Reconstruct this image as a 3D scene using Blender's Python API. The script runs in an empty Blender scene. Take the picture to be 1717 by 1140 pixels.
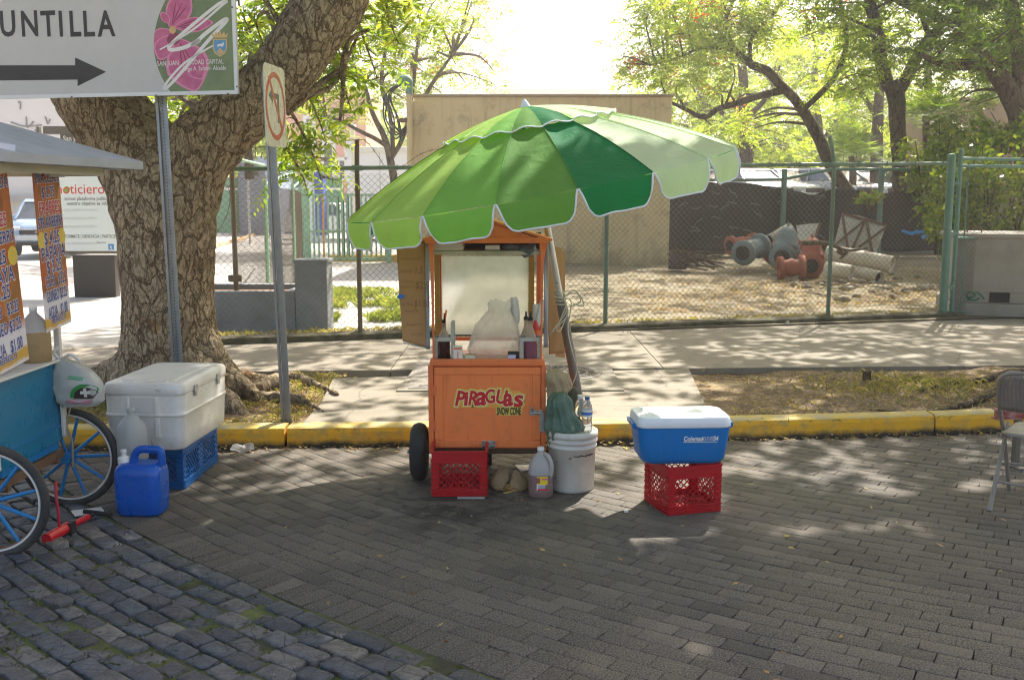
import bpy, bmesh, math, random
import numpy as np
from mathutils import Vector, Matrix, noise, Euler

S = bpy.context.scene
C = S.collection
RNG = np.random.default_rng(7)
random.seed(7)
R = math.radians

# ---------------------------------------------------------------- camera, sky, sun, exposure
CAM_H, FPX, UC, VC = 1.75, 1669.0, 858.5, 570.0
PITCH = math.atan((VC - 341) / FPX)
cam = bpy.data.cameras.new('camera')
cam_o = bpy.data.objects.new('camera', cam)
C.objects.link(cam_o)
cam.sensor_width = 36.0
cam.lens = 36.0 * FPX / 1717.0
cam.clip_start, cam.clip_end = 0.05, 1500
cam_o.location = (0, 0, CAM_H)
cam_o.rotation_euler = (R(90) - PITCH, 0, 0)
cam.dof.use_dof = True
cam.dof.focus_distance = 6.3
cam.dof.aperture_fstop = 7.1
S.camera = cam_o
S.render.resolution_x, S.render.resolution_y = 1024, 679

SUN_AZ, SUN_EL = R(28), R(50)          # azimuth from +Y towards +X
w = bpy.data.worlds.new('World')
S.world = w
w.use_nodes = True
nt = w.node_tree
bg = nt.nodes['Background']
sky = nt.nodes.new('ShaderNodeTexSky')
sky.sky_type = 'NISHITA'
sky.sun_disc = False
sky.sun_elevation = SUN_EL
sky.sun_rotation = SUN_AZ
sky.air_density, sky.dust_density, sky.ozone_density = 1.0, 3.5, 1.0
wb = nt.nodes.new('ShaderNodeMix'); wb.data_type = 'RGBA'; wb.blend_type = 'MULTIPLY'; wb.inputs[0].default_value = 1.0
wb.inputs[7].default_value = (1.08, 0.98, 0.90, 1)      # camera white balance set for open shade
nt.links.new(sky.outputs[0], wb.inputs[6]); nt.links.new(wb.outputs[2], bg.inputs[0])
bg.inputs[1].default_value = 0.15
sl = bpy.data.lights.new('sun', 'SUN')
sl.energy, sl.angle, sl.color = 4.5, R(0.7), (1.0, 0.955, 0.89)
so = bpy.data.objects.new('sun', sl)
C.objects.link(so)
SUN = Vector((math.sin(SUN_AZ) * math.cos(SUN_EL), math.cos(SUN_AZ) * math.cos(SUN_EL), math.sin(SUN_EL)))
so.rotation_euler = SUN.to_track_quat('Z', 'Y').to_euler()
so.location = (8, 15, 30)
S.view_settings.view_transform = 'Standard'
S.view_settings.look = 'None'
S.view_settings.gamma = 1
S.view_settings.exposure = 1.4
S.cycles.use_denoising = True
S.cycles.pixel_filter_type = 'BLACKMAN_HARRIS'
S.cycles.filter_width = 1.15
S.cycles.max_bounces = 8
S.cycles.transparent_max_bounces = 12
S.cycles.transmission_bounces = 8
S.cycles.sample_clamp_indirect = 6

# ---------------------------------------------------------------- layout helpers: survey points of the place
def ray(u, v):
    a, b = (u - UC) / FPX, (VC - v) / FPX
    return Vector((a, math.cos(PITCH) + b * math.sin(PITCH), -math.sin(PITCH) + b * math.cos(PITCH)))
def G(u, v, z=0.0):
    d = ray(u, v); t = (z - CAM_H) / d.z
    return Vector((d.x * t, d.y * t, z))
def P(u, v, Y):
    d = ray(u, v); t = Y / d.y
    return Vector((d.x * t, Y, CAM_H + d.z * t))

# ---------------------------------------------------------------- materials
def lin(r, g, b):
    f = lambda c: (c / 255 / 12.92) if c / 255 <= 0.04045 else ((c / 255 + 0.055) / 1.055) ** 2.4
    return (f(r), f(g), f(b))
MATS = {}
class NT:
    def __init__(s, name):
        s.m = bpy.data.materials.new(name); s.m.use_nodes = True
        s.t = s.m.node_tree; s.b = s.t.nodes['Principled BSDF']; s.out = s.t.nodes['Material Output']
        s._tc = None
    def n(s, typ, **kw):
        nd = s.t.nodes.new(typ)
        for k, v in kw.items():
            if k.startswith('i_'):
                nd.inputs[k[2:].replace('_', ' ')].default_value = v
            else: setattr(nd, k, v)
        return nd
    def l(s, a, b): s.t.links.new(a, b)
    def obj(s):
        if s._tc is None: s._tc = s.n('ShaderNodeTexCoord')
        return s._tc.outputs['Object']
    def mapped(s, scale=(1, 1, 1), rot=(0, 0, 0)):
        mp = s.n('ShaderNodeMapping'); s.l(s.obj(), mp.inputs['Vector'])
        mp.inputs['Scale'].default_value = scale; mp.inputs['Rotation'].default_value = rot
        return mp.outputs[0]
    def noise(s, scale, detail=4, rough=0.55, vec=None, dist=0.0):
        nd = s.n('ShaderNodeTexNoise'); nd.inputs['Scale'].default_value = scale
        nd.inputs['Detail'].default_value = detail; nd.inputs['Roughness'].default_value = rough
        nd.inputs['Distortion'].default_value = dist
        s.l(vec if vec is not None else s.obj(), nd.inputs['Vector'])
        return nd.outputs['Fac']
    def vor(s, scale, feature='F1', vec=None, rnd=1.0):
        nd = s.n('ShaderNodeTexVoronoi'); nd.feature = feature
        nd.inputs['Scale'].default_value = scale; nd.inputs['Randomness'].default_value = rnd
        s.l(vec if vec is not None else s.obj(), nd.inputs['Vector'])
        return nd.outputs['Distance']
    def ramp(s, fac, stops, interp='LINEAR'):
        nd = s.n('ShaderNodeValToRGB'); cr = nd.color_ramp; cr.interpolation = interp
        while len(cr.elements) < len(stops): cr.elements.new(0.5)
        for e, (p, c) in zip(cr.elements, stops):
            e.position = p; e.color = (*c, 1) if not isinstance(c, (int, float)) else (c, c, c, 1)
        s.l(fac, nd.inputs[0]); return nd.outputs[0]
    def mix(s, fac, a, b, mode='MIX'):
        nd = s.n('ShaderNodeMix', data_type='RGBA', blend_type=mode)
        for sock, val in ((nd.inputs[0], fac), (nd.inputs[6], a), (nd.inputs[7], b)):
            if hasattr(val, 'is_linked'): s.l(val, sock)
            elif isinstance(val, (int, float)): sock.default_value = val
            else: sock.default_value = (*val, 1)
        return nd.outputs[2]
    def math(s, op, a, b=0.0, c=None, clamp=False):
        nd = s.n('ShaderNodeMath', operation=op, use_clamp=clamp)
        for sock, val in zip(nd.inputs, (a, b) if c is None else (a, b, c)):
            if hasattr(val, 'is_linked'): s.l(val, sock)
            else: sock.default_value = val
        return nd.outputs[0]
    def island(s):
        g = s.n('ShaderNodeNewGeometry'); return g.outputs['Random Per Island']
    def col(s, c):
        i = s.b.inputs['Base Color']
        if hasattr(c, 'is_linked'): s.l(c, i)
        else: i.default_value = (*c, 1)
    def bump(s, h, strength=0.4, dist=0.01):
        nd = s.n('ShaderNodeBump'); nd.inputs['Strength'].default_value = strength
        nd.inputs['Distance'].default_value = dist; s.l(h, nd.inputs['Height'])
        s.l(nd.outputs[0], s.b.inputs['Normal'])
    def set(s, **kw):
        for k, v in kw.items():
            i = s.b.inputs[k.replace('_', ' ')]
            if hasattr(v, 'is_linked'): s.l(v, i)
            else: i.default_value = v
    def translucent(s, color, fac):
        tr = s.n('ShaderNodeBsdfTranslucent')
        if hasattr(color, 'is_linked'): s.l(color, tr.inputs[0])
        else: tr.inputs[0].default_value = (*color, 1)
        mx = s.n('ShaderNodeMixShader'); mx.inputs[0].default_value = fac
        s.l(s.b.outputs[0], mx.inputs[1]); s.l(tr.outputs[0], mx.inputs[2]); s.l(mx.outputs[0], s.out.inputs[0])

def dim(c, k): return tuple(min(1, x * k) for x in c)
def plain(name, c, rough=0.5, metal=0.0, var=0.12, scale=6.0, dirt=0.0, dirtc=(0.10, 0.08, 0.06), dscale=3.0, bump=0.0, bscale=60, spec=None, trans=None, chips=None, chipc=None):
    """painted / plastic / cloth surface with slight tone variation, optional grime, chips and grain"""
    if name in MATS: return MATS[name]
    k = NT(name)
    f = k.noise(scale, 5, 0.6)
    col = k.mix(f, dim(c, 1 - var), dim(c, 1 + var))
    if dirt:
        d = k.ramp(k.noise(dscale, 8, 0.68), [(0.42, 0.0), (0.72, 1.0)])
        col = k.mix(k.math('MULTIPLY', d, dirt), col, dirtc)
    if chips:
        d = k.ramp(k.noise(chips, 6, 0.75), [(0.64, 0.0), (0.67, 1.0)])
        col = k.mix(d, col, chipc or dirtc)
    k.col(col)
    r = k.ramp(k.noise(scale * 2.3, 4), [(0.3, max(0.02, rough - 0.12)), (0.7, min(1, rough + 0.12))])
    k.set(Roughness=r, Metallic=metal)
    if spec is not None: k.set(Specular_IOR_Level=spec)
    if bump: k.bump(k.noise(bscale, 4, 0.6), bump, 0.004)
    if trans: k.translucent(trans[0], trans[1])
    MATS[name] = k.m
    return k.m

# ---------------------------------------------------------------- mesh builder
def frame(d):
    d = Vector(d).normalized()
    a = Vector((0, 0, 1)) if abs(d.z) < 0.95 else Vector((1, 0, 0))
    x = d.cross(a).normalized(); y = d.cross(x).normalized()
    return x, y
class MB:
    def __init__(s): s.v = []; s.f = []; s.m = []; s.s = []
    def add(s, vs, fs, m=0, smooth=False, M=None):
        o = len(s.v)
        s.v += [tuple(M @ Vector(v)) for v in vs] if M is not None else [tuple(v) for v in vs]
        for f in fs:
            s.f.append([i + o for i in f]); s.m.append(m); s.s.append(smooth)
        return s
    def box(s, c, size, m=0, rot=None, M=None, taper=1.0):
        x, y, z = (k / 2 for k in size)
        vs = [Vector((sx * x * (taper if sz > 0 else 1), sy * y * (taper if sz > 0 else 1), sz * z)) for sz in (-1, 1) for sy in (-1, 1) for sx in (-1, 1)]
        if rot is not None:
            E = Euler(rot).to_matrix(); vs = [E @ v for v in vs]
        vs = [v + Vector(c) for v in vs]
        return s.add(vs, [(0, 2, 3, 1), (4, 5, 7, 6), (0, 1, 5, 4), (2, 6, 7, 3), (0, 4, 6, 2), (1, 3, 7, 5)], m, False, M)
    def bar(s, a, b, wx, wy, m=0, up=(0, 0, 1), M=None):
        a, b = Vector(a), Vector(b); d = (b - a).normalized(); u = Vector(up)
        x = d.cross(u)
        if x.length < 1e-4: x = d.cross(Vector((0, 1, 0)))
        x.normalize(); y = x.cross(d).normalized()
        vs = [p + x * (sx * wx / 2) + y * (sy * wy / 2) for p in (a, b) for sx, sy in ((-1, -1), (1, -1), (1, 1), (-1, 1))]
        return s.add(vs, [(3, 2, 1, 0), (4, 5, 6, 7), (0, 1, 5, 4), (1, 2, 6, 5), (2, 3, 7, 6), (3, 0, 4, 7)], m, False, M)
    def tube(s, pts, r, n=8, m=0, cap=True, smooth=True, M=None, closed=False, sq=None):
        pts = [Vector(p) for p in pts]; k = len(pts)
        rs = r if isinstance(r, (list, tuple)) else [r] * k
        vs = []; fs = []; px = None
        for i, p in enumerate(pts):
            if closed: d = pts[(i + 1) % k] - pts[i - 1]
            else: d = pts[min(i + 1, k - 1)] - pts[max(i - 1, 0)]
            if d.length < 1e-9: d = Vector((0, 0, 1))
            d.normalize()
            if px is None: x, y = frame(d)
            else:
                x = px - d * px.dot(d)
                if x.length < 1e-6: x, y = frame(d)
                x.normalize(); y = d.cross(x)
            px = x
            for j in range(n):
                a = 2 * math.pi * j / n
                vs.append(p + (x * math.cos(a) + y * math.sin(a) * (sq or 1)) * rs[i])
        for i in range(k if closed else k - 1):
            i2 = (i + 1) % k
            for j in range(n):
                j2 = (j + 1) % n
                fs.append((i * n + j, i * n + j2, i2 * n + j2, i2 * n + j))
        s.add(vs, fs, m, smooth, M)
        if cap and not closed:
            s.add(vs[:n], [tuple(range(n))[::-1]], m, False, M); s.add(vs[-n:], [tuple(range(n))], m, False, M)
        return s
    def cyl(s, a, b, r0, r1=None, n=16, m=0, M=None, smooth=True):
        return s.tube([a, b], [r0, r0 if r1 is None else r1], n, m, True, smooth, M)
    def loft(s, rings, m=0, smooth=True, cap0=True, cap1=True, M=None):
        n = len(rings[0]); vs = [p for r in rings for p in r]; fs = []
        for i in range(len(rings) - 1):
            for j in range(n):
                j2 = (j + 1) % n
                fs.append((i * n + j, i * n + j2, (i + 1) * n + j2, (i + 1) * n + j))
        s.add(vs, fs, m, smooth, M)
        if cap0: s.add(rings[0], [tuple(range(n))[::-1]], m, False, M)
        if cap1: s.add(rings[-1], [tuple(range(n))], m, False, M)
        return s
    def lathe(s, prof, n=24, m=0, M=None, c=(0, 0, 0), cap0=True, cap1=True, smooth=True):
        rings = [[(c[0] + r * math.cos(2 * math.pi * j / n), c[1] + r * math.sin(2 * math.pi * j / n), c[2] + z) for j in range(n)] for r, z in prof]
        return s.loft(rings, m, smooth, cap0, cap1, M)
    def prism(s, poly, z0, z1, m=0, M=None, mt=None):
        n = len(poly)
        a = [(p[0], p[1], z0) for p in poly]; b = [(p[0], p[1], z1) for p in poly]
        s.add(a + b, [tuple(range(n))[::-1]] + [(j, (j + 1) % n, n + (j + 1) % n, n + j) for j in range(n)], m, False, M)
        return s.add(b, [tuple(range(n))], m if mt is None else mt, False, M)
    def sheet(s, fn, nu, nv, m=0, smooth=True, M=None, thick=0.0):
        vs = [fn(i / nu, j / nv) for j in range(nv + 1) for i in range(nu + 1)]
        fs = [(j * (nu + 1) + i, j * (nu + 1) + i + 1, (j + 1) * (nu + 1) + i + 1, (j + 1) * (nu + 1) + i) for j in range(nv) for i in range(nu)]
        return s.add(vs, fs, m, smooth, M)
    def ball(s, c, r, m=0, nu=14, nv=8, M=None):
        r = (r, r, r) if isinstance(r, (int, float)) else r
        rings = []
        for j in range(1, nv):
            t = math.pi * j / nv
            rings.append([(c[0] + r[0] * math.sin(t) * math.cos(2 * math.pi * i / nu), c[1] + r[1] * math.sin(t) * math.sin(2 * math.pi * i / nu), c[2] - r[2] * math.cos(t)) for i in range(nu)])
        return s.loft(rings, m, True, True, True, M)
    def text(s, txt, M, size=1.0, m=0, depth=0.0, bold=0.0, sx=1.0, shear=0.0, align='LEFT', space=1.0):
        cu = bpy.data.curves.new('t', 'FONT'); cu.body = txt; cu.size = size; cu.extrude = depth
        cu.offset = bold * size; cu.shear = shear; cu.align_x = align; cu.resolution_u = 3; cu.space_character = space
        o = bpy.data.objects.new('t', cu); C.objects.link(o)
        bpy.context.view_layer.update()
        me = o.evaluated_get(bpy.context.evaluated_depsgraph_get()).to_mesh()
        vs = [(v.co.x * sx, v.co.y, v.co.z) for v in me.vertices]; fs = [tuple(p.vertices) for p in me.polygons]
        s.add(vs, fs, m, False, M)
        bpy.data.objects.remove(o); bpy.data.curves.remove(cu)
        return s
    def build(s, name, mats, parent=None, bevel=0.0, seg=2, warp=0.0, wscale=3.0, thick=0.0, sub=0):
        me = bpy.data.meshes.new(name)
        v = s.v
        if warp:
            v = [tuple(Vector(p) + noise.noise_vector(Vector(p) * wscale) * warp) for p in v]
        me.from_pydata(v, [], s.f)
        for mt in (mats if isinstance(mats, (list, tuple)) else [mats]): me.materials.append(mt)
        me.polygons.foreach_set('material_index', s.m); me.polygons.foreach_set('use_smooth', s.s)
        me.update()
        o = bpy.data.objects.new(name, me); C.objects.link(o)
        if parent is not None: o.parent = parent
        if thick:
            md = o.modifiers.new('solid', 'SOLIDIFY'); md.thickness = thick; md.offset = 0
        if bevel:
            md = o.modifiers.new('bevel', 'BEVEL'); md.width = bevel; md.segments = seg; md.limit_method = 'ANGLE'; md.angle_limit = R(40)
        if sub:
            md = o.modifiers.new('sub', 'SUBSURF'); md.levels = md.render_levels = sub
        return o
def fast_mesh(name, verts, faces, mats, parent=None, smooth=False, midx=None):
    """numpy quads -> object"""
    me = bpy.data.meshes.new(name)
    nf, k = faces.shape
    me.vertices.add(len(verts)); me.vertices.foreach_set('co', np.asarray(verts, np.float32).ravel())
    me.loops.add(nf * k); me.loops.foreach_set('vertex_index', faces.astype(np.int32).ravel())
    me.polygons.add(nf); me.polygons.foreach_set('loop_start', np.arange(0, nf * k, k, dtype=np.int32))
    for mt in (mats if isinstance(mats, (list, tuple)) else [mats]): me.materials.append(mt)
    if midx is not None: me.polygons.foreach_set('material_index', midx.astype(np.int32))
    if smooth: me.polygons.foreach_set('use_smooth', np.ones(nf, bool))
    me.update(calc_edges=True); me.validate()
    o = bpy.data.objects.new(name, me); C.objects.link(o)
    if parent is not None: o.parent = parent
    return o
def rrect(w, d, r, z, n=4, c=(0, 0)):
    r = min(r, w / 2 - 1e-4, d / 2 - 1e-4); out = []
    for k, (sx, sy) in enumerate(((1, 1), (-1, 1), (-1, -1), (1, -1))):
        for i in range(n + 1):
            a = math.pi / 2 * (k + i / n)
            out.append((c[0] + sx * (w / 2 - r) + r * math.cos(a), c[1] + sy * (d / 2 - r) + r * math.sin(a), z))
    return out
def clip_line(x0, z0, x1, z1, rx0, rz0, rx1, rz1):
    t0, t1 = 0.0, 1.0; dx, dz = x1 - x0, z1 - z0
    for p, q in ((-dx, x0 - rx0), (dx, rx1 - x0), (-dz, z0 - rz0), (dz, rz1 - z0)):
        if abs(p) < 1e-9:
            if q < 0: return None
        else:
            t = q / p
            if p < 0: t0 = max(t0, t)
            else: t1 = min(t1, t)
    return None if t0 >= t1 else (x0 + dx * t0, z0 + dz * t0, x0 + dx * t1, z0 + dz * t1)

# ---------------------------------------------------------------- things
def tag(o, label, cat, group=None, kind=None):
    if label: o['label'] = label
    if cat: o['category'] = cat
    if group: o['group'] = group
    if kind: o['kind'] = kind
    return o
def thing(name, label, cat, loc=(0, 0, 0), rotz=0.0, group=None):
    o = bpy.data.objects.new(name, None); C.objects.link(o)
    o.empty_display_size = 0.1
    o.location = loc; o.rotation_euler = (0, 0, rotz)
    return tag(o, label, cat, group)
def struct(o): o['kind'] = 'structure'; return o
def stuff(o, label, cat): return tag(o, label, cat, None, 'stuff')
def dup(root, loc, rotz, label, group=None):
    r = root.copy(); C.objects.link(r); r.location = loc; r.rotation_euler = (0, 0, rotz); r['label'] = label
    if group: r['group'] = group
    for ch in root.children:
        c = ch.copy(); C.objects.link(c); c.parent = r
        for g in ch.children:
            d = g.copy(); C.objects.link(d); d.parent = c
    return r
def XZ(o=(0, 0, 0), yaw=0.0):
    """matrix taking (x, y) drawing coordinates to an upright plane facing -Y, turned by yaw about Z"""
    return Matrix.Translation(Vector(o)) @ Matrix.Rotation(yaw, 4, 'Z') @ Matrix.Rotation(math.pi / 2, 4, 'X')
def smoothpath(pts, n=6):
    pts = [Vector(p) for p in pts]; out = []
    for i in range(len(pts) - 1):
        p0, p1, p2, p3 = pts[max(i - 1, 0)], pts[i], pts[i + 1], pts[min(i + 2, len(pts) - 1)]
        for k in range(n):
            t = k / n
            out.append(0.5 * ((2 * p1) + (p2 - p0) * t + (2 * p0 - 5 * p1 + 4 * p2 - p3) * t * t + (3 * p1 - p0 - 3 * p2 + p3) * t ** 3))
    return out + [pts[-1]]
def lerp_list(vals, m):
    n = len(vals); out = []
    for i in range(m):
        t = i / (m - 1) * (n - 1); k = min(int(t), n - 2); out.append(vals[k] + (vals[k + 1] - vals[k]) * (t - k))
    return out
# ================================================================ SETTING: ground, road, kerb, pavements
SW = 0.13
_kp = [G(*p) for p in ((370, 750), (573, 746), (1000, 743), (1230, 733), (1540, 727), (1660, 723))]
_kc = np.polyfit([p.x for p in _kp], [p.y for p in _kp], 2)
def kerb_y(x):
    x = max(-4.2, min(6.0, x)); return float(np.polyval(_kc, x))

k = NT('earth')
k.col(k.mix(k.noise(0.6, 8, 0.65), lin(120, 108, 86), lin(176, 164, 140)))
k.set(Roughness=0.95)
earth = k.m
g = MB().add([(-400, -60, -0.06), (400, -60, -0.06), (400, 700, -0.06), (-400, 700, -0.06)], [(0, 1, 2, 3)]).build('ground', earth)
struct(g)

# ---- pavers laid in arcs
PC = Vector((8.4, 15.5, 0))
k = NT('paver')
isl = k.island()
tone = k.mix(isl, lin(71, 67, 61), lin(97, 91, 83))
tone = k.mix(k.ramp(k.noise(0.8, 6, 0.65), [(0.35, 0.0), (0.7, 1.0)]), tone, lin(104, 94, 80))
sp = k.ramp(k.noise(130, 3, 0.75), [(0.38, 0.30), (0.62, 1.7)])
tone = k.mix(1.0, tone, sp, 'MULTIPLY')
st = k.ramp(k.noise(1.7, 8, 0.7, dist=1.0), [(0.62, 0.0), (0.75, 0.75)])
tone = k.mix(st, tone, lin(60, 56, 50))
oil = k.ramp(k.noise(5.5, 7, 0.75, dist=0.6), [(0.66, 0.0), (0.72, 0.6)])
tone = k.mix(oil, tone, lin(42, 39, 35))
tone = k.mix(k.ramp(isl, [(0.90, 0.0), (0.92, 0.22)]), tone, lin(122, 110, 96)); tone = k.mix(k.ramp(isl, [(0.06, 0.22), (0.08, 0.0)]), tone, lin(66, 62, 57))
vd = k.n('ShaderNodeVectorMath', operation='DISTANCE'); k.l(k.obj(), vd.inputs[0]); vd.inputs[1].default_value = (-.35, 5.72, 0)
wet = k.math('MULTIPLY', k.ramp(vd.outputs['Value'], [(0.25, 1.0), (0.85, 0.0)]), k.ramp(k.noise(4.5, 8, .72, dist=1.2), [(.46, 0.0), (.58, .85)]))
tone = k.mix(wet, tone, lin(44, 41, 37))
k.col(tone); k.set(Roughness=0.82, Specular_IOR_Level=0.35)
k.bump(k.noise(210, 3, 0.7), 0.5, 0.003)
paver = k.m
k = NT('joint_sand')
k.col(k.mix(k.noise(7, 5), lin(66, 60, 50), lin(94, 85, 68))); k.set(Roughness=0.95)
sand = k.m
MOSSC = [(0.36, lin(58, 52, 40)), (0.52, lin(76, 84, 36))]
k = NT('mossy_earth')
k.col(k.ramp(k.noise(2.2, 6, 0.7), MOSSC)); k.set(Roughness=0.95); k.bump(k.noise(60, 4), 0.6, 0.01)
mossy = k.m

V = []; F = []
def block(c, rad, tan, L, W, top, bot, bev, jit, rng, dome=0.0):
    """one bevelled paving block, appended to V and F"""
    o = len(V); tl = rng.normal(0, jit, 2)
    co = [(sx * L / 2 + rng.normal(0, jit * 0.4), sy * W / 2 + rng.normal(0, jit * 0.4)) for sx, sy in ((-1, -1), (1, -1), (1, 1), (-1, 1))]
    for zz, ins in ((bot, 0), (top - bev, 0), (top - bev * 0.25, bev * 0.45), (top, bev * 1.15)):
        for a, b in co:
            f = 1 - 2 * ins / W; f2 = 1 - 2 * ins / L
            p = c + tan * (a * f2) + rad * (b * f)
            V.append((p.x, p.y, zz + tl[0] * a * 0.6 + tl[1] * b * 0.6))
    for r in range(3):
        for j in range(4):
            F.append((o + r * 4 + j, o + r * 4 + (j + 1) % 4, o + r * 4 + 4 + (j + 1) % 4, o + r * 4 + 4 + j))
    F.append((o + 12, o + 13, o + 14, o + 15))
rg = np.random.default_rng(3)
def arc_row(r, L, W, gap, off, keep, **kw):
    step = (L + gap) / r
    a = off * step
    n = int(2 * math.pi / step)
    for i in range(n):
        th = a + i * step
        rad = Vector((math.cos(th), math.sin(th), 0)); tan = Vector((-math.sin(th), math.cos(th), 0))
        c = PC + rad * r
        if keep(c): block(c, rad, tan, L * (1 + rg.normal(0, kw.get('lj', 0.003))), W, 0 + rg.normal(0, kw['hj']), -0.03, kw['bev'], kw['jit'], rg)
def road_ok(c): return -5.2 < c.x < 6.4 and 2.6 < c.y < kerb_y(c.x) - 0.10 and abs(c.x) < 0.62 * c.y + 1.0
# soldier course along the cobbles, then running bond
arc_row(14.575, 0.096, 0.196, 0.004, 0.0, road_ok, hj=0.001, bev=0.0035, jit=0.006)
r = 14.425; i = 0
while r > 6.5:
    arc_row(r, 0.197, 0.098, 0.003, 0.5 * (i % 2) + rg.normal(0, 0.05), road_ok, hj=0.0008, bev=0.0035, jit=0.0045)
    r -= 0.101; i += 1
struct(fast_mesh('road', V, np.array(F), paver))
V = []; F = []
k = NT('blue_cobble')
isl = k.island()
t1 = k.ramp(isl, [(0.0, lin(56, 60, 66)), (0.3, lin(82, 87, 93)), (0.55, lin(66, 68, 71)), (0.8, lin(98, 98, 98)), (1.0, lin(118, 111, 101))])
t1 = k.mix(k.ramp(k.noise(16, 8, 0.75), [(0.42, 0.0), (0.66, 0.8)]), t1, lin(54, 51, 47))
cr = k.ramp(k.vor(11, 'DISTANCE_TO_EDGE', vec=None), [(0.0, 0.35), (0.035, 1.0)])
crm = k.ramp(k.noise(3.5, 2), [(0.56, 0.0), (0.6, 1.0)])
t1 = k.mix(crm, t1, k.mix(1.0, t1, cr, 'MULTIPLY'))
k.col(t1); k.set(Roughness=k.ramp(k.noise(9, 4), [(0.3, 0.52), (0.7, 0.75)]), Specular_IOR_Level=0.55)
hh = k.math('ADD', k.math('MULTIPLY', k.noise(28, 4, 0.6), 1.0), k.math('MULTIPLY', cr, 0.5))
k.bump(hh, 0.9, 0.014)
cobble = k.m
def cob_ok(c): return -5.4 < c.x < 1.6 and 2.5 < c.y < 6.6 and abs(c.x) < 0.62 * c.y + 0.9
def cob_row(r, W, off):
    th = off
    while th < 2 * math.pi + off:
        L = 0.152 * (1 + rg.normal(0, 0.14)); L = min(0.20, max(0.085, L))
        mid = th + L / 2 / r
        rad = Vector((math.cos(mid), math.sin(mid), 0)); tan = Vector((-math.sin(mid), math.cos(mid), 0))
        c = PC + rad * (r + rg.normal(0, 0.004))
        if cob_ok(c):
            o = len(V); tx, ty = rg.normal(0, 0.035, 2); h = rg.normal(0.022, 0.006)
            nx, ny = 6, 4
            # rounded outline stone: three rings and a domed top grid
            out = []
            for q in range(16):
                a = 2 * math.pi * q / 16
                ca, sa = math.cos(a), math.sin(a)
                e = 0.18
                out.append((math.copysign(abs(ca) ** e, ca) * L / 2 * (1 + rg.normal(0, 0.022)), math.copysign(abs(sa) ** e, sa) * W / 2 * (1 + rg.normal(0, 0.03))))
            for zz, f in ((-0.03, 1.02), (h - 0.009, 1.0), (h - 0.003, 0.975), (h, 0.925), (h + 0.001, 0.5)):
                for a, b in out:
                    p = c + tan * (a * f) + rad * (b * (f if f > 0.6 else f))
                    V.append((p.x, p.y, zz + (a * tx + b * ty) * (1 if zz > 0 else 0)))
            for rr in range(4):
                for j in range(16):
                    F.append((o + rr * 16 + j, o + rr * 16 + (j + 1) % 16, o + rr * 16 + 16 + (j + 1) % 16, o + rr * 16 + 16 + j))
            t = o + 64
            for q in range(0, 14, 2): F.append((t, t + q + 1, t + q + 2, t + min(q + 3, 15)) if q else (t, t + 1, t + 2, t + 3))
        th += (L + 0.013) / r
r = 14.72
while r < 19.5:
    W = 0.086 + rg.normal(0, 0.004); cob_row(r + W / 2, W, rg.uniform(0, 0.02)); r += W + 0.014
# top fan: use explicit caps instead
F = [f for f in F if len(set(f)) == 4]
o_c = fast_mesh('cobbled_road', V, np.array(F), cobble, smooth=False)
struct(o_c)
# bedding below both
bed = MB()
xs = np.linspace(-7, 8, 31)
vs = [(x, 1.0, -0.022) for x in xs] + [(x, kerb_y(x) + 0.03, -0.022) for x in xs]
bed.add(vs, [(i, i + 1, 31 + i + 1, 31 + i) for i in range(30)])
struct(bed.build('road_bedding', sand))
mb = MB()
def bedz(a, b):
    th_ = math.pi * (1.02 + .6 * a); rr_ = 14.69 + 5.3 * b; x_, y_ = PC.x + rr_ * math.cos(th_), PC.y + rr_ * math.sin(th_)
    m_ = noise.noise((x_ * 2.2, y_ * 2.2, 3)) * 0.7 + noise.noise((x_ * 6, y_ * 6, 1)) * 0.45 + .12 - 0.16 * (y_ - 4.2)
    return (x_, y_, 0.002 + .017 * max(0, min(1, m_ * 1.6)) + .003 * noise.noise((x_ * 30, y_ * 30, 1)))
mb.sheet(bedz, 420, 260)
struct(mb.build('cobble_bedding', mossy))

# moss and grass blades in the cobble joints
def blades(pts, h, wd, rng, lean=0.5):
    n = len(pts); pts = np.asarray(pts)
    a = rng.uniform(0, 2 * np.pi, n); hh = h * rng.uniform(0.4, 1.2, n); ww = wd * rng.uniform(0.6, 1.4, n)
    dx, dy = np.cos(a), np.sin(a); ln = rng.uniform(0, lean, n)
    side = np.stack([-dy, dx, np.zeros(n)], 1) * ww[:, None] / 2
    up = np.stack([dx * ln, dy * ln, np.ones(n)], 1) * hh[:, None]
    v = np.concatenate([pts - side, pts + side, pts + side * 0.4 + up * 0.75, pts - side * 0.2 + up + np.stack([dx, dy, -np.ones(n) * .3], 1) * (hh * ln * .5)[:, None]], 1).reshape(-1, 3)
    f = np.arange(n * 4).reshape(n, 4)
    return v, f
def leafmat(name, c1, c2, c3, tr=0.35, trk=1.6, rough=0.5):
    k = NT(name); i = k.island()
    col = k.ramp(i, [(0.0, c1), (0.5, c2), (1.0, c3)])
    col = k.mix(k.ramp(k.noise(0.9, 3), [(0.35, 0.0), (0.65, 0.55)]), col, dim(c1, 0.8))
    k.col(col); k.set(Roughness=rough, Specular_IOR_Level=0.3)
    k.translucent(k.mix(1.0, col, (trk * 1.05, trk * 1.0, trk * 0.45), 'MULTIPLY'), tr)
    return k.m
m_moss = leafmat('moss_blade', lin(58, 70, 26), lin(84, 98, 40), lin(104, 104, 58), 0.25)
n = 90000
th = rg.uniform(math.pi * 1.05, math.pi * 1.6, n); rr = 14.70 + 4.3 * rg.uniform(0, 1, n) ** 0.8
px, py = PC.x + rr * np.cos(th), PC.y + rr * np.sin(th)
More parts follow.
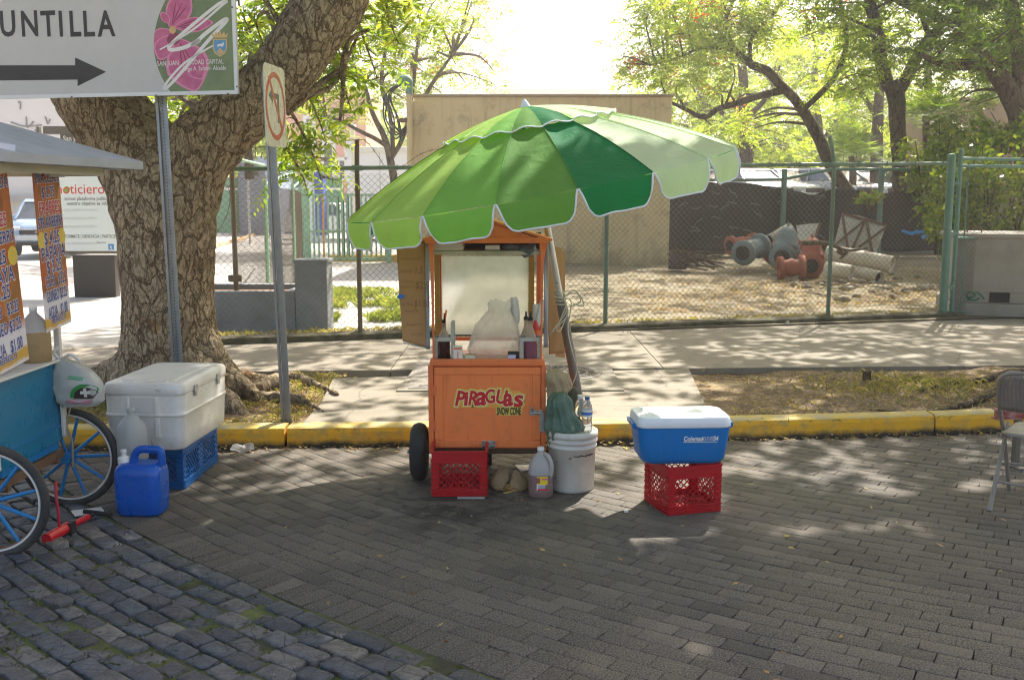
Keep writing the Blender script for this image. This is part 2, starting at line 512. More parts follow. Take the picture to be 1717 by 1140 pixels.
ok = np.array([cob_ok(Vector((a, b, 0))) and noise.noise((a * 2.2, b * 2.2, 3)) * 0.7 + noise.noise((a * 6, b * 6, 1)) * 0.45 > -0.10 + 0.16 * (b - 4.2) for a, b in zip(px, py)])
v, f = blades(np.stack([px, py, np.full(n, 0.0)], 1)[ok], 0.030, 0.006, rg, 1.2)
stuff(fast_mesh('moss', v, f, m_moss), 'green moss and tiny grass in the joints of the blue cobbles', 'moss')

# ---- kerb
k = NT('kerb_paint')
nz = k.noise(5, 8, 0.7)
ye = k.mix(k.noise(2.3, 5), lin(222, 158, 16), lin(236, 180, 34))
ye = k.mix(k.ramp(k.noise(9, 8, 0.72), [(0.46, 0.0), (0.62, 0.8)]), ye, lin(176, 148, 84))
ye = k.mix(k.ramp(k.noise(3.1, 8, 0.75), [(0.55, 0.0), (0.68, 0.85)]), ye, lin(80, 70, 54))
sepz = k.n('ShaderNodeSeparateXYZ'); k.l(k.obj(), sepz.inputs[0])
grime = k.ramp(k.math('ADD', k.math('MULTIPLY', sepz.outputs[2], 9.0), k.math('MULTIPLY', nz, 1.0)), [(0.55, 1.0), (0.95, 0.0)])
ye = k.mix(grime, ye, lin(52, 46, 36))
lft = k.ramp(k.math('ADD', k.math('MULTIPLY', sepz.outputs[0], -0.5), k.math('MULTIPLY', k.noise(6, 8, 0.7), 1.2)), [(1.25, 0.0), (1.55, 1.0)] if False else [(0.0, 0.0), (1.0, 0.0)])
topw = k.ramp(k.math('ADD', k.math('MULTIPLY', sepz.outputs[2], 20.0), k.math('MULTIPLY', k.noise(12, 6, 0.7), 1.0)), [(0.0, 0.0), (1.0, 0.0)])
k.col(ye); k.set(Roughness=0.8); k.bump(k.noise(70, 5, 0.65), 0.5, 0.006)
kerbm = k.m
k = NT('kerb_top'); 
kt = k.mix(k.ramp(k.noise(7, 8, 0.72), [(0.42, 0.0), (0.6, 1.0)]), lin(206, 176, 84), lin(176, 164, 132))
k.col(kt); k.set(Roughness=0.85); k.bump(k.noise(70, 5, 0.65), 0.5, 0.006)
kerbt = k.m
kb = MB()
def kerb_seg(x0, x1):
    xs = np.arange(x0, x1 + 1e-6, (x1 - x0) / max(2, int((x1 - x0) / 0.12)))
    prof = [(0.0, -0.05), (0.006, 0.10), (0.022, 0.128), (0.045, 0.137), (0.17, 0.140), (0.175, -0.05)]
    rings = []
    for x in xs:
        y = kerb_y(x); w_ = 0.004 * noise.noise((x * 3, 0, 7))
        rings.append([(x, y + a + w_ + 0.003 * noise.noise((x * 9, a * 30, 2)), z + (0.004 * noise.noise((x * 4, z * 9, 5)) if z > 0 else 0)) for a, z in prof])
    n = len(prof)
    vs = [p for rr_ in rings for p in rr_]
    for j in range(n - 1):
        kb.add([p for rr_ in rings for p in (rr_[j], rr_[j + 1])], [(2 * i, 2 * i + 2, 2 * i + 3, 2 * i + 1) for i in range(len(xs) - 1)], 1 if j in (2, 3) else 0, j != 4)
    kb.add(rings[0], [tuple(range(n))]); kb.add(rings[-1], [tuple(range(n))[::-1]])
for a, b in ((-7, -4.6), (-4.59, -1.655), (-1.635, 1.35), (1.355, 3.245), (3.26, 6.2), (6.21, 9)): kerb_seg(a, b)
struct(kb.build('kerb', [kerbm, kerbt]))

# ---- pavement slabs
k = NT('pavement_concrete')
cc = k.mix(k.noise(0.7, 8, 0.65), lin(124, 115, 99), lin(148, 138, 121))
cc = k.mix(k.ramp(k.noise(2.2, 8, 0.75, dist=0.8), [(0.5, 0.0), (0.72, 0.65)]), cc, lin(104, 96, 80))
cc = k.mix(k.ramp(k.noise(11, 7, 0.75), [(0.58, 0.0), (0.70, 0.55)]), cc, lin(80, 73, 60))
ck = k.ramp(k.vor(0.9, 'DISTANCE_TO_EDGE', vec=k.mix(0.12, k.obj(), k.n('ShaderNodeTexNoise').outputs['Color'])), [(0.0, 0.0), (0.006, 1.0)])
cc = k.mix(k.math('MULTIPLY', k.math('SUBTRACT', 1.0, ck), 0.55), cc, lin(70, 64, 52))
k.col(cc); k.set(Roughness=0.88); k.bump(k.noise(90, 5, 0.7), 0.45, 0.004)
conc = k.m
def slab(pts, z, mt, name, th=0.12):
    m_ = MB(); m_.prism([(p[0], p[1]) for p in pts], z - th, z); return struct(m_.build(name, mt, bevel=0.008, seg=2))
ky = kerb_y
A = [(-1.72, ky(-1.72) + 0.18), (-1.0, ky(-1) + .18), (-.02, ky(0) + .18)]
p_l2 = G(559, 634, SW); p_r2 = G(1155, 618, SW); p_l1 = G(508, 709, SW); p_r1 = G(1190, 690, SW)
mid = (0.35, 9.62)
slab([(p_l1.x, ky(p_l1.x) + .182), (-0.3, ky(-.3) + .182), (-0.3, 8.1), (p_l1.x * .9 + p_l2.x * .1, 8.05)], SW, conc, 'pavement')
slab([(-0.29, ky(-.3) + .182), (0.7, ky(.7) + .182), (p_r1.x, ky(p_r1.x) + .182), (p_r1.x * .82 + p_r2.x * .18, 8.1), (-0.29, 8.1)], SW, conc, 'pavement')
slab([(p_l1.x * .9 + p_l2.x * .1, 8.06), (p_r1.x * .82 + p_r2.x * .18, 8.11), (p_r2.x, p_r2.y), (p_l2.x, p_l2.y)], SW, conc, 'pavement')
pl0 = G(417, 625, SW)
for x0, x1 in ((-9, -4.2), (-4.19, -1.2), (-1.19, 1.5), (1.51, 4.4), (4.41, 10)):
    def yb(x): return 9.55 + (x + 2.6) * 0.07 if x < 1.5 else p_r2.y + 0.02 + (x - 1.7) * 0.05
    slab([(x0, yb(x0)), (x1, yb(x1)), (x1, 12.45 + x1 * 0.25), (x0, 12.45 + x0 * 0.25)], SW, conc, 'pavement')
# soil verges
k = NT('verge_soil')
so_ = k.ramp(k.noise(3.5, 9, 0.72), [(0.3, lin(70, 56, 40)), (0.5, lin(112, 92, 66)), (0.7, lin(158, 138, 104))])
so_ = k.mix(k.ramp(k.noise(26, 5, 0.7), [(0.5, 0.0), (0.64, 0.7)]), so_, lin(168, 146, 104))
k.col(so_); k.set(Roughness=0.95); k.bump(k.noise(45, 6, 0.7), 0.8, 0.015)
soil = k.m
def in_poly(x, y, poly):
    c = False; j = len(poly) - 1
    for i in range(len(poly)):
        if (poly[i][1] > y) != (poly[j][1] > y) and x < (poly[j][0] - poly[i][0]) * (y - poly[i][1]) / (poly[j][1] - poly[i][1]) + poly[i][0]: c = not c
        j = i
    return c
def vz(x, y): return SW - 0.035 + 0.05 * noise.noise((x * 1.3, y * 1.3, 0)) + 0.02 * noise.noise((x * 6, y * 6, 4))
def verge(x0, x1, fy0, fy1, nx, ny):
    m_ = MB()
    def fn(a, b):
        x = x0(b) + (x1(b) - x0(b)) * a; y = fy0(x) + (fy1(x) - fy0(x)) * b
        return (x, y, vz(x, y))
    m_.sheet(fn, nx, ny); return struct(m_.build('verge', soil))
verge(lambda b: p_r1.x + (p_r2.x - p_r1.x) * b, lambda b: 9.0, lambda x: ky(x) + 0.17, lambda x: p_r2.y + 0.03 + max(0, x - 1.7) * 0.05, 90, 28)
verge(lambda b: -9.0, lambda b: p_l1.x + (p_l2.x - p_l1.x) * b, lambda x: ky(x) + 0.17, lambda x: 9.57 + (x + 2.6) * 0.07 if x < -2.6 else 9.57 + (p_l2.y - 9.57) * min(1, (x + 2.6) / (p_l2.x + 2.6)), 90, 28)

# ---- yard beyond the fence, street to the left
k = NT('yard_soil')
yc = k.ramp(k.noise(0.5, 9, 0.7), [(0.3, lin(98, 88, 66)), (0.5, lin(124, 115, 90)), (0.72, lin(146, 138, 116))])
yc = k.mix(k.ramp(k.noise(9, 7, 0.75), [(0.5, 0.0), (0.66, 0.8)]), yc, lin(116, 88, 52))
k.col(yc); k.set(Roughness=0.95); k.bump(k.noise(30, 6, 0.7), 0.7, 0.02)
yard = k.m
def yz(x, y): return 0.15 + max(0, y - 15) * 0.012 + 0.05 * noise.noise((x * .5, y * .5, 9)) * (1 if y > 13.6 else 0)
m_ = MB(); m_.sheet(lambda a, b: ((-0.9 + 33 * a), 12.3 + (-0.9 + 33 * a) * .25 + (36 - 12.3 - (-0.9 + 33 * a) * .25) * b ** 1.3, yz(-0.9 + 33 * a, 12.3 + (36 - 12.3) * b)), 80, 50)
struct(m_.build('yard', yard))
k = NT('street_asphalt')
k.col(k.mix(k.noise(0.4, 8, 0.65), lin(150, 145, 136), lin(172, 168, 160))); k.set(Roughness=0.9); k.bump(k.noise(60, 4), 0.3, 0.005)
asph = k.m
m_ = MB(); m_.add([(-70, 4.0, 0.10), (-0.9, 11.6, 0.12), (-0.9, 24, 0.12), (-2.4, 75, 0.12), (-70, 75, 0.10)], [(0, 1, 2, 3, 4)])
struct(m_.build('street', asph))
# ================================================================ FENCES, WALL, BUILDINGS
m_green = plain('green_paint', lin(104, 130, 110), 0.55, 0.0, 0.15, 8, 0.5, lin(96, 84, 60), 5, chips=6, chipc=lin(104, 84, 60))
m_gate = plain('gate_paint', lin(94, 130, 114), 0.5, 0.0, 0.12, 8, 0.35, lin(80, 80, 60), 5, chips=9, chipc=lin(110, 84, 60))
m_wire = plain('rusty_wire', lin(112, 100, 82), 0.6, 0.3, 0.2, 3, 0.5, lin(86, 64, 46), 1.2)
m_rust = plain('rust', lin(112, 82, 60), 0.85, 0.1, 0.25, 8)
m_galv = plain('galvanised', lin(150, 152, 152), 0.45, 0.7, 0.12, 9, 0.3, lin(110, 104, 96), 6)

def chain_mesh(name, parent, L, z0, z1, mt, loc=(0, 0, 0), pitch=0.039, r=0.0032, warp=0.012, top=None, rows=None):
    """woven wire panel in local XZ: every wire zigzags between its neighbours"""
    nx = int(L / pitch); nz = int((z1 - z0) / pitch)
    V = []; F = []
    ks = np.arange(nz + 1)
    for i in range(nx + 1):
        x = (i + ((ks + i) % 2)) * pitch; z = z0 + ks * pitch
        off = np.array([noise.noise((float(a) * 0.9, 3.1, float(b) * 0.9)) for a, b in zip(x, z)]) * warp
        dx = np.array([noise.noise((float(a) * 1.3, 9.1, float(b) * 1.3)) for a, b in zip(x, z)]) * 0.012
        yy = off + np.where((ks + i) % 2 == 0, r, -r) * .9
        tri = [(1, 0), (-0.5, 0.87), (-0.5, -0.87)]
        o = len(V)
        for a, b, c in zip(x + dx, yy, z):
            for p, q in tri: V.append((a + p * r, b + q * r, c))
        for kx in range(nz):
            for j in range(3):
                F.append((o + kx * 3 + j, o + kx * 3 + (j + 1) % 3, o + kx * 3 + 3 + (j + 1) % 3, o + kx * 3 + 3 + j))
    ob = fast_mesh(name, V, np.array(F), mt, parent); ob.location = loc
    return ob

fp = [G(*p, SW) for p in ((605, 568), (1016, 553), (1393, 541), (1578, 533))]
FY = math.atan2(fp[3].y - fp[0].y, fp[3].x - fp[0].x)
f0 = Vector((-4.26, fp[0].y + (-4.26 - fp[0].x) * math.tan(FY), SW))
def fl(x, z=0.0): return f0 + Vector((math.cos(FY), math.sin(FY), 0)) * x + Vector((0, 0, z))
def along(p): return (p.x - f0.x) / math.cos(FY)
s_ = [along(p) for p in fp]
t = thing('chain_link_fence', 'green rusty chain link fence along the back of the pavement', 'fence', f0, FY)
H0, H1 = 1.99, 2.17
def rail_z(x): return H0 + (H1 - H0) * x / s_[3]
for x, top, a in ((0.0, 2.0, 0), (s_[0], 2.36, 0.05), (s_[1], 2.05, 0), (s_[2], 2.52, -0.1)):
    mb = MB(); mb.tube([(x, 0.03, -0.02), (x, 0.03, rail_z(x) + 0.02), (x + a * 0.25, 0.03 + abs(a), top)], 0.029, 10)
    mb.box((x, 0.03, rail_z(x) - 0.25), (0.066, 0.066, 0.022)); mb.box((x, 0.03, 0.5), (0.064, 0.064, 0.02)); mb.box((x, 0.03, 1.1), (0.064, 0.064, 0.02))
    mb.build('post', m_green if x != s_[0] else plain('rusty_green', lin(112, 104, 80), 0.7, 0, 0.2, 6, 0.9, lin(104, 74, 52), 2.2), t)
mb = MB(); mb.tube([(x, 0.0, rail_z(x)) for x in np.linspace(-0.05, s_[3], 9)], 0.026, 10)
for x in s_[:3]: mb.cyl((x - .06, 0, rail_z(x)), (x + .06, 0, rail_z(x)), 0.034, n=10)
for x in np.arange(0.3, s_[3], 0.45): mb.box((x, -0.004, rail_z(x)), (0.006, 0.062, 0.064))
mb.build('top_rail', m_green, t)
chain_mesh('wire_mesh', t, s_[3] - 0.02, 0.06, 2.0, m_wire, (0, -0.005, 0))
mb = MB(); 
for zz in (0.09,): mb.tube([(x, 0.005, zz + 0.02 * noise.noise((x, 1, 2))) for x in np.linspace(0, s_[3], 40)], 0.004, 4)
mb.build('tension_wire', m_wire, t)
# barbed wire: loose loops on the left, one curl over the corner
mb = MB()
def barb(pts, n=8):
    pp = smoothpath(pts, n); mb.tube(pp, 0.0035, 4)
    for i in range(2, len(pp) - 1, 3):
        p = pp[i]
        for q in range(2):
            d = Vector((random.uniform(-1, 1), random.uniform(-1, 1), random.uniform(-1, 1))).normalized() * 0.03
            mb.tube([p - d, p + d], 0.002, 3)
bx = s_[0]
barb([(0.5, 0, 2.0), (1.2, -.1, 2.22), (1.7, -.1, 2.25), (2.2, 0, 2.1), (2.5, 0, 1.98)])
barb([(bx - 1.0, 0, 2.02), (bx - 0.5, 0, 2.25), (bx, 0, 2.36), (bx + 0.15, 0, 2.3), (bx + .35, 0, 2.02)])
barb([(bx + .5, 0, 2.02), (bx + .75, -.1, 2.2), (bx + 1.05, -.1, 2.25), (bx + 1.6, 0, 2.05)])
barb([(0.55, -.05, 1.95), (0.2, -.1, 1.6), (0.55, -.15, 1.2), (0.95, -.15, 1.35), (1.05, -.1, 1.8), (0.6, -.1, 1.9), (0.35, -.1, 1.45)])
mb.build('barbed_wire', m_rust, t)
# mossy footing
k = NT('mossy_concrete')
k.col(k.mix(k.ramp(k.noise(6, 8, 0.7), [(0.4, 0.0), (0.62, 1.0)]), lin(104, 96, 76), lin(62, 60, 36))); k.set(Roughness=0.95); k.bump(k.noise(50, 5, .7), .8, .012)
m_mossc = k.m
mb = MB()
N = 60
rings = []
for i in range(N + 1):
    x = -0.2 + (s_[3] + 0.5) * i / N; h = 0.085 + 0.02 * noise.noise((x * 1.3, 2, 2)); 
    rings.append([(x, -0.11 + 0.02 * noise.noise((x * 2, 0, 0)), -0.05), (x, -0.10 + 0.015 * noise.noise((x * 3, 0, 0)), h * 0.8), (x, -0.06, h), (x, 0.08, h), (x, 0.12, -0.05)])
mb.loft(rings, smooth=False)
fb = mb.build('fence_footing', m_mossc); fb.location = f0; fb.rotation_euler = (0, 0, FY)
tag(fb, 'low mossy concrete footing under the chain link fence', 'footing')

# gate at the right
gx = s_[3]
gp = fl(gx)
t = thing('fence_gate', 'green pipe gate with chain link at the right end of the fence', 'gate', gp, FY)
mb = MB(); mb.tube([(0.02, 0, -0.02), (0.02, 0, 2.27)], 0.055, 12); mb.ball((0.02, 0, 2.28), (0.058, 0.058, 0.03)); mb.build('gate_post', m_gate, t)
mb = MB()
mb.tube([(0.17, 0, 0.06), (0.17, 0, 2.33)], 0.032, 10); mb.ball((0.17, 0, 2.35), 0.035)
for z in (0.07, 1.13, 2.14, 2.24): mb.tube([(0.17, 0, z), (2.6, 0, z)], 0.024, 10)
mb.tube([(0.31, 0, 0.1), (0.31, 0, 2.2)], 0.012, 8); mb.tube([(2.6, 0, 0.06), (2.6, 0, 2.26)], 0.03, 10)
mb.build('gate_frame', m_gate, t)
for z in (0.45, 1.2, 1.9):
    mb = MB(); mb.box((0.095, -0.02, z), (0.13, 0.03, 0.035)); mb.cyl((0.12, -0.02, z - .05), (0.12, -0.02, z + .05), 0.017, n=8)
    mb.build('hinge', m_gate, t)
chain_mesh('wire_mesh', t, 2.38, 0.1, 2.22, m_wire, (0.2, -0.01, 0))

# beige concrete block of a building behind
k = NT('beige_render')
z_ = k.n('ShaderNodeSeparateXYZ'); k.l(k.obj(), z_.inputs[0])
wc = k.mix(k.noise(0.8, 7, 0.6), lin(188, 165, 122), lin(204, 182, 140))
wc = k.mix(k.ramp(k.noise(2.2, 8, 0.75), [(0.52, 0.0), (0.66, 0.7)]), wc, lin(140, 124, 94))
wc = k.mix(k.ramp(k.noise(1.3, 7, 0.8), [(0.66, 0.0), (0.7, 0.7)]), wc, lin(166, 164, 156))
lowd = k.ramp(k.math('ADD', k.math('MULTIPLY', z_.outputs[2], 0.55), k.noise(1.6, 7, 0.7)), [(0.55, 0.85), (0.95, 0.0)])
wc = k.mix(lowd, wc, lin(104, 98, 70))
strk = k.ramp(k.noise(1.0, 6, 0.7, vec=k.mapped((5, 5, 0.35))), [(0.52, 0.0), (0.72, 0.6)])
wc = k.mix(strk, wc, lin(120, 108, 84))
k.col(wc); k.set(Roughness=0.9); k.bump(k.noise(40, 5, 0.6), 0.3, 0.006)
beige = k.m
WY = 24.2
a = P(694, 162, WY); b = P(1124, 161, WY + 0.3); base = P(1124, 455, WY).z
W = b.x - a.x
t = thing('concrete_building', 'blank beige concrete block building behind the green umbrella', 'building', (a.x, WY, base - 0.3), 0.0)
Ht = a.z - base + 0.3
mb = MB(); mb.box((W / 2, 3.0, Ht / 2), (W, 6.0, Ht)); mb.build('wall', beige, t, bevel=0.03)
mb = MB(); mb.box((W / 2, 3.0, Ht + 0.02), (W + 0.1, 6.1, 0.06)); mb.build('coping', plain('coping', lin(150, 132, 104), .9, 0, .2, 3, .5), t, bevel=0.015)
mb = MB(); mb.box((-0.09, 0.4, Ht / 2 - .05), (0.18, 0.5, Ht - .1)); mb.build('pilaster', beige, t, bevel=0.01)
# service pipe with a weather head and loose wires
t = thing('conduit_mast', 'beige conduit mast with weather head and dangling wires beside the beige wall', 'conduit', (P(688, 300, WY - .25).x, WY - 0.25, 0.2))
top = P(688, 140, WY - .25).z - 0.2
mb = MB(); mb.tube([(0, 0, 0), (0, 0, top)], 0.07, 12); mb.build('pipe', beige, t)
mb = MB(); mb.tube(smoothpath([(0, 0, top - .25), (0, 0, top - 0.02), (-0.03, 0, top + 0.07), (-0.14, 0, top + 0.08), (-0.2, 0, top - 0.02)], 5), [0.085] * 6 + [.1] * 5 + [.11] * 5 + [.12] * 4 + [.10], 12); mb.build('weather_head', m_gate, t)
mb = MB()
for q in range(8):
    e = random.uniform(-.45, .45); f_ = random.uniform(-.3, .3)
    pts = [(-0.16, 0, top), (-0.45 - .25 * abs(e), f_, top - .25), (-0.62 + .35 * random.random(), f_ * 1.4, top - .8), (-0.25 + e * .3, f_, top - 1.35 + .3 * random.random()), (-0.08, 0, top - 1.0)]
    mb.tube(smoothpath(pts, 7), 0.02, 5)
mb.build('wire', plain('black_cable', (0.02, 0.02, 0.02), .5), t)
mb = MB(); mb.box((-0.12, 0, top - 0.85), (0.2, 0.1, 0.1)); mb.cyl((-.2, 0, top - .85), (-.3, 0, top - .85), .05, n=10); mb.build('bracket', m_rust, t)

# rear fence with a sagging black privacy screen
k = NT('black_screen')
k.col(k.mix(k.noise(2, 6, .6), lin(38, 34, 32), lin(62, 55, 50))); k.set(Roughness=0.9)
k.bump(k.noise(6, 4), 0.6, .03)
scr = k.m
RY = 27.5
x0 = P(1118, 400, RY).x; x1 = P(1600, 400, RY).x
t = thing('screened_fence', 'sagging dark privacy screen tied to green posts behind the pipe pile', 'fence', (x0, RY, 0.25))
tops = [(1100, 303), (1160, 306), (1225, 305), (1275, 309), (1308, 315), (1345, 322), (1365, 328), (1380, 322), (1400, 316), (1430, 318), (1475, 326), (1530, 316), (1620, 312)]
def tz(x):
    u = np.interp(x + x0, [P(q[0], q[1], RY).x for q in tops], [P(q[0], q[1], RY).z for q in tops]); return float(u) - 0.25
mb = MB()
L = x1 - x0
mb.sheet(lambda a, b: (a * L, 0.05 + 0.05 * noise.noise((a * L * 1.3, b * 3, 3)) + 0.03 * math.sin(a * L * 5), 0.2 + 0.05 * noise.noise((a * L, 0, 1)) + (tz(a * L) - 0.2) * b), 90, 12)
mb.build('screen', scr, t, thick=0.006)
mb = MB(); rs_ = random.Random(8)
for i in range(26):
    x = rs_.uniform(.3, 4.2); z = rs_.uniform(.6, 1.9); a = rs_.uniform(-.6, .6); pts = [(x + q * .09 * math.cos(a), .05 - .085, z + q * .09 * math.sin(a) + rs_.uniform(-.04, .04)) for q in range(4)]
    mb.tube(smoothpath(pts, 3), .006, 4)
mb.build('scratches', plain('scratch_white', lin(150, 144, 136), .8), t)
for u in (1313, 1475, 1600):
    mb = MB(); x = P(u, 300, RY).x - x0; mb.tube([(x, -0.12, 0), (x, -0.12, P(u, 284, RY).z - .25)], 0.075, 10); mb.build('post', m_gate, t)
mb = MB(); mb.tube([(P(u, v, RY).x - x0, 0.12, P(u, v, RY).z - .25) for u, v in ((1120, 302), (1235, 302), (1313, 301), (1395, 284), (1600, 284))], 0.045, 8); mb.build('top_rail', m_gate, t)
chain_mesh('wire_mesh', t, L, 0.3, 2.0, m_wire, (0, 0.1, 0), pitch=0.09, r=0.0035)
# ================================================================ TREES AND PLANTS
def leaf_quads(c, d, nrm, L, W):
    """arrays of leaf base points, directions, normals -> rhombic leaves slightly folded"""
    n = len(c); d = d / np.linalg.norm(d, axis=1, keepdims=True)
    sd = np.cross(d, nrm); sd /= np.maximum(1e-6, np.linalg.norm(sd, axis=1, keepdims=True))
    L = np.broadcast_to(L, (n,))[:, None]; W = np.broadcast_to(W, (n,))[:, None]
    v = np.stack([c, c + d * L * 0.45 + sd * W / 2, c + d * L, c + d * L * 0.45 - sd * W / 2], 1).reshape(-1, 3)
    return v
def unit(rng, n):
    a = rng.normal(0, 1, (n, 3)); return a / np.linalg.norm(a, axis=1, keepdims=True)
def fronds(c, rng, L=0.45, pairs=9, pl=0.13, pw=0.04, droop=0.45, out=None):
    """feathery compound leaves: base points c, each a rachis carrying pairs of leaflets"""
    n = len(c); az = rng.uniform(0, 2 * np.pi, n); el = rng.uniform(-0.5, 0.7, n)
    d = np.stack([np.cos(az) * np.cos(el), np.sin(az) * np.cos(el), np.sin(el)], 1)
    if out is not None: d = d * 0.6 + out * 0.8
    d /= np.linalg.norm(d, axis=1, keepdims=True)
    up = np.array([0, 0, 1.0]); sd = np.cross(d, up); sd /= np.maximum(1e-6, np.linalg.norm(sd, axis=1, keepdims=True)); nm = np.cross(sd, d)
    tw = rng.normal(0, 0.5, n)[:, None]; sd2 = sd * np.cos(tw) + nm * np.sin(tw); nm2 = np.cross(sd2, d)
    LL = L * rng.uniform(0.6, 1.25, n); out_v = []
    for k in range(pairs):
        t = (k + 1) / pairs
        p = c + d * (LL * t)[:, None] - up * (droop * LL * t * t)[:, None]
        dd = d - up * (2 * droop * t); 
        sz = (0.55 + 0.9 * math.sin(math.pi * min(1, t * 0.9 + 0.08)) * 0.6) * rng.uniform(0.8, 1.2, n)
        for s_ in (-1, 1):
            ld = sd2 * s_ + dd * 0.45 - up * 0.12 + rng.normal(0, 0.12, (n, 3))
            out_v.append(leaf_quads(p, ld, nm2 + rng.normal(0, 0.35, (n, 3)), pl * sz, pw * sz))
    v = np.concatenate(out_v); return v
def broad(c, rng, L=0.12, W=0.06):
    n = len(c); d = unit(rng, n); d[:, 2] -= 0.25
    return leaf_quads(c, d, unit(rng, n) + np.array([0, 0, 0.8]), L * rng.uniform(.6, 1.3, n), W * rng.uniform(.6, 1.3, n))
def quads_obj(name, v, mt, parent=None, loc=None):
    if loc is not None: v = v - np.array(loc)
    return fast_mesh(name, v, np.arange(len(v)).reshape(-1, 4), mt, parent)
def in_ell(rng, n, c, r, power=0.45):
    p = unit(rng, n) * (rng.uniform(0, 1, n) ** power)[:, None] * np.array(r); return p + np.array(c)

m_leaf_a = leafmat('flame_tree_leaf', lin(84, 110, 36), lin(116, 138, 46), lin(152, 156, 60), 0.57, 2.5)
m_leaf_b = leafmat('far_tree_leaf', lin(98, 124, 46), lin(134, 150, 60), lin(166, 166, 80), 0.56, 2.3)
m_leaf_c = leafmat('dark_tree_leaf', lin(62, 86, 30), lin(88, 112, 40), lin(116, 130, 52), 0.5, 2.3)
m_leaf_d = leafmat('glossy_hedge_leaf', lin(56, 80, 26), lin(92, 114, 34), lin(132, 138, 42), 0.5, 2.4, 0.35)
m_palm = leafmat('palm_leaf', lin(70, 96, 30), lin(96, 122, 40), lin(130, 140, 54), 0.45, 2.1, 0.4)
m_blossom = plain('orange_blossom', lin(214, 96, 34), 0.6, 0, .2, 4, trans=(lin(240, 120, 50), 0.4))

# bark
def barkmat(name, c1, c2, crack, sc=9.0, zs=0.42, strength=0.9):
    k = NT(name)
    wv = k.n('ShaderNodeTexNoise'); wv.inputs['Scale'].default_value = 5.0; wv.inputs['Detail'].default_value = 6; wv.inputs['Roughness'].default_value = .65; k.l(k.mapped((1, 1, zs)), wv.inputs['Vector'])
    vec = k.mix(0.22, k.mapped((1, 1, zs)), wv.outputs['Color'])
    d = k.vor(sc, 'DISTANCE_TO_EDGE', vec=vec); d2 = k.vor(sc * 2.4, 'DISTANCE_TO_EDGE', vec=vec)
    wid = k.ramp(k.noise(5, 5, .65), [(0.35, 0.0), (0.7, 1.0)])
    cr = k.ramp(k.math('SUBTRACT', d, k.math('MULTIPLY', wid, 0.035)), [(0.0, 0.0), (0.05, 1.0)]); cr2 = k.ramp(d2, [(0.0, 0.45), (0.09, 1.0)])
    plate = k.mix(k.noise(4, 8, 0.7), c1, c2)
    plate = k.mix(k.ramp(k.noise(22, 6, 0.75), [(0.40, 0.0), (0.66, 0.5)]), plate, dim(c1, .55))
    plate = k.mix(k.ramp(k.noise(1.9, 7, 0.72), [(0.50, 0.0), (0.64, 0.65)]), plate, dim(c1, 0.42))
    plate = k.mix(k.ramp(k.noise(3.1, 5, 0.6, dist=.5), [(0.63, 0.0), (0.67, 0.7)]), plate, lin(166, 124, 84))
    m = k.math('MULTIPLY', cr, cr2)
    k.col(k.mix(m, crack, plate)); k.set(Roughness=0.92, Specular_IOR_Level=0.2)
    h = k.math('ADD', k.math('MULTIPLY', m, 0.8), k.math('MULTIPLY', k.noise(34, 6, 0.75), 0.6))
    k.bump(h, strength, 0.03)
    return k.m
m_bark = barkmat('fissured_bark', lin(176, 154, 122), lin(200, 182, 152), lin(108, 89, 67), 12.0, .5)
m_bark2 = barkmat('grey_bark', lin(96, 82, 64), lin(122, 106, 84), lin(52, 43, 34), 7, 0.3, 0.7)

def blended(name, mb, mt, parent, voxel, amp, crack_amp, sc=9.0, zs=0.42):
    """weld the overlapping limbs of a trunk into one skin and carve its bark"""
    o = mb.build('tmp', mt)
    md = o.modifiers.new('r', 'REMESH'); md.mode = 'VOXEL'; md.voxel_size = voxel
    ms = o.modifiers.new('s', 'SMOOTH'); ms.factor = 0.5; ms.iterations = 8
    bpy.context.view_layer.update()
    me = bpy.data.meshes.new_from_object(o.evaluated_get(bpy.context.evaluated_depsgraph_get()))
    bpy.data.objects.remove(o)
    n = len(me.vertices); co = np.empty(n * 3, np.float32); me.vertices.foreach_get('co', co); co = co.reshape(-1, 3)
    nm = np.empty(n * 3, np.float32); me.vertex_normals.foreach_get('vector', nm); nm = nm.reshape(-1, 3)
    dv = np.empty(n)
    for i in range(n):
        p = Vector(co[i]); q = Vector((p.x, p.y, p.z * zs)) * sc
        w_ = noise.noise_vector(q * 0.4) * 0.8
        d = noise.voronoi(q + w_)[0]
        e = min(1.0, (d[1] - d[0]) / 0.25)
        dv[i] = amp * noise.noise(p * 2.2) + amp * 0.5 * noise.noise(p * 6) - crack_amp * (1 - e)
    co = co + nm * dv[:, None].astype(np.float32)
    me.vertices.foreach_set('co', co.ravel()); me.polygons.foreach_set('use_smooth', np.ones(len(me.polygons), bool)); me.name = name
    if not me.materials: me.materials.append(mt)
    me.update()
    o = bpy.data.objects.new(name, me); C.objects.link(o); o.parent = parent
    return o

def limb(mb, pts, n=12, k=6, wob=0.0):
    """pts: (Vector, radius) -> smooth tapering limb"""
    pp = smoothpath([p for p, r in pts], k); rr = lerp_list([r for p, r in pts], len(pp))
    if wob: pp = [p + noise.noise_vector(p * 1.7) * wob for p in pp]
    mb.tube(pp, rr, n)
    return pp
def twigs(mb, path, rng, n, L, r, up=0.3, drop=0.0):
    tips = []
    for _ in range(n):
        p = path[int(rng.integers(len(path) // 3, len(path)))]
        d = Vector(unit(rng, 1)[0]); d.z = d.z * 0.5 + up; d.normalize()
        q = p + d * L * rng.uniform(.5, 1.1); m_ = p.lerp(q, .5) + Vector(unit(rng, 1)[0]) * L * .15
        q.z -= drop * L
        pts = smoothpath([p, m_, q], 4); mb.tube(pts, lerp_list([r, r * .6, r * .25], len(pts)), 5); tips += pts[-4:]
    return tips

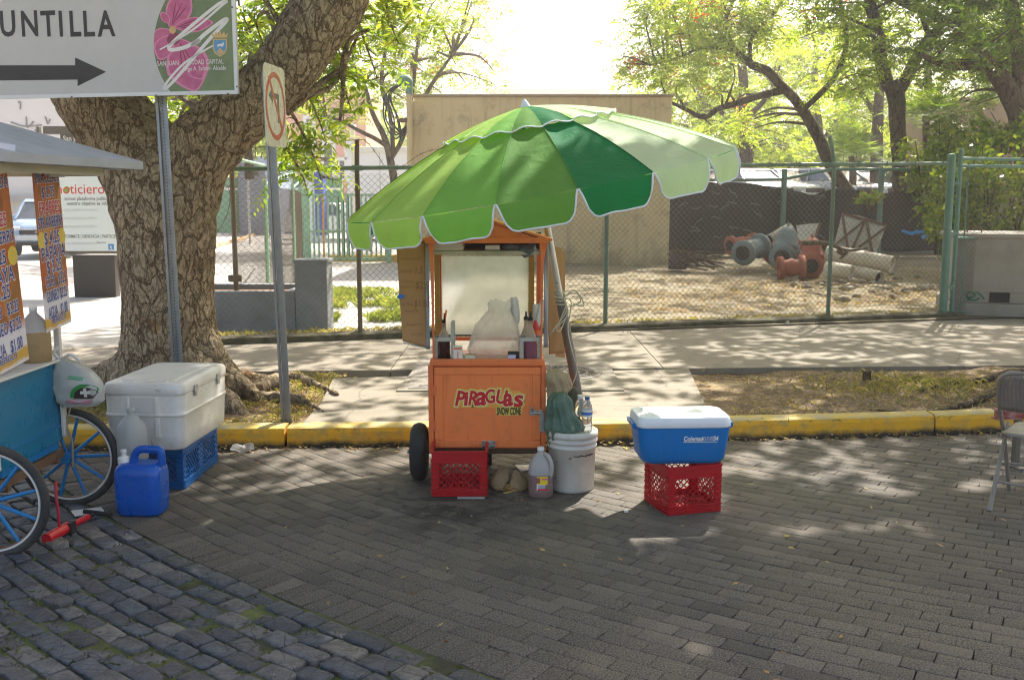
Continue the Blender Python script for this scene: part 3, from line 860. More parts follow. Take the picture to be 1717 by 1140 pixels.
# ---------------------------------------------------------------- the big tree on the left
TY = 8.6
base = G(300, 655, SW); base.y = TY; base.x = P(297, 600, TY).x
t = thing('shade_tree', 'big forked shade tree with fissured bark behind the white cooler', 'tree', base)
def TP(u, v, dy=0.0): return P(u, v, TY + dy) - base
pm = TY / math.cos(0) / FPX
mb = MB()
def px(r): return r * TY / FPX
limb(mb, [(TP(302, 700), px(112)), (TP(298, 650), px(98)), (TP(290, 600), px(84)), (TP(284, 550), px(77)), (TP(281, 480), px(75)), (TP(280, 410), px(78)), (TP(276, 350), px(86)), (TP(262, 300), px(84)), (TP(232, 258), px(76)), (TP(195, 210), px(70)), (TP(160, 160), px(66)), (TP(110, 85, .2), px(62)), (TP(50, 0, .5), px(58)), (TP(-60, -130, 1.0), px(50))], 20)
pr = limb(mb, [(TP(282, 400), px(60)), (TP(298, 330), px(72)), (TP(322, 270), px(62)), (TP(365, 222), px(56)), (TP(415, 178), px(52)), (TP(465, 128), px(50)), (TP(510, 72), px(52)), (TP(552, 8), px(57)), (TP(600, -90), px(52)), (TP(690, -230, .3), px(44)), (TP(820, -360, .6), px(36))], 20)
rg = np.random.default_rng(11)
for (u1, v1, dy, u2, v2, dy2, r0) in ((350, 610, -.1, 425, 662, -.25, 46), (345, 620, .1, 470, 645, .15, 38), (330, 640, -.3, 395, 690, -.75, 44), (280, 640, -.35, 270, 700, -.8, 46), (235, 630, -.2, 180, 670, -.4, 50), (215, 620, .1, 120, 640, .2, 42), (300, 630, .4, 330, 625, 1.0, 40)):
    a = TP(u1, v1, dy); b = TP(u2, v2, dy2); b.z = SW - base.z + 0.0
    s0 = TP(u1 + (290 - u1) * .8, v1 - 70, dy * .3)
    limb(mb, [(s0, px(r0)), (a, px(r0 * .85)), (a.lerp(b, .55) - Vector((0, 0, .02)), px(r0 * .6)), (b, px(r0 * .36)), (b + (b - a).normalized() * .3 - Vector((0, 0, .09)), px(10))], 12)
# surface roots snaking to the right
for pts in (((430, 655), (480, 632), (540, 648), (566, 662)), ((420, 668), (452, 664), (500, 668), (545, 690))):
    q = [G(u, v, SW + .01) - base for u, v in pts]
    limb(mb, [(p, r) for p, r in zip(q, (.09, .06, .035, .02))], 8)
blended('trunk', mb, m_bark, t, 0.019, 0.024, 0.008, 12.0, .5)

# overhead crown: leaves far above the frame that dapple street and pavement; where sun reaches the ground is set by gaps in the crown
def sun_frac(x, y):
    nz = noise.noise((x * 1.1, y * 1.1, 5)) * .9 + noise.noise((x * 2.9, y * 2.9, 2)) * .6
    if ((x + .51) / 1.2) ** 2 + ((y - 5.06) / 1.2) ** 2 < 1: return 1.0
    if ((x - .75) / .42) ** 2 + ((y - 5.2) / .3) ** 2 < 1: return 0.95
    ky_ = kerb_y(x)
    if y < ky_:
        f = 0.004
        if -2.5 < x < -.4 and y > 5.75: f = .42
        elif .15 < x < 1.25 and y > 5.4: f = .9
        elif 1.25 <= x < 2.4 and y > 5.8: f = .26
        elif x >= 2.4 and y > 5.8: f = .12
        elif .5 < x < 1.3 and 4.95 < y: f = .35
        elif 1.2 < x < 2.3 and 5.05 < y < 5.4: f = .25
    elif y < 13.3 + .25 * x:
        if -1.9 < x < 1.6: f = .80 if y < 9 else .55
        elif x >= 1.6: f = .13 if y < 9.7 else .22
        else: f = .42
    else: f = .34 if x > 3 else .5
    lo = 0.002 if f < .05 else .02
    return min(1.0, max(lo, f + nz * (0.8 if f > .1 else 0.02)))
def shade_leaves(n, x0, x1, y0, y1, h0, h1, rng, area=0.0105):
    dens = n / ((x1 - x0) * (y1 - y0))
    xs = rng.uniform(x0, x1, n); ys = rng.uniform(y0, y1, n); h = rng.uniform(h0, h1, n)
    keep = np.array([rng.uniform() < min(1, -math.log(max(1e-3, sun_frac(a, b))) / area / dens) for a, b in zip(xs, ys)])
    lo = (2.35 + .215 * ys) / .84
    keep &= h > lo
    xs, ys, h = xs[keep], ys[keep], h[keep]
    k = h / SUN.z
    return np.stack([xs + SUN.x * k, ys + SUN.y * k, h], 1)
rg = np.random.default_rng(21)
pts = shade_leaves(110000, -7.5, 6.5, 1.0, 13.0, 5.3, 7.6, rg)
left = pts[:, 0] < 5.0
vb = broad(pts[left], rg, 0.27, 0.16)
mbB = MB()
# near hanging sprays of this tree seen beside and behind the limb
cl = [(560, 60, 1.2, .55), (615, 80, 1.8, .35), (530, 190, 2.0, .42), (570, 130, .9, .35), (520, 250, 1.6, .3), (470, 60, 2.6, .5), (430, 40, 2.4, .5), (425, 110, 2.6, .4), (250, 190, 2.2, .35), (300, 205, 2.8, .35), (330, 150, 3.0, .5), (400, 0, 2.0, .5), (650, 20, 1.2, .4), (350, 100, 3.2, .5), (500, 280, 2.4, .25)]
fr = []
for u, v, dy, rr in cl:
    c = TP(u, v, dy)
    fr.append(in_ell(rg, 19, c, (rr, rr * 1.2, rr * .8)))
    # nearest limb point
    src = min(pr[18:], key=lambda q: (q - c).length)
    mid_ = src.lerp(c, .55) + Vector((0, 0, .25))
    pth = smoothpath([src, mid_, c, c + Vector((.1, 0, -.3))], 5); mbB.tube(pth, lerp_list([.035, .022, .012, .005], len(pth)), 6)
    twigs(mbB, pth, rg, 5, rr * .9, .008, .0)
# the bent bare branch hanging under the limb
for pts_ in (((505, 165, .1), (545, 135, .3), (572, 120, .3), (575, 150, .3), (570, 205, .3)), ((480, 190, .2), (520, 160, .3), (560, 140, .35), (600, 60, .5)), ((575, 118, .3), (585, 70, .3), (620, 50, .4))):
    pth = smoothpath([TP(*q) for q in pts_], 6); mbB.tube(pth, lerp_list([.035, .028, .022, .012], len(pth)), 6)
fr = np.concatenate(fr)
vf = fronds(fr, rg, 0.42, 9, 0.12, 0.036, 0.4)
# scaffold limbs carrying the overhead crown
tops = [(TP(690, -230, .3)), TP(600, -90), TP(820, -360, .6)]
sc_ = []
for (ex, ey, ez) in ((-5, 7, 6.5), (-2, 6.5, 6.5), (-3, 11, 6.8), (-5, 10.5, 7), (-1, 14, 7.4)):
    e = Vector((ex, ey, ez)) - base; s0 = tops[2] if ex > -1 else (TP(-60, -130, 1.0) if ex < -3 else tops[0])
    pth = smoothpath([s0, s0.lerp(e, .5) + Vector((0, 0, .5)), e], 7); mbB.tube(pth, lerp_list([.13, .07, .03], len(pth)), 7); twigs(mbB, pth, rg, 6, 1.2, .015)
mbB.build('branch', m_bark, t)
crown = quads_obj('crown', np.concatenate([vb - np.array(base), vf]), m_leaf_a, t)

# tree just right of the frame whose roots cross the verge
b2 = Vector((5.6, 8.8, SW))
t = thing('roadside_tree', 'shade tree on the verge at the right whose roots run along the kerb', 'tree', b2)
mb = MB()
limb(mb, [(Vector((0, 0, -.1)), .5), (Vector((0, 0, .3)), .36), (Vector((.05, .05, 1.5)), .3), (Vector((-.1, .2, 3.0)), .28), (Vector((-.4, .6, 4.6)), .2), (Vector((-.9, 1.5, 6.2)), .1)], 14)
limb(mb, [(Vector((.05, .05, 2.2)), .2), (Vector((.8, .4, 3.6)), .17), (Vector((1.6, 1, 5.8)), .08)], 10)
for pts_ in (((1717, 640), (1640, 666), (1570, 688), (1510, 688), (1450, 684)), ((1717, 622), (1660, 632), (1600, 640), (1540, 652))):
    q = [G(u, v, SW) - b2 for u, v in pts_]
    limb(mb, [(Vector((-.1, -.1, .12)), .2)] + [(p - Vector((0, 0, .015)), r) for p, r in zip(q, (.05, .035, .028, .02, .01))], 8, 6, .012)
blended('trunk', mb, m_bark2, t, 0.018, 0.006, 0.0)
crown = quads_obj('crown', broad(pts[~left], rg, 0.27, 0.16), m_leaf_a, t, b2)

# ---------------------------------------------------------------- trees beyond the fence
def wild_tree(name, label, Y, trunk, limbs, clumps, mt, nf, rng, group=None, frond=(0.7, 8, 0.20, 0.055), bark=None, blossom=0, leafy='frond', extra=None, twn=3):
    """trunk/limbs: lists of (u, v, radius_m[, dY]) survey points; clumps: (u, v, dY, radius)"""
    bse = P(trunk[0][0], trunk[0][1], Y)
    t = thing(name, label, 'tree', bse, 0, group)
    W = lambda q: P(q[0], q[1], Y + (q[3] if len(q) > 3 else 0)) - bse
    mb = MB(); paths = []
    for l in [trunk] + limbs: paths.append(limb(mb, [(W(q), q[2]) for q in l], 10, 6, .04))
    mb2 = MB()
    pts = []
    allp = [p for pp in paths for p in pp]
    for u, v, dy, rr in clumps:
        c = P(u, v, Y + dy) - bse
        src = min(allp, key=lambda q: (q - c).length + max(0, q.z - c.z) * 1.0)
        pth = smoothpath([src, src.lerp(c, .5) + Vector((rng.normal(0, .2), rng.normal(0, .2), .25 * rr)), c], 5)
        L = (c - src).length
        mb2.tube(pth, lerp_list([.02 + .012 * L, .012 + .006 * L, .008], len(pth)), 5)
        twigs(mb2, pth, rng, twn, rr * .9, .012, .1)
        pts.append(in_ell(rng, max(6, int(nf * rr * rr)), c, (rr, rr, rr * .7)))
    for q in mb2.f: pass
    off = len(mb.v); mb.v += mb2.v; mb.f += [[i + off for i in f] for f in mb2.f]; mb.m += mb2.m; mb.s += mb2.s
    mb.build('trunk', bark or m_bark2, t)
    pts = np.concatenate(pts)
    v = fronds(pts, rng, *frond) if leafy == 'frond' else broad(np.repeat(pts, 12, 0) + rng.normal(0, .22, (len(pts) * 12, 3)), rng, *leafy)
    if extra is not None: v = np.concatenate([v, broad(extra, rng, 0.3, 0.18) - np.array(bse)])
    quads_obj('crown', v, mt, t)
    if blossom:
        sel = pts[rng.integers(0, len(pts), blossom)]
        q = np.repeat(sel, 26, 0) + rng.normal(0, 1, (blossom * 26, 3)) * np.array([.16, .12, .12])
        o = quads_obj('blossom', broad(q, rng, 0.10, 0.08), m_blossom, t)
        o['kind'] = 'stuff'
    return t
def fill(rng, u0, u1, v0, v1, n, d0, d1, r0, r1):
    return [(rng.uniform(u0, u1), rng.uniform(v0, v1), rng.uniform(d0, d1), rng.uniform(r0, r1)) for _ in range(n)]
rg = np.random.default_rng(31)
yardshade = shade_leaves(18000, -1, 13, 13.2, 22, 7.5, 10.5, rg, 0.028)
# poinciana with the bare leaning trunk
wild_tree('flame_tree', 'leaning flame tree with a low crooked branch, its orange flowers right of the beige wall', 30,
    [(1440, 345, 0.204), (1400, 290, 0.184), (1375, 235, 0.170), (1345, 185, 0.150), (1318, 150, 0.136)],
    [[(1318, 150, 0.136), (1285, 120, 0.136), (1258, 106, 0.116), (1235, 85, 0.088), (1215, 40, 0.068), (1235, -10, 0.054)],
     [(1318, 150, 0.116), (1285, 158, 0.109), (1240, 172, 0.102), (1205, 182, 0.088), (1180, 196, 0.075), (1150, 184, 0.061), (1122, 170, 0.041)],
     [(1258, 106, 0.068), (1262, 60, 0.061), (1300, 20, 0.048), (1330, -30, 0.034)],
     [(1345, 185, 0.095), (1400, 130, 0.082), (1420, 60, 0.068), (1400, -20, 0.048)],
     [(1235, 85, 0.054), (1180, 80, 0.048), (1130, 100, 0.034), (1090, 110, 0.020)]],
    fill(rg, 1070, 1330, -60, 70, 26, -2, 3, .8, 1.5) + fill(rg, 1050, 1230, 60, 150, 12, -2, 3, .6, 1.1) + fill(rg, 1240, 1460, 20, 130, 9, 0, 4, .6, 1.1) + fill(rg, 1015, 1075, 95, 150, 4, 0, 3, .4, .7) + fill(rg, 1150, 1300, 150, 230, 8, 1, 4, .5, .9),
    m_leaf_b, 27, rg, 'trees beyond the fences', blossom=34)
# thick trunk A
wild_tree('forked_tree', 'thick upright forked tree standing behind the white pipes', 29,
    [(1508, 345, 0.245), (1510, 280, 0.224), (1506, 220, 0.224), (1502, 160, 0.245), (1492, 140, 0.245)],
    [[(1490, 150, 0.190), (1478, 105, 0.177), (1470, 50, 0.170), (1458, 0, 0.163), (1450, -80, 0.122)],
     [(1510, 150, 0.177), (1535, 100, 0.163), (1560, 65, 0.163), (1590, 45, 0.150), (1620, 25, 0.122), (1665, 0, 0.102), (1720, -40, 0.068)],
     [(1590, 45, 0.136), (1560, 20, 0.136), (1520, 8, 0.122), (1480, -14, 0.102)],
     [(1560, 60, 0.082), (1545, 30, 0.068), (1530, -20, 0.048)]],
    fill(rg, 1380, 1717, -70, 30, 22, -3, 2, .8, 1.4) + fill(rg, 1480, 1700, 30, 120, 14, -3, 2, .5, .9) + fill(rg, 1380, 1480, 20, 160, 8, 0, 3, .6, 1.0) + fill(rg, 1400, 1640, -190, -70, 14, -3, 2, .9, 1.5),
    m_leaf_a, 32, rg, 'trees beyond the fences', blossom=8, extra=yardshade)
# dark trunk B at the right edge
wild_tree('dark_tree', 'dark leaning tree at the right edge with a long low horizontal limb', 25,
    [(1735, 330, 0.374), (1722, 260, 0.326), (1708, 190, 0.286), (1690, 150, 0.245), (1668, 118, 0.204)],
    [[(1690, 150, 0.170), (1660, 112, 0.150), (1630, 112, 0.116), (1600, 112, 0.102), (1572, 104, 0.082), (1545, 92, 0.061)],
     [(1668, 118, 0.136), (1645, 85, 0.122), (1610, 55, 0.102), (1580, 30, 0.068)],
     [(1700, 170, 0.204), (1712, 110, 0.204), (1700, 40, 0.184), (1690, -40, 0.136)],
     [(1708, 180, 0.204), (1760, 100, 0.170), (1790, 0, 0.136)]],
    fill(rg, 1560, 1760, 10, 110, 14, -2, 3, .5, .9) + fill(rg, 1600, 1760, 110, 200, 7, 1, 4, .5, .8) + fill(rg, 1600, 1800, -90, 10, 12, -2, 2, .7, 1.2),
    m_leaf_c, 38, rg, 'trees beyond the fences')
# slim trunk behind
wild_tree('slim_tree', 'slim pale tree between the leaning flame tree and the forked tree', 38,
    [(1470, 340, .28), (1470, 280, .24), (1472, 200, .2), (1475, 140, .16), (1480, 60, .1)], [[(1472, 200, .1), (1440, 150, .08), (1410, 120, .05)]],
    fill(rg, 1360, 1500, 60, 250, 14, 0, 4, .7, 1.2), m_leaf_b, 24, rg, 'trees beyond the fences')
wild_tree('pale_tree', 'pale sunlit tree close behind the right end of the beige wall', 42,
    [(1250, 330, .3), (1252, 250, .26), (1248, 180, .22), (1245, 110, .18), (1240, 50, .12)], [[(1250, 230, .12), (1210, 190, .1), (1170, 170, .06)], [(1250, 200, .12), (1300, 150, .1)]],
    fill(rg, 1130, 1340, 60, 270, 30, 0, 6, .9, 1.6), m_leaf_b, 22, rg, 'trees beyond the fences')
for u_, Y_, lab, uu in ((1180, 50, 'dense sunlit tree far behind the right end of the beige wall', (1080, 1300)), (1370, 56, 'dense sunlit tree far behind the leaning flame tree', (1270, 1480)), (1560, 52, 'dense sunlit tree far behind the forked tree', (1450, 1660)), (1700, 47, 'dense sunlit tree far behind the dark tree at the right edge', (1610, 1800))):
    wild_tree('far_tree', lab, Y_, [(u_, 330, .3), (u_ + 5, 240, .24), (u_ - 4, 150, .18), (u_, 60, .1)], [[(u_ + 5, 240, .14), (u_ + 60, 170, .08)], [(u_, 200, .14), (u_ - 70, 140, .08)]],
        fill(rg, uu[0], uu[1], 40 if u_ > 1250 else 120, 290, 30, -2, 5, 1.4, 2.3), m_leaf_b, 8, rg, 'trees beyond the fences', frond=(1.2, 8, .34, .10))
# left mid distance, washed by the sun
wild_tree('feathery_tree', 'feathery sunlit tree left of the beige wall above the white trailer', 34,
    [(664, 330, .15), (655, 270, .13), (645, 235, .11), (625, 190, .08), (610, 140, .06)],
    [[(655, 270, .09), (680, 220, .08), (690, 160, .07), (700, 80, .05)], [(648, 245, .08), (610, 222, .07), (575, 205, .05), (545, 195, .04)], [(660, 260, .08), (655, 200, .07), (640, 140, .07), (650, 60, .05)], [(680, 220, .09), (720, 150, .07), (760, 90, .04)]],
    fill(rg, 560, 810, -40, 80, 26, -2, 4, 1.0, 1.7) + fill(rg, 480, 760, 80, 170, 22, -2, 4, .8, 1.4) + fill(rg, 500, 690, 165, 225, 10, -1, 3, .5, .9) + fill(rg, 740, 830, 60, 150, 6, 2, 5, .8, 1.2),
    m_leaf_b, 15, rg, 'trees beyond the fences', blossom=22)
wild_tree('street_tree', 'bushy tree seen through the fork of the big trunk', 26,
    [(420, 300, .12), (415, 250, .11), (410, 180, .09), (400, 90, .06)], [[(415, 240, .1), (450, 190, .07), (480, 150, .04)], [(412, 220, .1), (370, 180, .07)]],
    fill(rg, 240, 480, 60, 215, 20, -1, 3, .6, 1.1) + fill(rg, 390, 520, -30, 70, 9, -1, 3, .7, 1.1) + fill(rg, 90, 260, 120, 180, 5, 4, 8, .5, .8), m_leaf_a, 24, rg, 'trees beyond the fences')
# low shrubby growth and far treeline
def bush(name, label, u0, u1, v0, v1, Y, dep, n, mt, lw, rng, cat='bush', group=None, stems=8):
    p0 = P(u0, v1, Y); p1 = P(u1, v0, Y); bse = Vector(((p0.x + p1.x) / 2, Y, p0.z))
    W, H = (p1.x - p0.x), p1.z - p0.z
    t = thing(name, label, cat, bse, 0, group)
    mb = MB()
    for _ in range(stems):
        x = rng.uniform(-.45, .45) * W; y = rng.uniform(-.4, .4) * dep
        pth = smoothpath([(x * .6, y * .6, -.1), (x * .85, y, H * .4), (x + rng.normal(0, .15), y, H * rng.uniform(.6, .95))], 4); mb.tube(pth, lerp_list([.03, .02, .006], len(pth)), 5)
    mb.build('stem', m_bark2, t)
    nc = max(5, int(n / 90)); cs = []
    for _ in range(nc):
        x = rng.uniform(-.5, .5) * W; hh = H * (1 - .35 * abs(2 * x / W) ** 2) * rng.uniform(.82, 1.06)
        cs.append(in_ell(rng, n // nc, (x, rng.uniform(-.5, .5) * dep, rng.uniform(.05, .95) * hh), (min(.5, W * .25), min(.5, dep * .4), min(.4, H * .2)), .6))
    quads_obj('foliage', broad(np.concatenate(cs), rng, *lw), mt, t)
    return t
rg = np.random.default_rng(41)
bush('hedge', 'tall leafy hedge climbing the fence behind the grey utility box', 1590, 1740, 232, 420, 20, 2.0, 5200, m_leaf_d, (.13, .08), rg, 'hedge', stems=14)
bush('bush', 'bright bush between the forked tree and the hedge', 1530, 1640, 180, 330, 27, 2.5, 2600, m_leaf_d, (.17, .10), rg)
bush('bush', 'yellow green vine hanging over the building at the right edge', 1630, 1730, 178, 250, 22.5, 1.4, 1300, m_leaf_d, (.13, .09), rg)
bush('bush', 'sunlit bush behind the right corner of the beige wall', 1120, 1250, 190, 318, 48, 3, 2200, m_leaf_b, (.3, .17), rg)
bush('bush', 'low sunlit bush behind the parked cars near the leaning trunk', 1240, 1370, 200, 300, 52, 3, 2200, m_leaf_b, (.3, .17), rg)
bush('bush', 'yellowish bush between the two palms', 1385, 1480, 190, 300, 54, 3, 1700, m_leaf_b, (.3, .17), rg)
bush('bush', 'dark leafy bush in front of the forked tree trunk, low over the dark screen', 1440, 1475, 312, 352, 24.5, .7, 170, m_leaf_b, (.17, .09), rg)
bush('bush', 'weedy bush climbing over the screen at the right beside the utility box', 1555, 1600, 290, 420, 22, 1.0, 700, m_leaf_d, (.13, .08), rg)
bush('bush', 'small dark bush on top of the far wall left of the pink building', 375, 475, 215, 262, 44, 3, 900, m_leaf_b, (.3, .18), rg)
# far wood: one mass
fw = []
for _ in range(150):
    u = rg.uniform(-200, 1900); Y = rg.uniform(85, 120); c = P(u, rg.uniform(225, 300), Y)
    if 830 < u < 1010: c.z = min(c.z, 6)
    fw.append(in_ell(rg, 110, c, (4.5, 4, 3.0)))
stuff(quads_obj('far_wood', broad(np.concatenate(fw), rg, 1.1, .7), m_leaf_b), 'far sunlit wood closing the view beyond the car park', 'wood')

def palm(label, u, v0, vb, Y, n, L, rng):
    """low spiky palm: trunk and arching fronds with narrow leaflets"""
    b = P(u, vb, Y); top = P(u, v0, Y) - b
    t = thing('palm', label, 'palm', b, 0, 'palms beyond the fences')
    mb = MB(); mb.tube([Vector((0, 0, -.2)), top * .5 + Vector((.05, 0, 0)), top], [.16, .13, .1], 9); mb.build('trunk', m_bark2, t)
    vs = []
    for i in range(n):
        az = rng.uniform(0, 2 * math.pi); el = rng.uniform(.1, 1.35); d = np.array([math.cos(az) * math.cos(el), math.sin(az) * math.cos(el), math.sin(el)])
        ks = np.linspace(.15, 1, 16); LL = L * rng.uniform(.7, 1.1)
        p = np.array(top)[None] + d[None] * (ks * LL)[:, None] - np.array([0, 0, 1])[None] * (.45 * LL * ks ** 2 * math.cos(el))[:, None]
        sd = np.cross(d, [0, 0, 1.0]); sd /= max(1e-6, np.linalg.norm(sd))
        for s_ in (-1, 1):
            ld = sd[None] * s_ + d[None] * .7 - np.array([0, 0, .35])[None] * ks[:, None] + rng.normal(0, .1, (16, 3))
            vs.append(leaf_quads(p, ld, np.tile(np.cross(sd, d), (16, 1)) + rng.normal(0, .3, (16, 3)), L * .40 * np.sin(np.pi * (ks * .85 + .1)), .035))
    quads_obj('crown', np.concatenate(vs), m_palm, t)
palm('spiky sunlit palm right of the forked tree trunk', 1552, 195, 330, 31, 46, 1.5, rg)
palm('spiky palm left of the slim pale tree', 1428, 262, 330, 36, 34, 1.6, rg)
palm('small pale palm beside the leaning flame tree', 1205, 165, 330, 55, 26, 2.2, rg)
# ================================================================ THE ORANGE CART AND WHAT STANDS ROUND IT
CY = 6.1
def worn_orange(name, c1, c2):
    """brush painted wood: drips running down, rubbed edges, chips to the undercoat"""
    k = NT(name); base = k.mix(k.noise(3, 6, .65), c1, c2)
    stk = k.ramp(k.noise(1.0, 7, .7, vec=k.mapped((22, 22, 1.4))), [(.54, 0.0), (.74, .65)]); base = k.mix(stk, base, dim(c1, .62))
    base = k.mix(k.ramp(k.noise(2.1, 8, .75), [(.52, 0.0), (.72, .6)]), base, lin(176, 96, 54))
    base = k.mix(k.ramp(k.noise(30, 5, .8, vec=k.mapped((1, 1, .35))), [(.66, 0.0), (.69, .8)]), base, lin(128, 76, 48))
    base = k.mix(k.ramp(k.noise(9, 7, .8), [(.68, 0.0), (.70, .7)]), base, lin(206, 170, 130))
    k.col(base); k.set(Roughness=k.ramp(k.noise(6, 5), [(.3, .35), (.7, .65)])); k.bump(k.math('ADD', k.noise(14, 6, .7), k.math('MULTIPLY', stk, .6)), .35, .006); MATS[name] = k.m; return k.m
m_or = worn_orange('orange_paint', lin(232, 118, 54), lin(244, 136, 70)); m_or2 = worn_orange('orange_paint_worn', lin(220, 106, 50), lin(236, 126, 66))
m_galv2 = plain('worn_metal', lin(172, 174, 170), 0.4, 0.5, 0.15, 12, 0.5, lin(120, 112, 100), 10)
m_steel = plain('grey_steel', lin(120, 116, 110), 0.45, 0.5, 0.1, 8, 0.4, lin(90, 82, 74), 6)
m_alu = plain('aluminium', lin(186, 184, 178), 0.35, 0.7, 0.08, 8)
m_rub = plain('tyre_rubber', (0.018, 0.018, 0.019), 0.75, 0, 0.25, 12, 0.4, lin(72, 64, 54), 6)
m_card = plain('cardboard', lin(174, 132, 86), 0.85, 0, 0.06, 3, 0.35, lin(140, 104, 66), 2)
m_white = plain('white_plastic', lin(226, 224, 216), 0.35, 0, 0.04, 4, 0.35, lin(170, 158, 136), 4)
m_paper = plain('paper', lin(222, 216, 204), 0.8, 0, 0.06, 5)
m_yel = plain('yellow_wood', lin(170, 128, 40), 0.6, 0, 0.15, 8, 0.4, lin(110, 82, 40), 6)
m_dark = plain('dark_inside', lin(52, 46, 42), 0.9, 0, 0.2, 6)
m_black = plain('black_mark', (0.012, 0.011, 0.010), 0.6)
m_red = plain('red_letter', lin(196, 22, 40), 0.4, 0, 0.1, 20)
m_glow = plain('yellow_spray', lin(222, 196, 84), 0.5, 0, 0.15, 25, 0.4, lin(206, 128, 52), 18)
m_cream = plain('cream_spray', lin(240, 226, 170), 0.5, 0, 0.06, 25)
m_silver = plain('silver_tape', lin(150, 154, 158), 0.5, 0.25, 0.1, 7, 0.25, lin(110, 112, 116), 5, bump=.5, bscale=14)
m_ink = plain('brown_ink', lin(128, 94, 62), .9)

root = Vector((P(816, 700, CY).x, CY, 0))
cart = thing('shaved_ice_cart', 'orange shaved ice cart with painted red lettering under the green umbrella', 'food cart', root)
def L(u, v, dy=0.0): return P(u, v, CY + dy) - root
xl, xr = L(719, 700).x, L(915, 700).x
zb, zc, zd, zt = L(800, 752).z, L(800, 603).z, L(800, 612).z, L(800, 404).z
DEP = 0.56
# cabinet
mb = MB()
mb.box(((xl + xr) / 2, DEP / 2, (zb + zd) / 2), (xr - xl - .012, DEP, zd - zb))
mb.build('cabinet', m_or, cart, bevel=.006)
for xa, xb_, z0 in ((xl, L(728, 700).x, L(720, 757).z), (L(907, 700).x, xr, L(912, 761).z)):
    mb = MB(); mb.box(((xa + xb_) / 2, -.004, (z0 + zd) / 2), (xb_ - xa, .035, zd - z0 + .002)); mb.build('corner_post', m_or2, cart, bevel=.004)
# door with a raised border
dx0, dx1, dz0, dz1 = L(729.5, 700).x, L(906, 700).x, L(800, 748.5).z, L(800, 614.5).z
door = MB()
door.box(((dx0 + dx1) / 2, -.008, (dz0 + dz1) / 2), (dx1 - dx0, .02, dz1 - dz0))
bw = .046
for bx_, bz_, sx_, sz_ in (((dx0 + dx1) / 2, dz1 - bw / 2, dx1 - dx0, bw), ((dx0 + dx1) / 2, dz0 + bw / 2, dx1 - dx0, bw), (dx0 + bw * .55, (dz0 + dz1) / 2, bw * 1.1, dz1 - dz0 - 2 * bw - .004), (dx1 - bw * .55, (dz0 + dz1) / 2, bw * 1.1, dz1 - dz0 - 2 * bw - .004)):
    door.box((bx_, -.022, bz_), (sx_, .010, sz_))
do = door.build('door', m_or, cart, bevel=.0025)
# graffiti lettering on the door
gl = MB()
rgl = random.Random(5)
def blob(u0, v0, u1, v1, n, spike):
    pts = []
    for i in range(n):
        a = 2 * math.pi * i / n; e = .38
        ca, sa = math.cos(a), math.sin(a)
        rr_ = 1 + spike * (rgl.random() if i % 2 else -.3 * rgl.random())
        u = (u0 + u1) / 2 + math.copysign(abs(ca) ** e, ca) * (u1 - u0) / 2 * (1 + (rr_ - 1) * .35); v = (v0 + v1) / 2 + math.copysign(abs(sa) ** e, sa) * (v1 - v0) / 2 * rr_
        q = L(u, v); pts.append((q.x, q.z))
    return pts
FR = XZ((0, -.0195, 0))
gl.prism(blob(762, 653, 874, 681, 110, .20), 0, .0005, 4, FR)
gl.prism(blob(832, 681, 875, 695, 60, .16), 0, .0008, 2, FR)
for ci, (ch, u, v, hgt, rot, wd) in enumerate((('P', 762, 678, 25, .12, .82), ('i', 777, 678, 23, -.05, 1.15), ('R', 784, 677, 23.5, .08, .8), ('a', 797, 676.5, 31, .05, .9), ('G', 813.5, 675, 22, -.12, .78), ('U', 829.5, 674, 23, .1, .82), ('a', 843.5, 679, 29, -.06, .9), ('s', 860.5, 680, 27, -.04, 1.1))):
    q = L(u, v); hm = (L(u, v - hgt).z - q.z) / .70
    for mt_, bold, dz_ in ((2, .125, .0009), (3, .064, .0018), (0, .033, .0024)):
        M = FR @ Matrix.Translation((q.x, q.z, dz_ + .00006 * ci)) @ Matrix.Rotation(-rot, 4, 'Z')
        gl.text(ch, M, hm, mt_, 0, bold, wd * .98, .12)
q = L(832.5, 694.5); hm = (L(832, 682.5).z - q.z) / .70
for wd_, uu in (('SNOW', 833), ('CONE', 855)):
    q = L(uu, 693.8)
    gl.text(wd_, FR @ Matrix.Translation((q.x, q.z, .0022)), hm, 1, 0, .035, .37, .1)
gl.build('lettering', [m_red, m_black, m_glow, m_cream, plain('orange_spray', lin(232, 152, 64), .5, 0, .12, 30, .7, lin(228, 178, 74), 22)], do)
# hinges, latch, opener, hasp
for v in (653, 712):
    mb = MB(); q = L(729, v); mb.box((q.x, -.026, q.z), (.03, .006, .062)); mb.cyl((q.x, -.03, q.z - .032), (q.x, -.03, q.z + .032), .005, n=8)
    for a in (-.02, 0, .02):
        for s_ in (-1, 1): mb.cyl((q.x + s_ * .010, -.026, q.z + a), (q.x + s_ * .010, -.031, q.z + a), .003, n=6)
    mb.build('hinge', m_or2, do)
mb = MB(); q = L(897, 690); mb.box((q.x - .012, -.03, q.z), (.045, .008, .035)); mb.cyl((q.x - .03, -.04, q.z), (q.x + .04, -.04, q.z), .008, n=10); mb.cyl((q.x - .015, -.04, q.z), (q.x - .02, -.055, q.z + .035), .006, n=8); mb.ball((q.x - .02, -.055, q.z + .035), .009)
mb.box((q.x + .035, -.03, q.z), (.02, .01, .04)); mb.build('latch', m_galv2, do)
mb = MB(); q = L(908.5, 706); mb.box((q.x, -.026, q.z), (.030, .006, .125)); mb.box((q.x, -.03, q.z - .01), (.012, .006, .06)); mb.build('hasp', m_galv2, cart, bevel=.002)
mb = MB(); q = L(819.5, 743); mb.box((q.x, -.031, q.z), (.085, .008, .048)); 
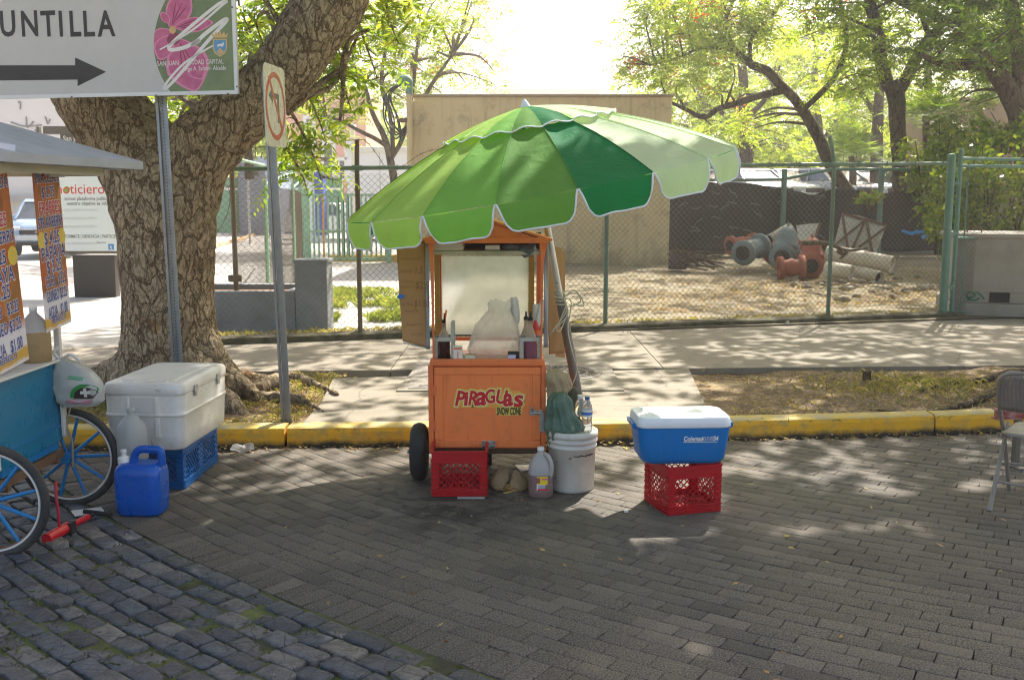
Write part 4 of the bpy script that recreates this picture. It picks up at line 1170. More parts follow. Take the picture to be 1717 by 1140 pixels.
for sx_ in (-1, 1):
    for sz_ in (-1, 1): mb.ball((q.x + sx_ * .034, -.036, q.z + sz_ * .015), .005, 1, 8, 4)
mb.box((q.x, -.037, q.z + .013), (.034, .006, .010)); mb.box((q.x, -.037, q.z - .006), (.010, .006, .026)); mb.box((q.x, -.0362, q.z - .017), (.06, .004, .005), 1)
mb.build('metal_plate', [m_galv2, m_dark], do, bevel=.0015)
# counter
mb = MB(); zc_ = zd + .004
mb.box(((xl + xr) / 2, -.012, (zc + zd) / 2 + .004), (xr - xl - .03, .05, zc - zd + .004), 0)
mb.box(((xl + xr) / 2, DEP / 2 + .015, zd + .006), (xr - xl - .01, DEP - .02, .012), 0)
mb.build('counter', m_or2, cart, bevel=.004)
# upper frame
def post(u, v0, v1, dy, w_, mt, nm='frame_post'):
    a, b = L(u, v0, dy), L(u, v1, dy); m_ = MB(); m_.box(((a.x), dy, (a.z + b.z) / 2), (w_, w_, abs(a.z - b.z))); return m_.build(nm, mt, cart, bevel=.003)
for s_, us in ((-1, (719, 722.5, 724.5, 724.5)), (1, (917, 911, 909.5, 909.5))):
    m_ = MB(); zs = [L(800, v).z for v in (407, 440, 560, 604)]; inn = [(728, 728, 727.5, 727.5), (904, 906.5, 907, 907)][0 if s_ < 0 else 1]
    rings = []
    for u, ui, z in zip(us, inn, zs):
        a, b = sorted((L(u, 500).x, L(ui, 500).x)); rings.append([(a, -.015, z), (b, -.015, z), (b, .015, z), (a, .015, z)])
    m_.loft(rings, smooth=False); m_.build('frame_post', m_or2, cart, bevel=.002)
for u in (727, 907):
    m_ = MB(); q = L(u, 500); m_.box((q.x, DEP - .02, (zc + zt) / 2 - .001), (.03, .03, zt - zc)); m_.build('frame_post', m_or2, cart)
# galvanised strip flashing on the outside of each post
for ua, ub, v0, v1 in ((712.5, 720.5, 408, 586), (912.5, 919, 405, 583)):
    a, b = L(ua, v0), L(ub, v1); m_ = MB()
    m_.sheet(lambda i, j: (a.x + (b.x - a.x) * i, .012 + .006 * math.sin(i * 3 + j * 9), b.z + (a.z - b.z) * j), 4, 20); m_.build('side_flashing', m_silver, cart, thick=.004)
# gable roof and header
zp = L(817, 372).z; ze = L(919, 405).z
prof = [(xl - .008, ze - .010), (xr + .014, ze - .010), (xr + .014, ze), (.0, zp), (xl - .008, ze)]
mb = MB(); mb.prism(prof, 0, .03, 0, XZ((0, .012, 0))); 
mb.box(((xl + xr) / 2, -.03, ze + .008), (xr - xl + .02, .012, .036))
mb.build('gable', m_or2, cart, bevel=.003)
mb = MB(); mb.prism(prof, 0, .03, 0, XZ((0, DEP, 0))); mb.build('gable', m_or2, cart, bevel=.003)
mb = MB()
for s_, xe in ((-1, xl - .03), (1, xr + .035)):
    mb.bar((0 if s_ < 0 else .004, DEP / 2, zp + .012), (xe, DEP / 2, ze + .008), DEP + .06, .014, 0, up=(0, 0, 1))
mb.build('roof', m_or2, cart)
# shelf under the roof, with papers and bags on it
zsf = L(800, 424).z
mb = MB(); mb.box((0, .12, zsf), (xr - xl - .04, .25, .024)); mb.build('shelf', plain('grey_board', lin(176, 168, 152), .6, 0, .1, 5, .5), cart, bevel=.003)
mb = MB(); mb.box((0, .32, (zsf + ze) / 2 + .02), (xr - xl - .04, .012, ze - zsf + .05)); mb.build('shelf_back', m_dark, cart)
# back opening: yellow stiles and a translucent sheet lit by the sun behind
for u0, u1 in ((728.5, 738), (885.5, 895.5)):
    a, b = L(u0, 431, DEP - .05), L(u1, 540, DEP - .05); mb = MB(); mb.box(((a.x + b.x) / 2, DEP - .05, (zsf + zc) / 2), (b.x - a.x, .03, zsf - zc)); mb.build('stile', m_yel, cart, bevel=.002)
mb = MB(); a = L(728, 560, DEP - .05); mb.box((0, DEP - .045, L(800, 568, DEP - .05).z), (xr - xl - .05, .02, .024)); mb.build('rear_rail', m_or2, cart, bevel=.002)
k = NT('frosted_sheet')
fc = k.mix(k.noise(7, 6, .7), lin(214, 214, 212), lin(240, 240, 240)); k.col(fc); k.set(Roughness=.5)
k.bump(k.noise(18, 6, .7), .3, .01)
tl = k.n('ShaderNodeBsdfTranslucent'); k.l(k.ramp(k.noise(9, 7, .75), [(.3, lin(206, 210, 214)), (.7, lin(246, 250, 255))]), tl.inputs[0])
mx = k.n('ShaderNodeMixShader'); mx.inputs[0].default_value = .8; k.l(k.b.outputs[0], mx.inputs[1]); k.l(tl.outputs[0], mx.inputs[2])
tp = k.n('ShaderNodeBsdfTransparent'); mx2 = k.n('ShaderNodeMixShader'); mx2.inputs[0].default_value = .38; rf_ = k.n('ShaderNodeBsdfRefraction'); rf_.inputs['Roughness'].default_value = .42; rf_.inputs['IOR'].default_value = 1.04; k.l(mx.outputs[0], mx2.inputs[1]); k.l(rf_.outputs[0], mx2.inputs[2]); k.l(mx2.outputs[0], k.out.inputs[0])
frost = k.m
a, b = L(739.5, 430, DEP - .07), L(886.5, 561, DEP - .07)
mb = MB(); mb.sheet(lambda i, j: (a.x + (b.x - a.x) * i, DEP - .07 + .004 * math.sin(i * 7) * math.sin(j * 5), b.z + (a.z - b.z) * j), 20, 20); mb.build('rear_window', frost, cart)
# undercarriage
mb = MB(); mb.box((0, .01, zb - .012), (xr - xl - .03, .03, .028)); mb.box((0, DEP - .02, zb - .012), (xr - xl - .03, .03, .028))
for x in (-.2, .2): mb.box((x, DEP / 2, zb - .012), (.03, DEP - .07, .026))
mb.build('underframe', plain('rusty_iron', lin(78, 60, 46), .8, .2, .3, 14, .6, lin(130, 92, 60), 9), cart)
WR = .185
def pneu(nm, x, y):
    m_ = MB(); M = Matrix.Translation((x, y, WR)) @ Matrix.Rotation(R(90), 4, 'Y')
    wd = .050
    pr_ = [(WR * .52, -wd * .8), (WR * .62, -wd * .98), (WR * .8, -wd), (WR * .93, -wd * .72), (WR * .985, -wd * .3), (WR, 0), (WR * .985, wd * .3), (WR * .93, wd * .72), (WR * .8, wd), (WR * .62, wd * .98), (WR * .52, wd * .8)]
    m_.lathe(pr_, 40, 0, M); o = m_.build(nm, m_rub, cart)
    m_ = MB(); m_.lathe([(.03, -.06), (.05, -.055), (WR * .5, -.035), (WR * .53, 0), (WR * .5, .035), (.05, .055), (.03, .06)], 24, 0, M); m_.cyl(M @ Vector((0, 0, -.075)), M @ Vector((0, 0, .075)), .012, n=8); m_.build('hub', m_steel, o)
wx = L(706, 760, .2).x
wy = G(706, 804, 0).y - CY
pneu('wheel', wx, wy); pneu('wheel', L(931, 760, .2).x, wy)
mb = MB(); mb.cyl((wx, wy, WR), (L(931, 760, .2).x, wy, WR), .014, n=10); mb.box((-.22, wy, WR + .04), (.03, .03, .09)); mb.box((.2, wy, WR + .04), (.03, .03, .09)); mb.build('axle', m_steel, cart)
q = L(820, 770, .5)
mb = MB(); mb.cyl((q.x, .46, .07), (q.x, .46, zb), .022, n=10); mb.cyl((q.x - .02, .46, .068), (q.x + .02, .46, .068), .068, n=18); mb.build('jockey_wheel', m_rub, cart)

# cardboard price sheet strapped to the left, blank cardboard at the right
def sheet_obj(name, label, cat, px, y0, y1, mt, amp, parent=None):
    """px: four picture corners tl, tr, br, bl with depth y0 (left) .. y1 (right)"""
    Q = [P(px[0][0], px[0][1], y0), P(px[1][0], px[1][1], y1), P(px[2][0], px[2][1], y1), P(px[3][0], px[3][1], y0)]
    o0 = Q[3].copy(); t_ = thing(name, label, cat, o0)
    m_ = MB()
    def f(i, j):
        p = (Q[3] * (1 - i) + Q[2] * i) * (1 - j) + (Q[0] * (1 - i) + Q[1] * i) * j - o0
        p.y += amp * noise.noise((i * 2.2, j * 3.5, 4)) + amp * .7 * abs(math.sin(j * 6)); return p
    m_.sheet(f, 10, 24); return t_, m_.build('sheet', mt, t_, thick=.006), Q, o0
t, sh, Q, o0 = sheet_obj('cardboard_sign', 'torn brown cardboard price sign with faded handwriting on the left of the orange cart', 'sign', ((664, 408), (713, 403), (717, 584), (675, 572)), 6.06, 6.12, m_card, .012)
mb = MB()
for tx, u, v, s_ in (('1.5', 694, 459, .06), ('$2.5', 696, 484, .062), ('$1.50', 694, 514, .055)):
    p = P(u, v, 6.04) - o0
    mb.text(tx, XZ(p, -.05), s_, 0, .0006, 0, .75, .15)
rw_ = random.Random(3)
for u0, u1, v in ((673, 706, 436), (672, 691, 457), (672, 694, 474), (672, 693, 483), (676, 692, 512), (679, 702, 523), (680, 704, 546), (690, 709, 563)):
    n_ = int((u1 - u0) / 1.6); mb.tube([P(u0 + (u1 - u0) * i / n_, v - (5.5 if i % 2 else 0) * rw_.uniform(.3, 1), 6.035) - o0 for i in range(n_ + 1)], .0016, 4)
mb.build('handwriting', m_ink, sh)
mb = MB(); a = P(677, 575, 6.055) - o0; b = P(714, 583, 6.11) - o0; mb.bar(a, b, .02, .006, 0); mb.build('taped_edge', m_silver, sh)
mb = MB(); p = P(673, 497, 6.04) - o0; mb.box(p, (.035, .004, .022), rot=(0, .2, 0)); mb.box(p + Vector((-.012, 0, .0)), (.02, .0045, .03), rot=(0, .6, 0)); mb.build('tape', plain('blue_tape', lin(40, 110, 190), .5), sh)
t, sh, Q, o0 = sheet_obj('cardboard', 'blank brown cardboard sheet leaning on the right side of the orange cart', 'cardboard', ((914, 412), (943, 416), (946, 592), (921, 594)), 6.55, 6.60, m_card, .008)
mb = MB(); Q2 = [P(926, 420, 6.65), P(947, 424, 6.7), P(947, 600, 6.7), P(932, 598, 6.65)]
mb.add([q - o0 for q in Q2], [(3, 2, 1, 0)]); mb.build('second_layer', m_card, t, thick=.005)

# things on the counter and the shelf -------------------------------------------------
def onshelf(name, label, cat, u, v, dy, group=None):
    q = P(u, v, CY + dy); return thing(name, label, cat, q, 0, group)
m_clear = None
def glassy(name, c, rough=.05, tr=.9, alpha=None):
    k = NT(name); k.b.inputs['Base Color'].default_value = (*c, 1); k.set(Roughness=rough, Transmission_Weight=tr, IOR=1.3); return k.m
m_clear = glassy('clear_plastic', (.95, .95, .95), .08, .85)
m_glass = plain('bottle_glass', lin(200, 180, 160), .1, 0, .05, 5, spec=.8, trans=(lin(230, 214, 196), .6))
m_syr1 = plain('dark_syrup', lin(58, 30, 26), .2, 0, .1)
m_syr2 = plain('pink_syrup', lin(170, 120, 140), .2, 0, .1, trans=(lin(220, 140, 170), .5))
k = NT('film'); k.col(k.mix(k.noise(9, 6), lin(216, 218, 220), lin(240, 242, 244))); k.set(Roughness=.22, Specular_IOR_Level=.6); k.bump(k.noise(11, 6, .7, dist=2.0), 1.0, .05)
tl = k.n('ShaderNodeBsdfTranslucent'); tl.inputs[0].default_value = (.95, .94, .91, 1); tp = k.n('ShaderNodeBsdfTransparent')
mx = k.n('ShaderNodeMixShader'); mx.inputs[0].default_value = .62; k.l(k.b.outputs[0], mx.inputs[1]); k.l(tl.outputs[0], mx.inputs[2])
mx2 = k.n('ShaderNodeMixShader'); mx2.inputs[0].default_value = .5; k.l(mx.outputs[0], mx2.inputs[1]); k.l(tp.outputs[0], mx2.inputs[2]); k.l(mx2.outputs[0], k.out.inputs[0])
m_film = k.m
zcn = zd + .013   # counter top
def counter_pt(u, dy): q = L(u, 600, dy); return Vector((root.x + q.x, CY + dy, zcn))
# bagged ice block
q = counter_pt(829, .24)
t = thing('ice_bag', 'crumpled cloudy plastic bag bulging on the middle of the cart counter', 'bag', q)
mb = MB(); rings = []
BZ = ((0, .27, .2, 0), (.015, .30, .22, 0), (.06, .305, .22, 0), (.13, .285, .2, .005), (.19, .25, .19, .012), (.235, .215, .18, .02), (.265, .175, .15, .025), (.285, .145, .11, .03), (.31, .13, .08, .035), (.335, .14, .07, .035), (.36, .15, .05, .04))
for q_ in range(41):
    z, w_, d_, ox = [float(np.interp(q_ / 40, np.linspace(0, 1, 11), [b_[c_] for b_ in BZ])) for c_ in range(4)]
    ring = []
    for j_ in range(72):
        th = 2 * math.pi * j_ / 72; cc3 = (math.cos(th) * 1.7, math.sin(th) * 1.7, z * 7); fold = .95 + .13 * (1 - 2.2 * abs(noise.noise((cc3[0] * 1.3 + z * 3, cc3[1] * 1.3, cc3[2])))) + .07 * (1 - 2.2 * abs(noise.noise((cc3[0] * 3.2, cc3[1] * 3.2 + 4, cc3[2] * 2)))) + .03 * math.sin(13 * th + z * 40) * min(1, z * 5)
        ring.append((ox + w_ / 2 * math.copysign(abs(math.cos(th)) ** .7, math.cos(th)) * fold, d_ / 2 * math.copysign(abs(math.sin(th)) ** .7, math.sin(th)) * fold, z + .035 * noise.noise((math.cos(th) * 2, math.sin(th) * 2, z * 9 + 5)) * min(1, z * 4)))
    rings.append(ring)
mb.loft(rings, cap1=False); ob = mb.build('bag', m_film, t)
# bottle racks with syrup bottles
def rack(label, u0, u1, vtop, dy):
    q = counter_pt((u0 + u1) / 2, dy); w_ = (L(u1, 600, dy).x - L(u0, 600, dy).x); h = P(u0, vtop, CY + dy).z - zcn
    t = thing('bottle_rack', label, 'rack', q, 0, 'bottle racks on the counter')
    hb = P(u0, 566, CY + dy).z - zcn
    mb = MB()
    for sx_ in (-1, 1):
        for y in (0, .10): mb.box((sx_ * (w_ / 2 - .011), y, (h if (sx_ > 0 and u0 < 800) else hb) / 2), (.022, .004, (h if (sx_ > 0 and u0 < 800) else hb)))
    for z in (.012, hb - .012):
        for y in (-.004, .104): mb.box((0, y, z), (w_, .004, .024))
        for sx_ in (-1, 1): mb.box((sx_ * (w_ / 2 + .002), .05, z), (.004, .1, .024))
    mb.box((0, .05, .003), (w_ - .006, .1, .004))
    mb.build('frame', m_galv2, t); return q, t, w_
def bottle(q, label, c_syr, fill_, r=.034, H_=.25, cap=None, straws=False):
    t = thing('syrup_bottle', label, 'bottle', q, 0, 'syrup bottles on the counter')
    mb = MB(); mb.lathe([(r * .9, 0), (r, .006), (r, H_ * .55), (r * .93, H_ * .62), (r * .6, H_ * .74), (r * .38, H_ * .82), (r * .36, H_ * .97), (r * .42, H_ * .98), (r * .42, H_)], 20); mb.build('glass', m_glass, t)
    mb = MB(); z1 = H_ * fill_; mb.lathe([(r * .95, -.0005), (r * 1.02, .006), (r * 1.02, min(z1, H_ * .55))] + ([(r * .95, H_ * .62), (r * .64, z1)] if fill_ > .62 else []), 18); mb.build('syrup', c_syr, t)
    if cap: mb = MB(); mb.lathe([(r * .45, H_ * .985), (r * .45, H_ * 1.05), (r * .22, H_ * 1.08), (r * .12, H_ * 1.2)], 12); mb.build('pourer', cap, t)
    if straws:
        for a, mt in ((-.25, plain('green_straw', lin(40, 140, 80), .4)), (.1, plain('red_straw', lin(206, 60, 50), .4)), (.3, plain('orange_straw', lin(220, 130, 60), .4))):
            mb = MB(); mb.box((.02 * a, 0, H_ * .97), (.014, .012, .05)); mb.bar((0, 0, H_ * .9), (a * .06, 0, H_ * 1.22 + .1 * a), .012, .012); mb.build('straw', mt, t)
    return t
qa, ta, wa = rack('grey metal bottle rack at the left end of the cart counter', 727.5, 762, 540, .03)
bottle(qa + Vector((-.004, .05, .006)), 'syrup bottle of dark syrup with coloured straws in its neck', m_syr1, .56, .038, .235, None, True)
qb, tb, wb = rack('grey metal bottle rack at the right end of the cart counter', 872, 907, 566, .03)
bottle(qb + Vector((.0, .05, .006)), 'clear syrup bottle with a black pourer in the right rack', m_syr2, .6, .037, .255, m_black)
bottle(counter_pt(882, .2), 'dark green glass bottle behind the right bottle rack', plain('green_syrup', lin(30, 60, 34), .3), .6, .034, .25, m_black)
# squeeze bottle, scoops, cup, napkins
t = thing('squeeze_bottle', 'red and yellow squeeze bottle beside the right post of the cart', 'bottle', counter_pt(898, .22))
mb = MB(); mb.lathe([(.034, 0), (.036, .01), (.036, .14), (.03, .17), (.018, .18)], 18, 0); mb.lathe([(.0365, .09), (.0365, .13)], 18, 1, cap0=False, cap1=False); mb.lathe([(.02, .18), (.02, .2), (.008, .24)], 14, 2); mb.build('bottle', [plain('orange_plastic', lin(206, 84, 30), .35), plain('yellow_plastic', lin(214, 156, 30), .35), m_red], t)
for i, (u, a, lab, c) in enumerate(((873, -.12, 'rounded white scoop standing behind the ice bag', 0), (886, .28, 'flat white scoop leaning right behind the clear syrup bottle', 0), (900, 0, 'small white scoop beside the right post', 0))):
    t = thing('scoop', lab, 'scoop', counter_pt(u, .3), 0, 'white scoops on the counter'); h_ = (.39, .385, .34)[i]
    mb = MB(); M = Matrix.Rotation(a, 4, 'Y')
    mb.bar((0, 0, 0), (0, 0, h_ * .55), .018, .012, 0, M=M)
    rings = []
    for z, w_ in ((h_ * .5, .018), (h_ * .6, .045), (h_ * .75, .056), (h_ * .92, .054), (h_ * .985, .04 if i == 0 else .052)): rings.append([(-w_ / 2, 0, z), (0, .018, z), (w_ / 2, 0, z), (0, .010, z)])
    mb.loft(rings, M=M); mb.build('blade', m_white, t)
t = thing('drink_box', 'white and orange carton standing on the counter left of the ice bag', 'carton', counter_pt(768, .02)); mb = MB(); mb.box((0, 0, .058), (.055, .04, .09), 0); mb.box((0, -.0212, .09), (.05, .002, .012), 1); mb.box((0, -.0212, .045), (.006, .002, .05), 1); mb.box((0, 0, .0065), (.058, .043, .013), 2); mb.build('box', [m_paper, plain('orange_print', lin(214, 110, 80), .6), m_white], t)
t = thing('napkins', 'folded white napkins with a spoon lying left of the ice bag', 'napkins', counter_pt(785, .1)); mb = MB(); mb.box((0, 0, .012), (.085, .09, .02)); mb.box((.005, 0, .028), (.07, .08, .012), rot=(0, .12, .2)); mb.build('paper', m_paper, t, warp=.006, wscale=20)
mb = MB(); mb.tube([(-.02, -.03, .042), (.01, -.035, .046), (.03, -.03, .044)], [.003, .003, .003], 6); mb.ball((.037, -.03, .044), (.012, .008, .003)); mb.build('spoon', m_yel, t)
t = thing('dark_box', 'small dark box with a lavender paper on the counter edge', 'box', counter_pt(861, .07)); mb = MB(); mb.box((0, 0, .03), (.07, .06, .06)); mb.build('box', m_dark, t, bevel=.006)
mb = MB(); mb.sheet(lambda i, j: (-.045 + .05 * i - .02 * j * 0 + .012 * j, -.036 - .02 * (1 - j), .001 + .045 * j), 4, 6); mb.build('paper', plain('lavender_paper', lin(190, 184, 214), .8), t, thick=.001)
def shelf_pt(u, dy): q = L(u, 424, dy); return Vector((root.x + q.x, CY + dy, zsf + .013))
t = thing('paper_stack', 'stack of white papers on the shelf under the cart roof', 'papers', shelf_pt(752, .1)); mb = MB()
for i in range(6): mb.box((random.uniform(-.004, .004), 0, .004 + .007 * i), (.19, .15, .006))
mb.build('sheets', m_paper, t)
t = thing('cup_stack', 'short white cup box in the middle of the cart shelf', 'box', shelf_pt(826, .1)); mb = MB(); mb.box((0, 0, .016), (.09, .1, .03)); mb.build('box', m_white, t, bevel=.003)
t = thing('plastic_bag', 'crumpled grey blue plastic bag hanging over the right end of the cart shelf', 'bag', shelf_pt(886, .03)); mb = MB(); mb.ball((0, 0, .0), (.062, .045, .042), 0, 18, 12); mb.ball((-.09, .03, .022), (.07, .04, .024), 0, 16, 10); mb.build('bag', plain('smoky_film', lin(116, 124, 132), .3, 0, .15, 14, .4, lin(70, 72, 76), 9, trans=(lin(150, 160, 170), .4)), t, warp=.022, wscale=24, sub=1)

# ---------------------------------------------------------------- umbrella
UY = 6.35
tilt = R(10.8)
Cc = P(904, 306, UY)
ax = Vector((-math.sin(tilt), -math.sin(R(4.2)), math.cos(tilt))).normalized()
ubase = Cc - ax * (Cc.z / ax.z)
um = thing('beach_umbrella', 'large tilted beach umbrella in shades of green with white piping over the orange cart', 'umbrella', ubase)
e1_ = Vector((math.cos(tilt), 0, math.sin(tilt))); e1_ = (e1_ - ax * e1_.dot(ax)).normalized(); e2_ = ax.cross(e1_)
UM = Matrix((e1_, e2_, ax)).transposed().to_4x4()
UM.translation = Cc - ubase
RU, HU, NP = 1.235, .462, 18
def drop(s): return HU * (.40 * s + .60 * s ** 2)
def fabric(name, c, tc=None, f=.5):
    k = NT(name); cc_ = k.mix(k.noise(3, 5, .6), dim(c, .93), dim(c, 1.07)); k.col(cc_); k.set(Roughness=.75, Specular_IOR_Level=.25)
    cc_ = k.mix(k.ramp(k.noise(2.2, 7, .7), [(.5, 0.0), (.75, .35)]), cc_, dim(c, .72)); k.col(cc_)
    k.bump(k.noise(6, 5, .6, dist=1.4), .5, .03); k.translucent(k.mix(1.0, cc_, (1.18, 1.18, 1.02), 'MULTIPLY'), f); return k.m
FC = {'pale': fabric('pale_green_fabric', lin(206, 224, 184)), 'teal': fabric('teal_fabric', lin(28, 128, 74)), 'leaf': fabric('leaf_green_fabric', lin(106, 156, 72)), 'lime': fabric('lime_fabric', lin(168, 206, 100)), 'leaf_lit': fabric('leaf_green_fabric_lit', lin(128, 186, 84)), 'yell': fabric('yellow_green_fabric', lin(178, 206, 80))}  # second leaf green is the same fabric with brighter shading in its colour
m_pipe = plain('white_piping', lin(214, 218, 220), .6)
seq = {2: 'pale', 3: 'teal', 4: 'leaf', 5: 'leaf_lit', 6: 'lime', 7: 'lime', 8: 'yell', 1: 'pale', 0: 'pale'}
cyc = ['leaf', 'teal', 'pale', 'lime']
def upt(th, r, z): return UM @ Vector((r * math.cos(th), -r * math.sin(th), z))
for k_ in range(NP):
    t0, t1 = R(3 + 20 * k_), R(23 + 20 * k_); tm = (t0 + t1) / 2; half = (t1 - t0) / 2
    mt = FC[seq.get(k_, cyc[k_ % 4])]
    mb = MB()
    def cano(i, j):
        s = .36 + .64 * j; a = 2 * i - 1
        th = tm + half * a
        flat = math.cos(half) / math.cos(half * a)        # straight hem between ribs
        r = RU * s * (1 - (1 - flat) * .9)
        sag = (.020 * (1 - a * a) * math.sin(math.pi * min(1, s)) + .006 * noise.noise((a * 2.0 + k_ * 5, s * 3, 3)) * (1 - a ** 4) * (1 - s ** 10) + .004 * (1 - a * a) * math.sin(s * 30 + k_) * max(0, s - .8) * 5)
        return upt(th, r, HU - drop(s) - sag)
    mb.sheet(cano, 10, 14)
    VL = .157
    wob_ = RNG.uniform(-1, 1, 3)
    def flap(i, t):
        a = 2 * i - 1; dlt = .02 + .16 * t ** .7
        lim = 1 - dlt
        a2 = a * lim
        th = tm + half * a2; flat = math.cos(half) / math.cos(half * a2)
        corner = (max(0, abs(a) - .72) / .28) ** 2
        d = VL * t * (1 - .28 * corner * t) * (1 + .05 * wob_[0] * a + .05 * noise.noise((a * 2 + k_ * 7, 1, 1)))
        r = RU * (1 - (1 - flat) * .9) + .018 * math.sin(min(1, t * 1.6) * math.pi / 2) - .014 * t * t + .010 * t * noise.noise((k_ * 3.1 + a * 1.6, t, 2)) + .005 * t * math.sin(a * 7 + k_ * 2)
        return upt(th, r, -d * .985 - .002)
    mb.sheet(flap, 14, 8)
    mb.tube([cano(0, j_ / 14) + ax * .002 for j_ in range(15)], .0028, 5)
    pn = mb.build('canopy_panel', mt, um)
    edge = [flap(0, t / 6) for t in range(7)] + [flap(i / 14, 1) for i in range(1, 14)] + [flap(1, 1 - t / 6) for t in range(7)]
    mb = MB(); mb.tube([upt(t0, RU, 0)] + edge + [upt(t1, RU, 0)], .0055, 6); mb.build('piping', m_pipe, pn)
    # vent flap over the top
    mb = MB()
    def vent(i, j):
        s = .02 + .42 * j; a = 2 * i - 1; th = tm + half * a
        wav = .011 * math.cos(a * math.pi + k_ * .7) * j ** 3
        return upt(th, RU * s, HU + .012 - drop(s) * .97 + .006 * math.sin(math.pi * j) - wav * .9 + .003)
    mb.sheet(vent, 8, 8); vp = mb.build('vent_panel', mt, um)
    mb = MB(); mb.tube([vent(i / 8, 1) for i in range(9)], .0045, 5); mb.build('piping', m_pipe, vp)
    if k_ % 1 == 0:
        mb = MB(); mb.tube([upt(t0, RU * s, HU - drop(s) - .012) for s in (.03, .3, .6, .85, .995)], .004, 6); mb.tube([upt(t0, .04, HU - .34), upt(t0, RU * .5, HU - drop(.5) - .015)], .004, 6); mb.build('rib', m_pipe, um)
mb = MB(); FM = UM @ Matrix.Translation((0, 0, HU)); mb.lathe([(.034, -.006), (.031, .014), (.02, .035), (.012, .05), (.005, .056)], 16, 0, FM); mb.build('finial', m_pipe, um)
at = lambda h: UM @ Vector((0, 0, h))
zc2 = Cc.z / ax.z
def on_axis(v):   # distance below the rim along the shaft for a picture row
    return -(Cc.z - P(905, v, UY - .0).z) / ax.z
mb = MB(); mb.tube([at(HU), at(on_axis(512))], .023, 14); mb.lathe([(.03, -.34 + HU), (.04, -.33 + HU), (.04, -.29 + HU), (.025, -.27 + HU)], 14, 0, UM); mb.build('pole', m_alu, um)
mb = MB(); mb.tube([at(on_axis(503)), at(-zc2 + .0)], .032, 14); mb.build('pole_sleeve', m_steel, um)
mb = MB()
for i in range(4): mb.tube([at(on_axis(492 + 6 * i)) + Vector((.034 * math.cos(a), .034 * math.sin(a), .006 * math.sin(a))) for a in np.linspace(0, 2 * math.pi, 12)], .005, 5)
p0 = at(on_axis(500)) + Vector((.02, -.03, 0))
for dxs in (((.04, .03), (.1, .02), (.13, -.05), (.06, -.04)), ((.02, -.08), (-.06, -.2), (-.09, -.24), (-.03, -.16), (.02, -.04)), ((.03, -.1), (-.04, -.19), (-.02, -.21), (.03, -.09)), ((.05, -.03), (.03, -.2), (.06, -.35), (.09, -.47), (.045, -.6)), ((.07, .05), (.11, -.02), (.04, -.06))):
    mb.tube(smoothpath([p0] + [p0 + Vector((a, -.015, b)) for a, b in dxs], 6), .0045, 5)
mb.build('rope', plain('white_rope', lin(206, 198, 178), .9, 0, .1, 40, .4), um)

# ---------------------------------------------------------------- crates
def milk_crate(name, label, loc, rotz, mt, group, w_=.33, h=.28, lattice=True):
    t = thing(name, label, 'crate', loc, rotz, group)
    def wall(nm, M, ww):
        m_ = MB(); th_ = .006; cw = .042
        X0, X1 = -ww / 2, ww / 2
        for s_ in (-1, 1):
            m_.box((s_ * (ww / 2 - cw / 2), 0, h / 2), (cw, th_, h - .004), M=M)
            for z in np.linspace(.05, h - .06, 6): m_.box((s_ * (ww / 2 - cw / 2), -.006, z), (cw, .012, .006), M=M)
        m_.box((0, 0, h - .036), (ww - 2 * cw + .002, th_ - .001, .066), M=M)
        m_.box((0, -.004, h - .006), (ww, .018, .012), M=M); m_.box((0, -.004, h - .07), (ww, .012, .006), M=M)
        m_.box((0, 0, .026), (ww - 2 * cw + .002, th_ - .001, .046), M=M)
        for z in (.006, .02, .034, .048): m_.box((0, -.004, z), (ww, .012, .005), M=M)
        rx0, rx1, rz0, rz1 = X0 + cw, X1 - cw, .05, h - .07
        st = .040
        for d in (-1, 1):
            for c in np.arange(-ww, ww, st):
                seg = clip_line(c - d * .3, -.3 + .15, c + d * .3, .3 + .15, rx0, rz0, rx1, rz1)
                if not seg: continue
                x0_, z0_, x1_, z1_ = seg
                # leave the hand hole open
                m_.bar((x0_, d * .0007, z0_), (x1_, d * .0007, z1_), .0055, .005, 0, up=(0, 1, 0), M=M)
        hx, hz = .055, .062
        m_.box((0, -.001, hz - .012), (2 * hx + .02, .007, .008), M=M); m_.box((0, -.001, hz + .026), (2 * hx - .01, .007, .007), M=M)
        for s_ in (-1, 1): m_.bar((s_ * (hx + .006), -.001, hz - .012), (s_ * (hx - .01), -.001, hz + .026), .007, .007, 0, up=(0, 1, 0), M=M)
        return m_.build(nm, mt, t)
    for i in range(4):
        M = Matrix.Rotation(i * math.pi / 2, 4, 'Z') @ Matrix.Translation((0, -w_ / 2 + .004, 0)); wall('side_wall', M, w_ - (.0 if i % 2 == 0 else .016))
    m_ = MB()
    for x in np.linspace(-w_ / 2 + .02, w_ / 2 - .02, 9): m_.box((x, 0, .012), (.008, w_ - .02, .008)); m_.box((0, x, .0125), (w_ - .02, .008, .007))
    m_.build('base', mt, t); return t
m_redc = plain('red_crate', lin(196, 22, 34), .38, 0, .08, 6, .3, lin(120, 30, 30), 8, trans=(lin(230, 20, 30), .2))
c0 = G(769.5, 832.5, 0)
milk_crate('milk_crate', 'red milk crate tucked under the left half of the orange cart', (c0.x, c0.y + .165, 0), R(1), m_redc, 'red milk crates')
m_bluec = plain('blue_crate', lin(6, 92, 160), .4, 0, .08, 6, .3, lin(20, 64, 100), 8)
cf = G(1120, 865, 0); cl_ = G(1087, 846, 0); cr_ = G(1204, 857, 0)
rot_c = math.atan2(cr_.y - cf.y, cr_.x - cf.x)
ctr = cf + Vector((math.cos(rot_c), math.sin(rot_c), 0)) * .165 + Vector((-math.sin(rot_c), math.cos(rot_c), 0)) * .165
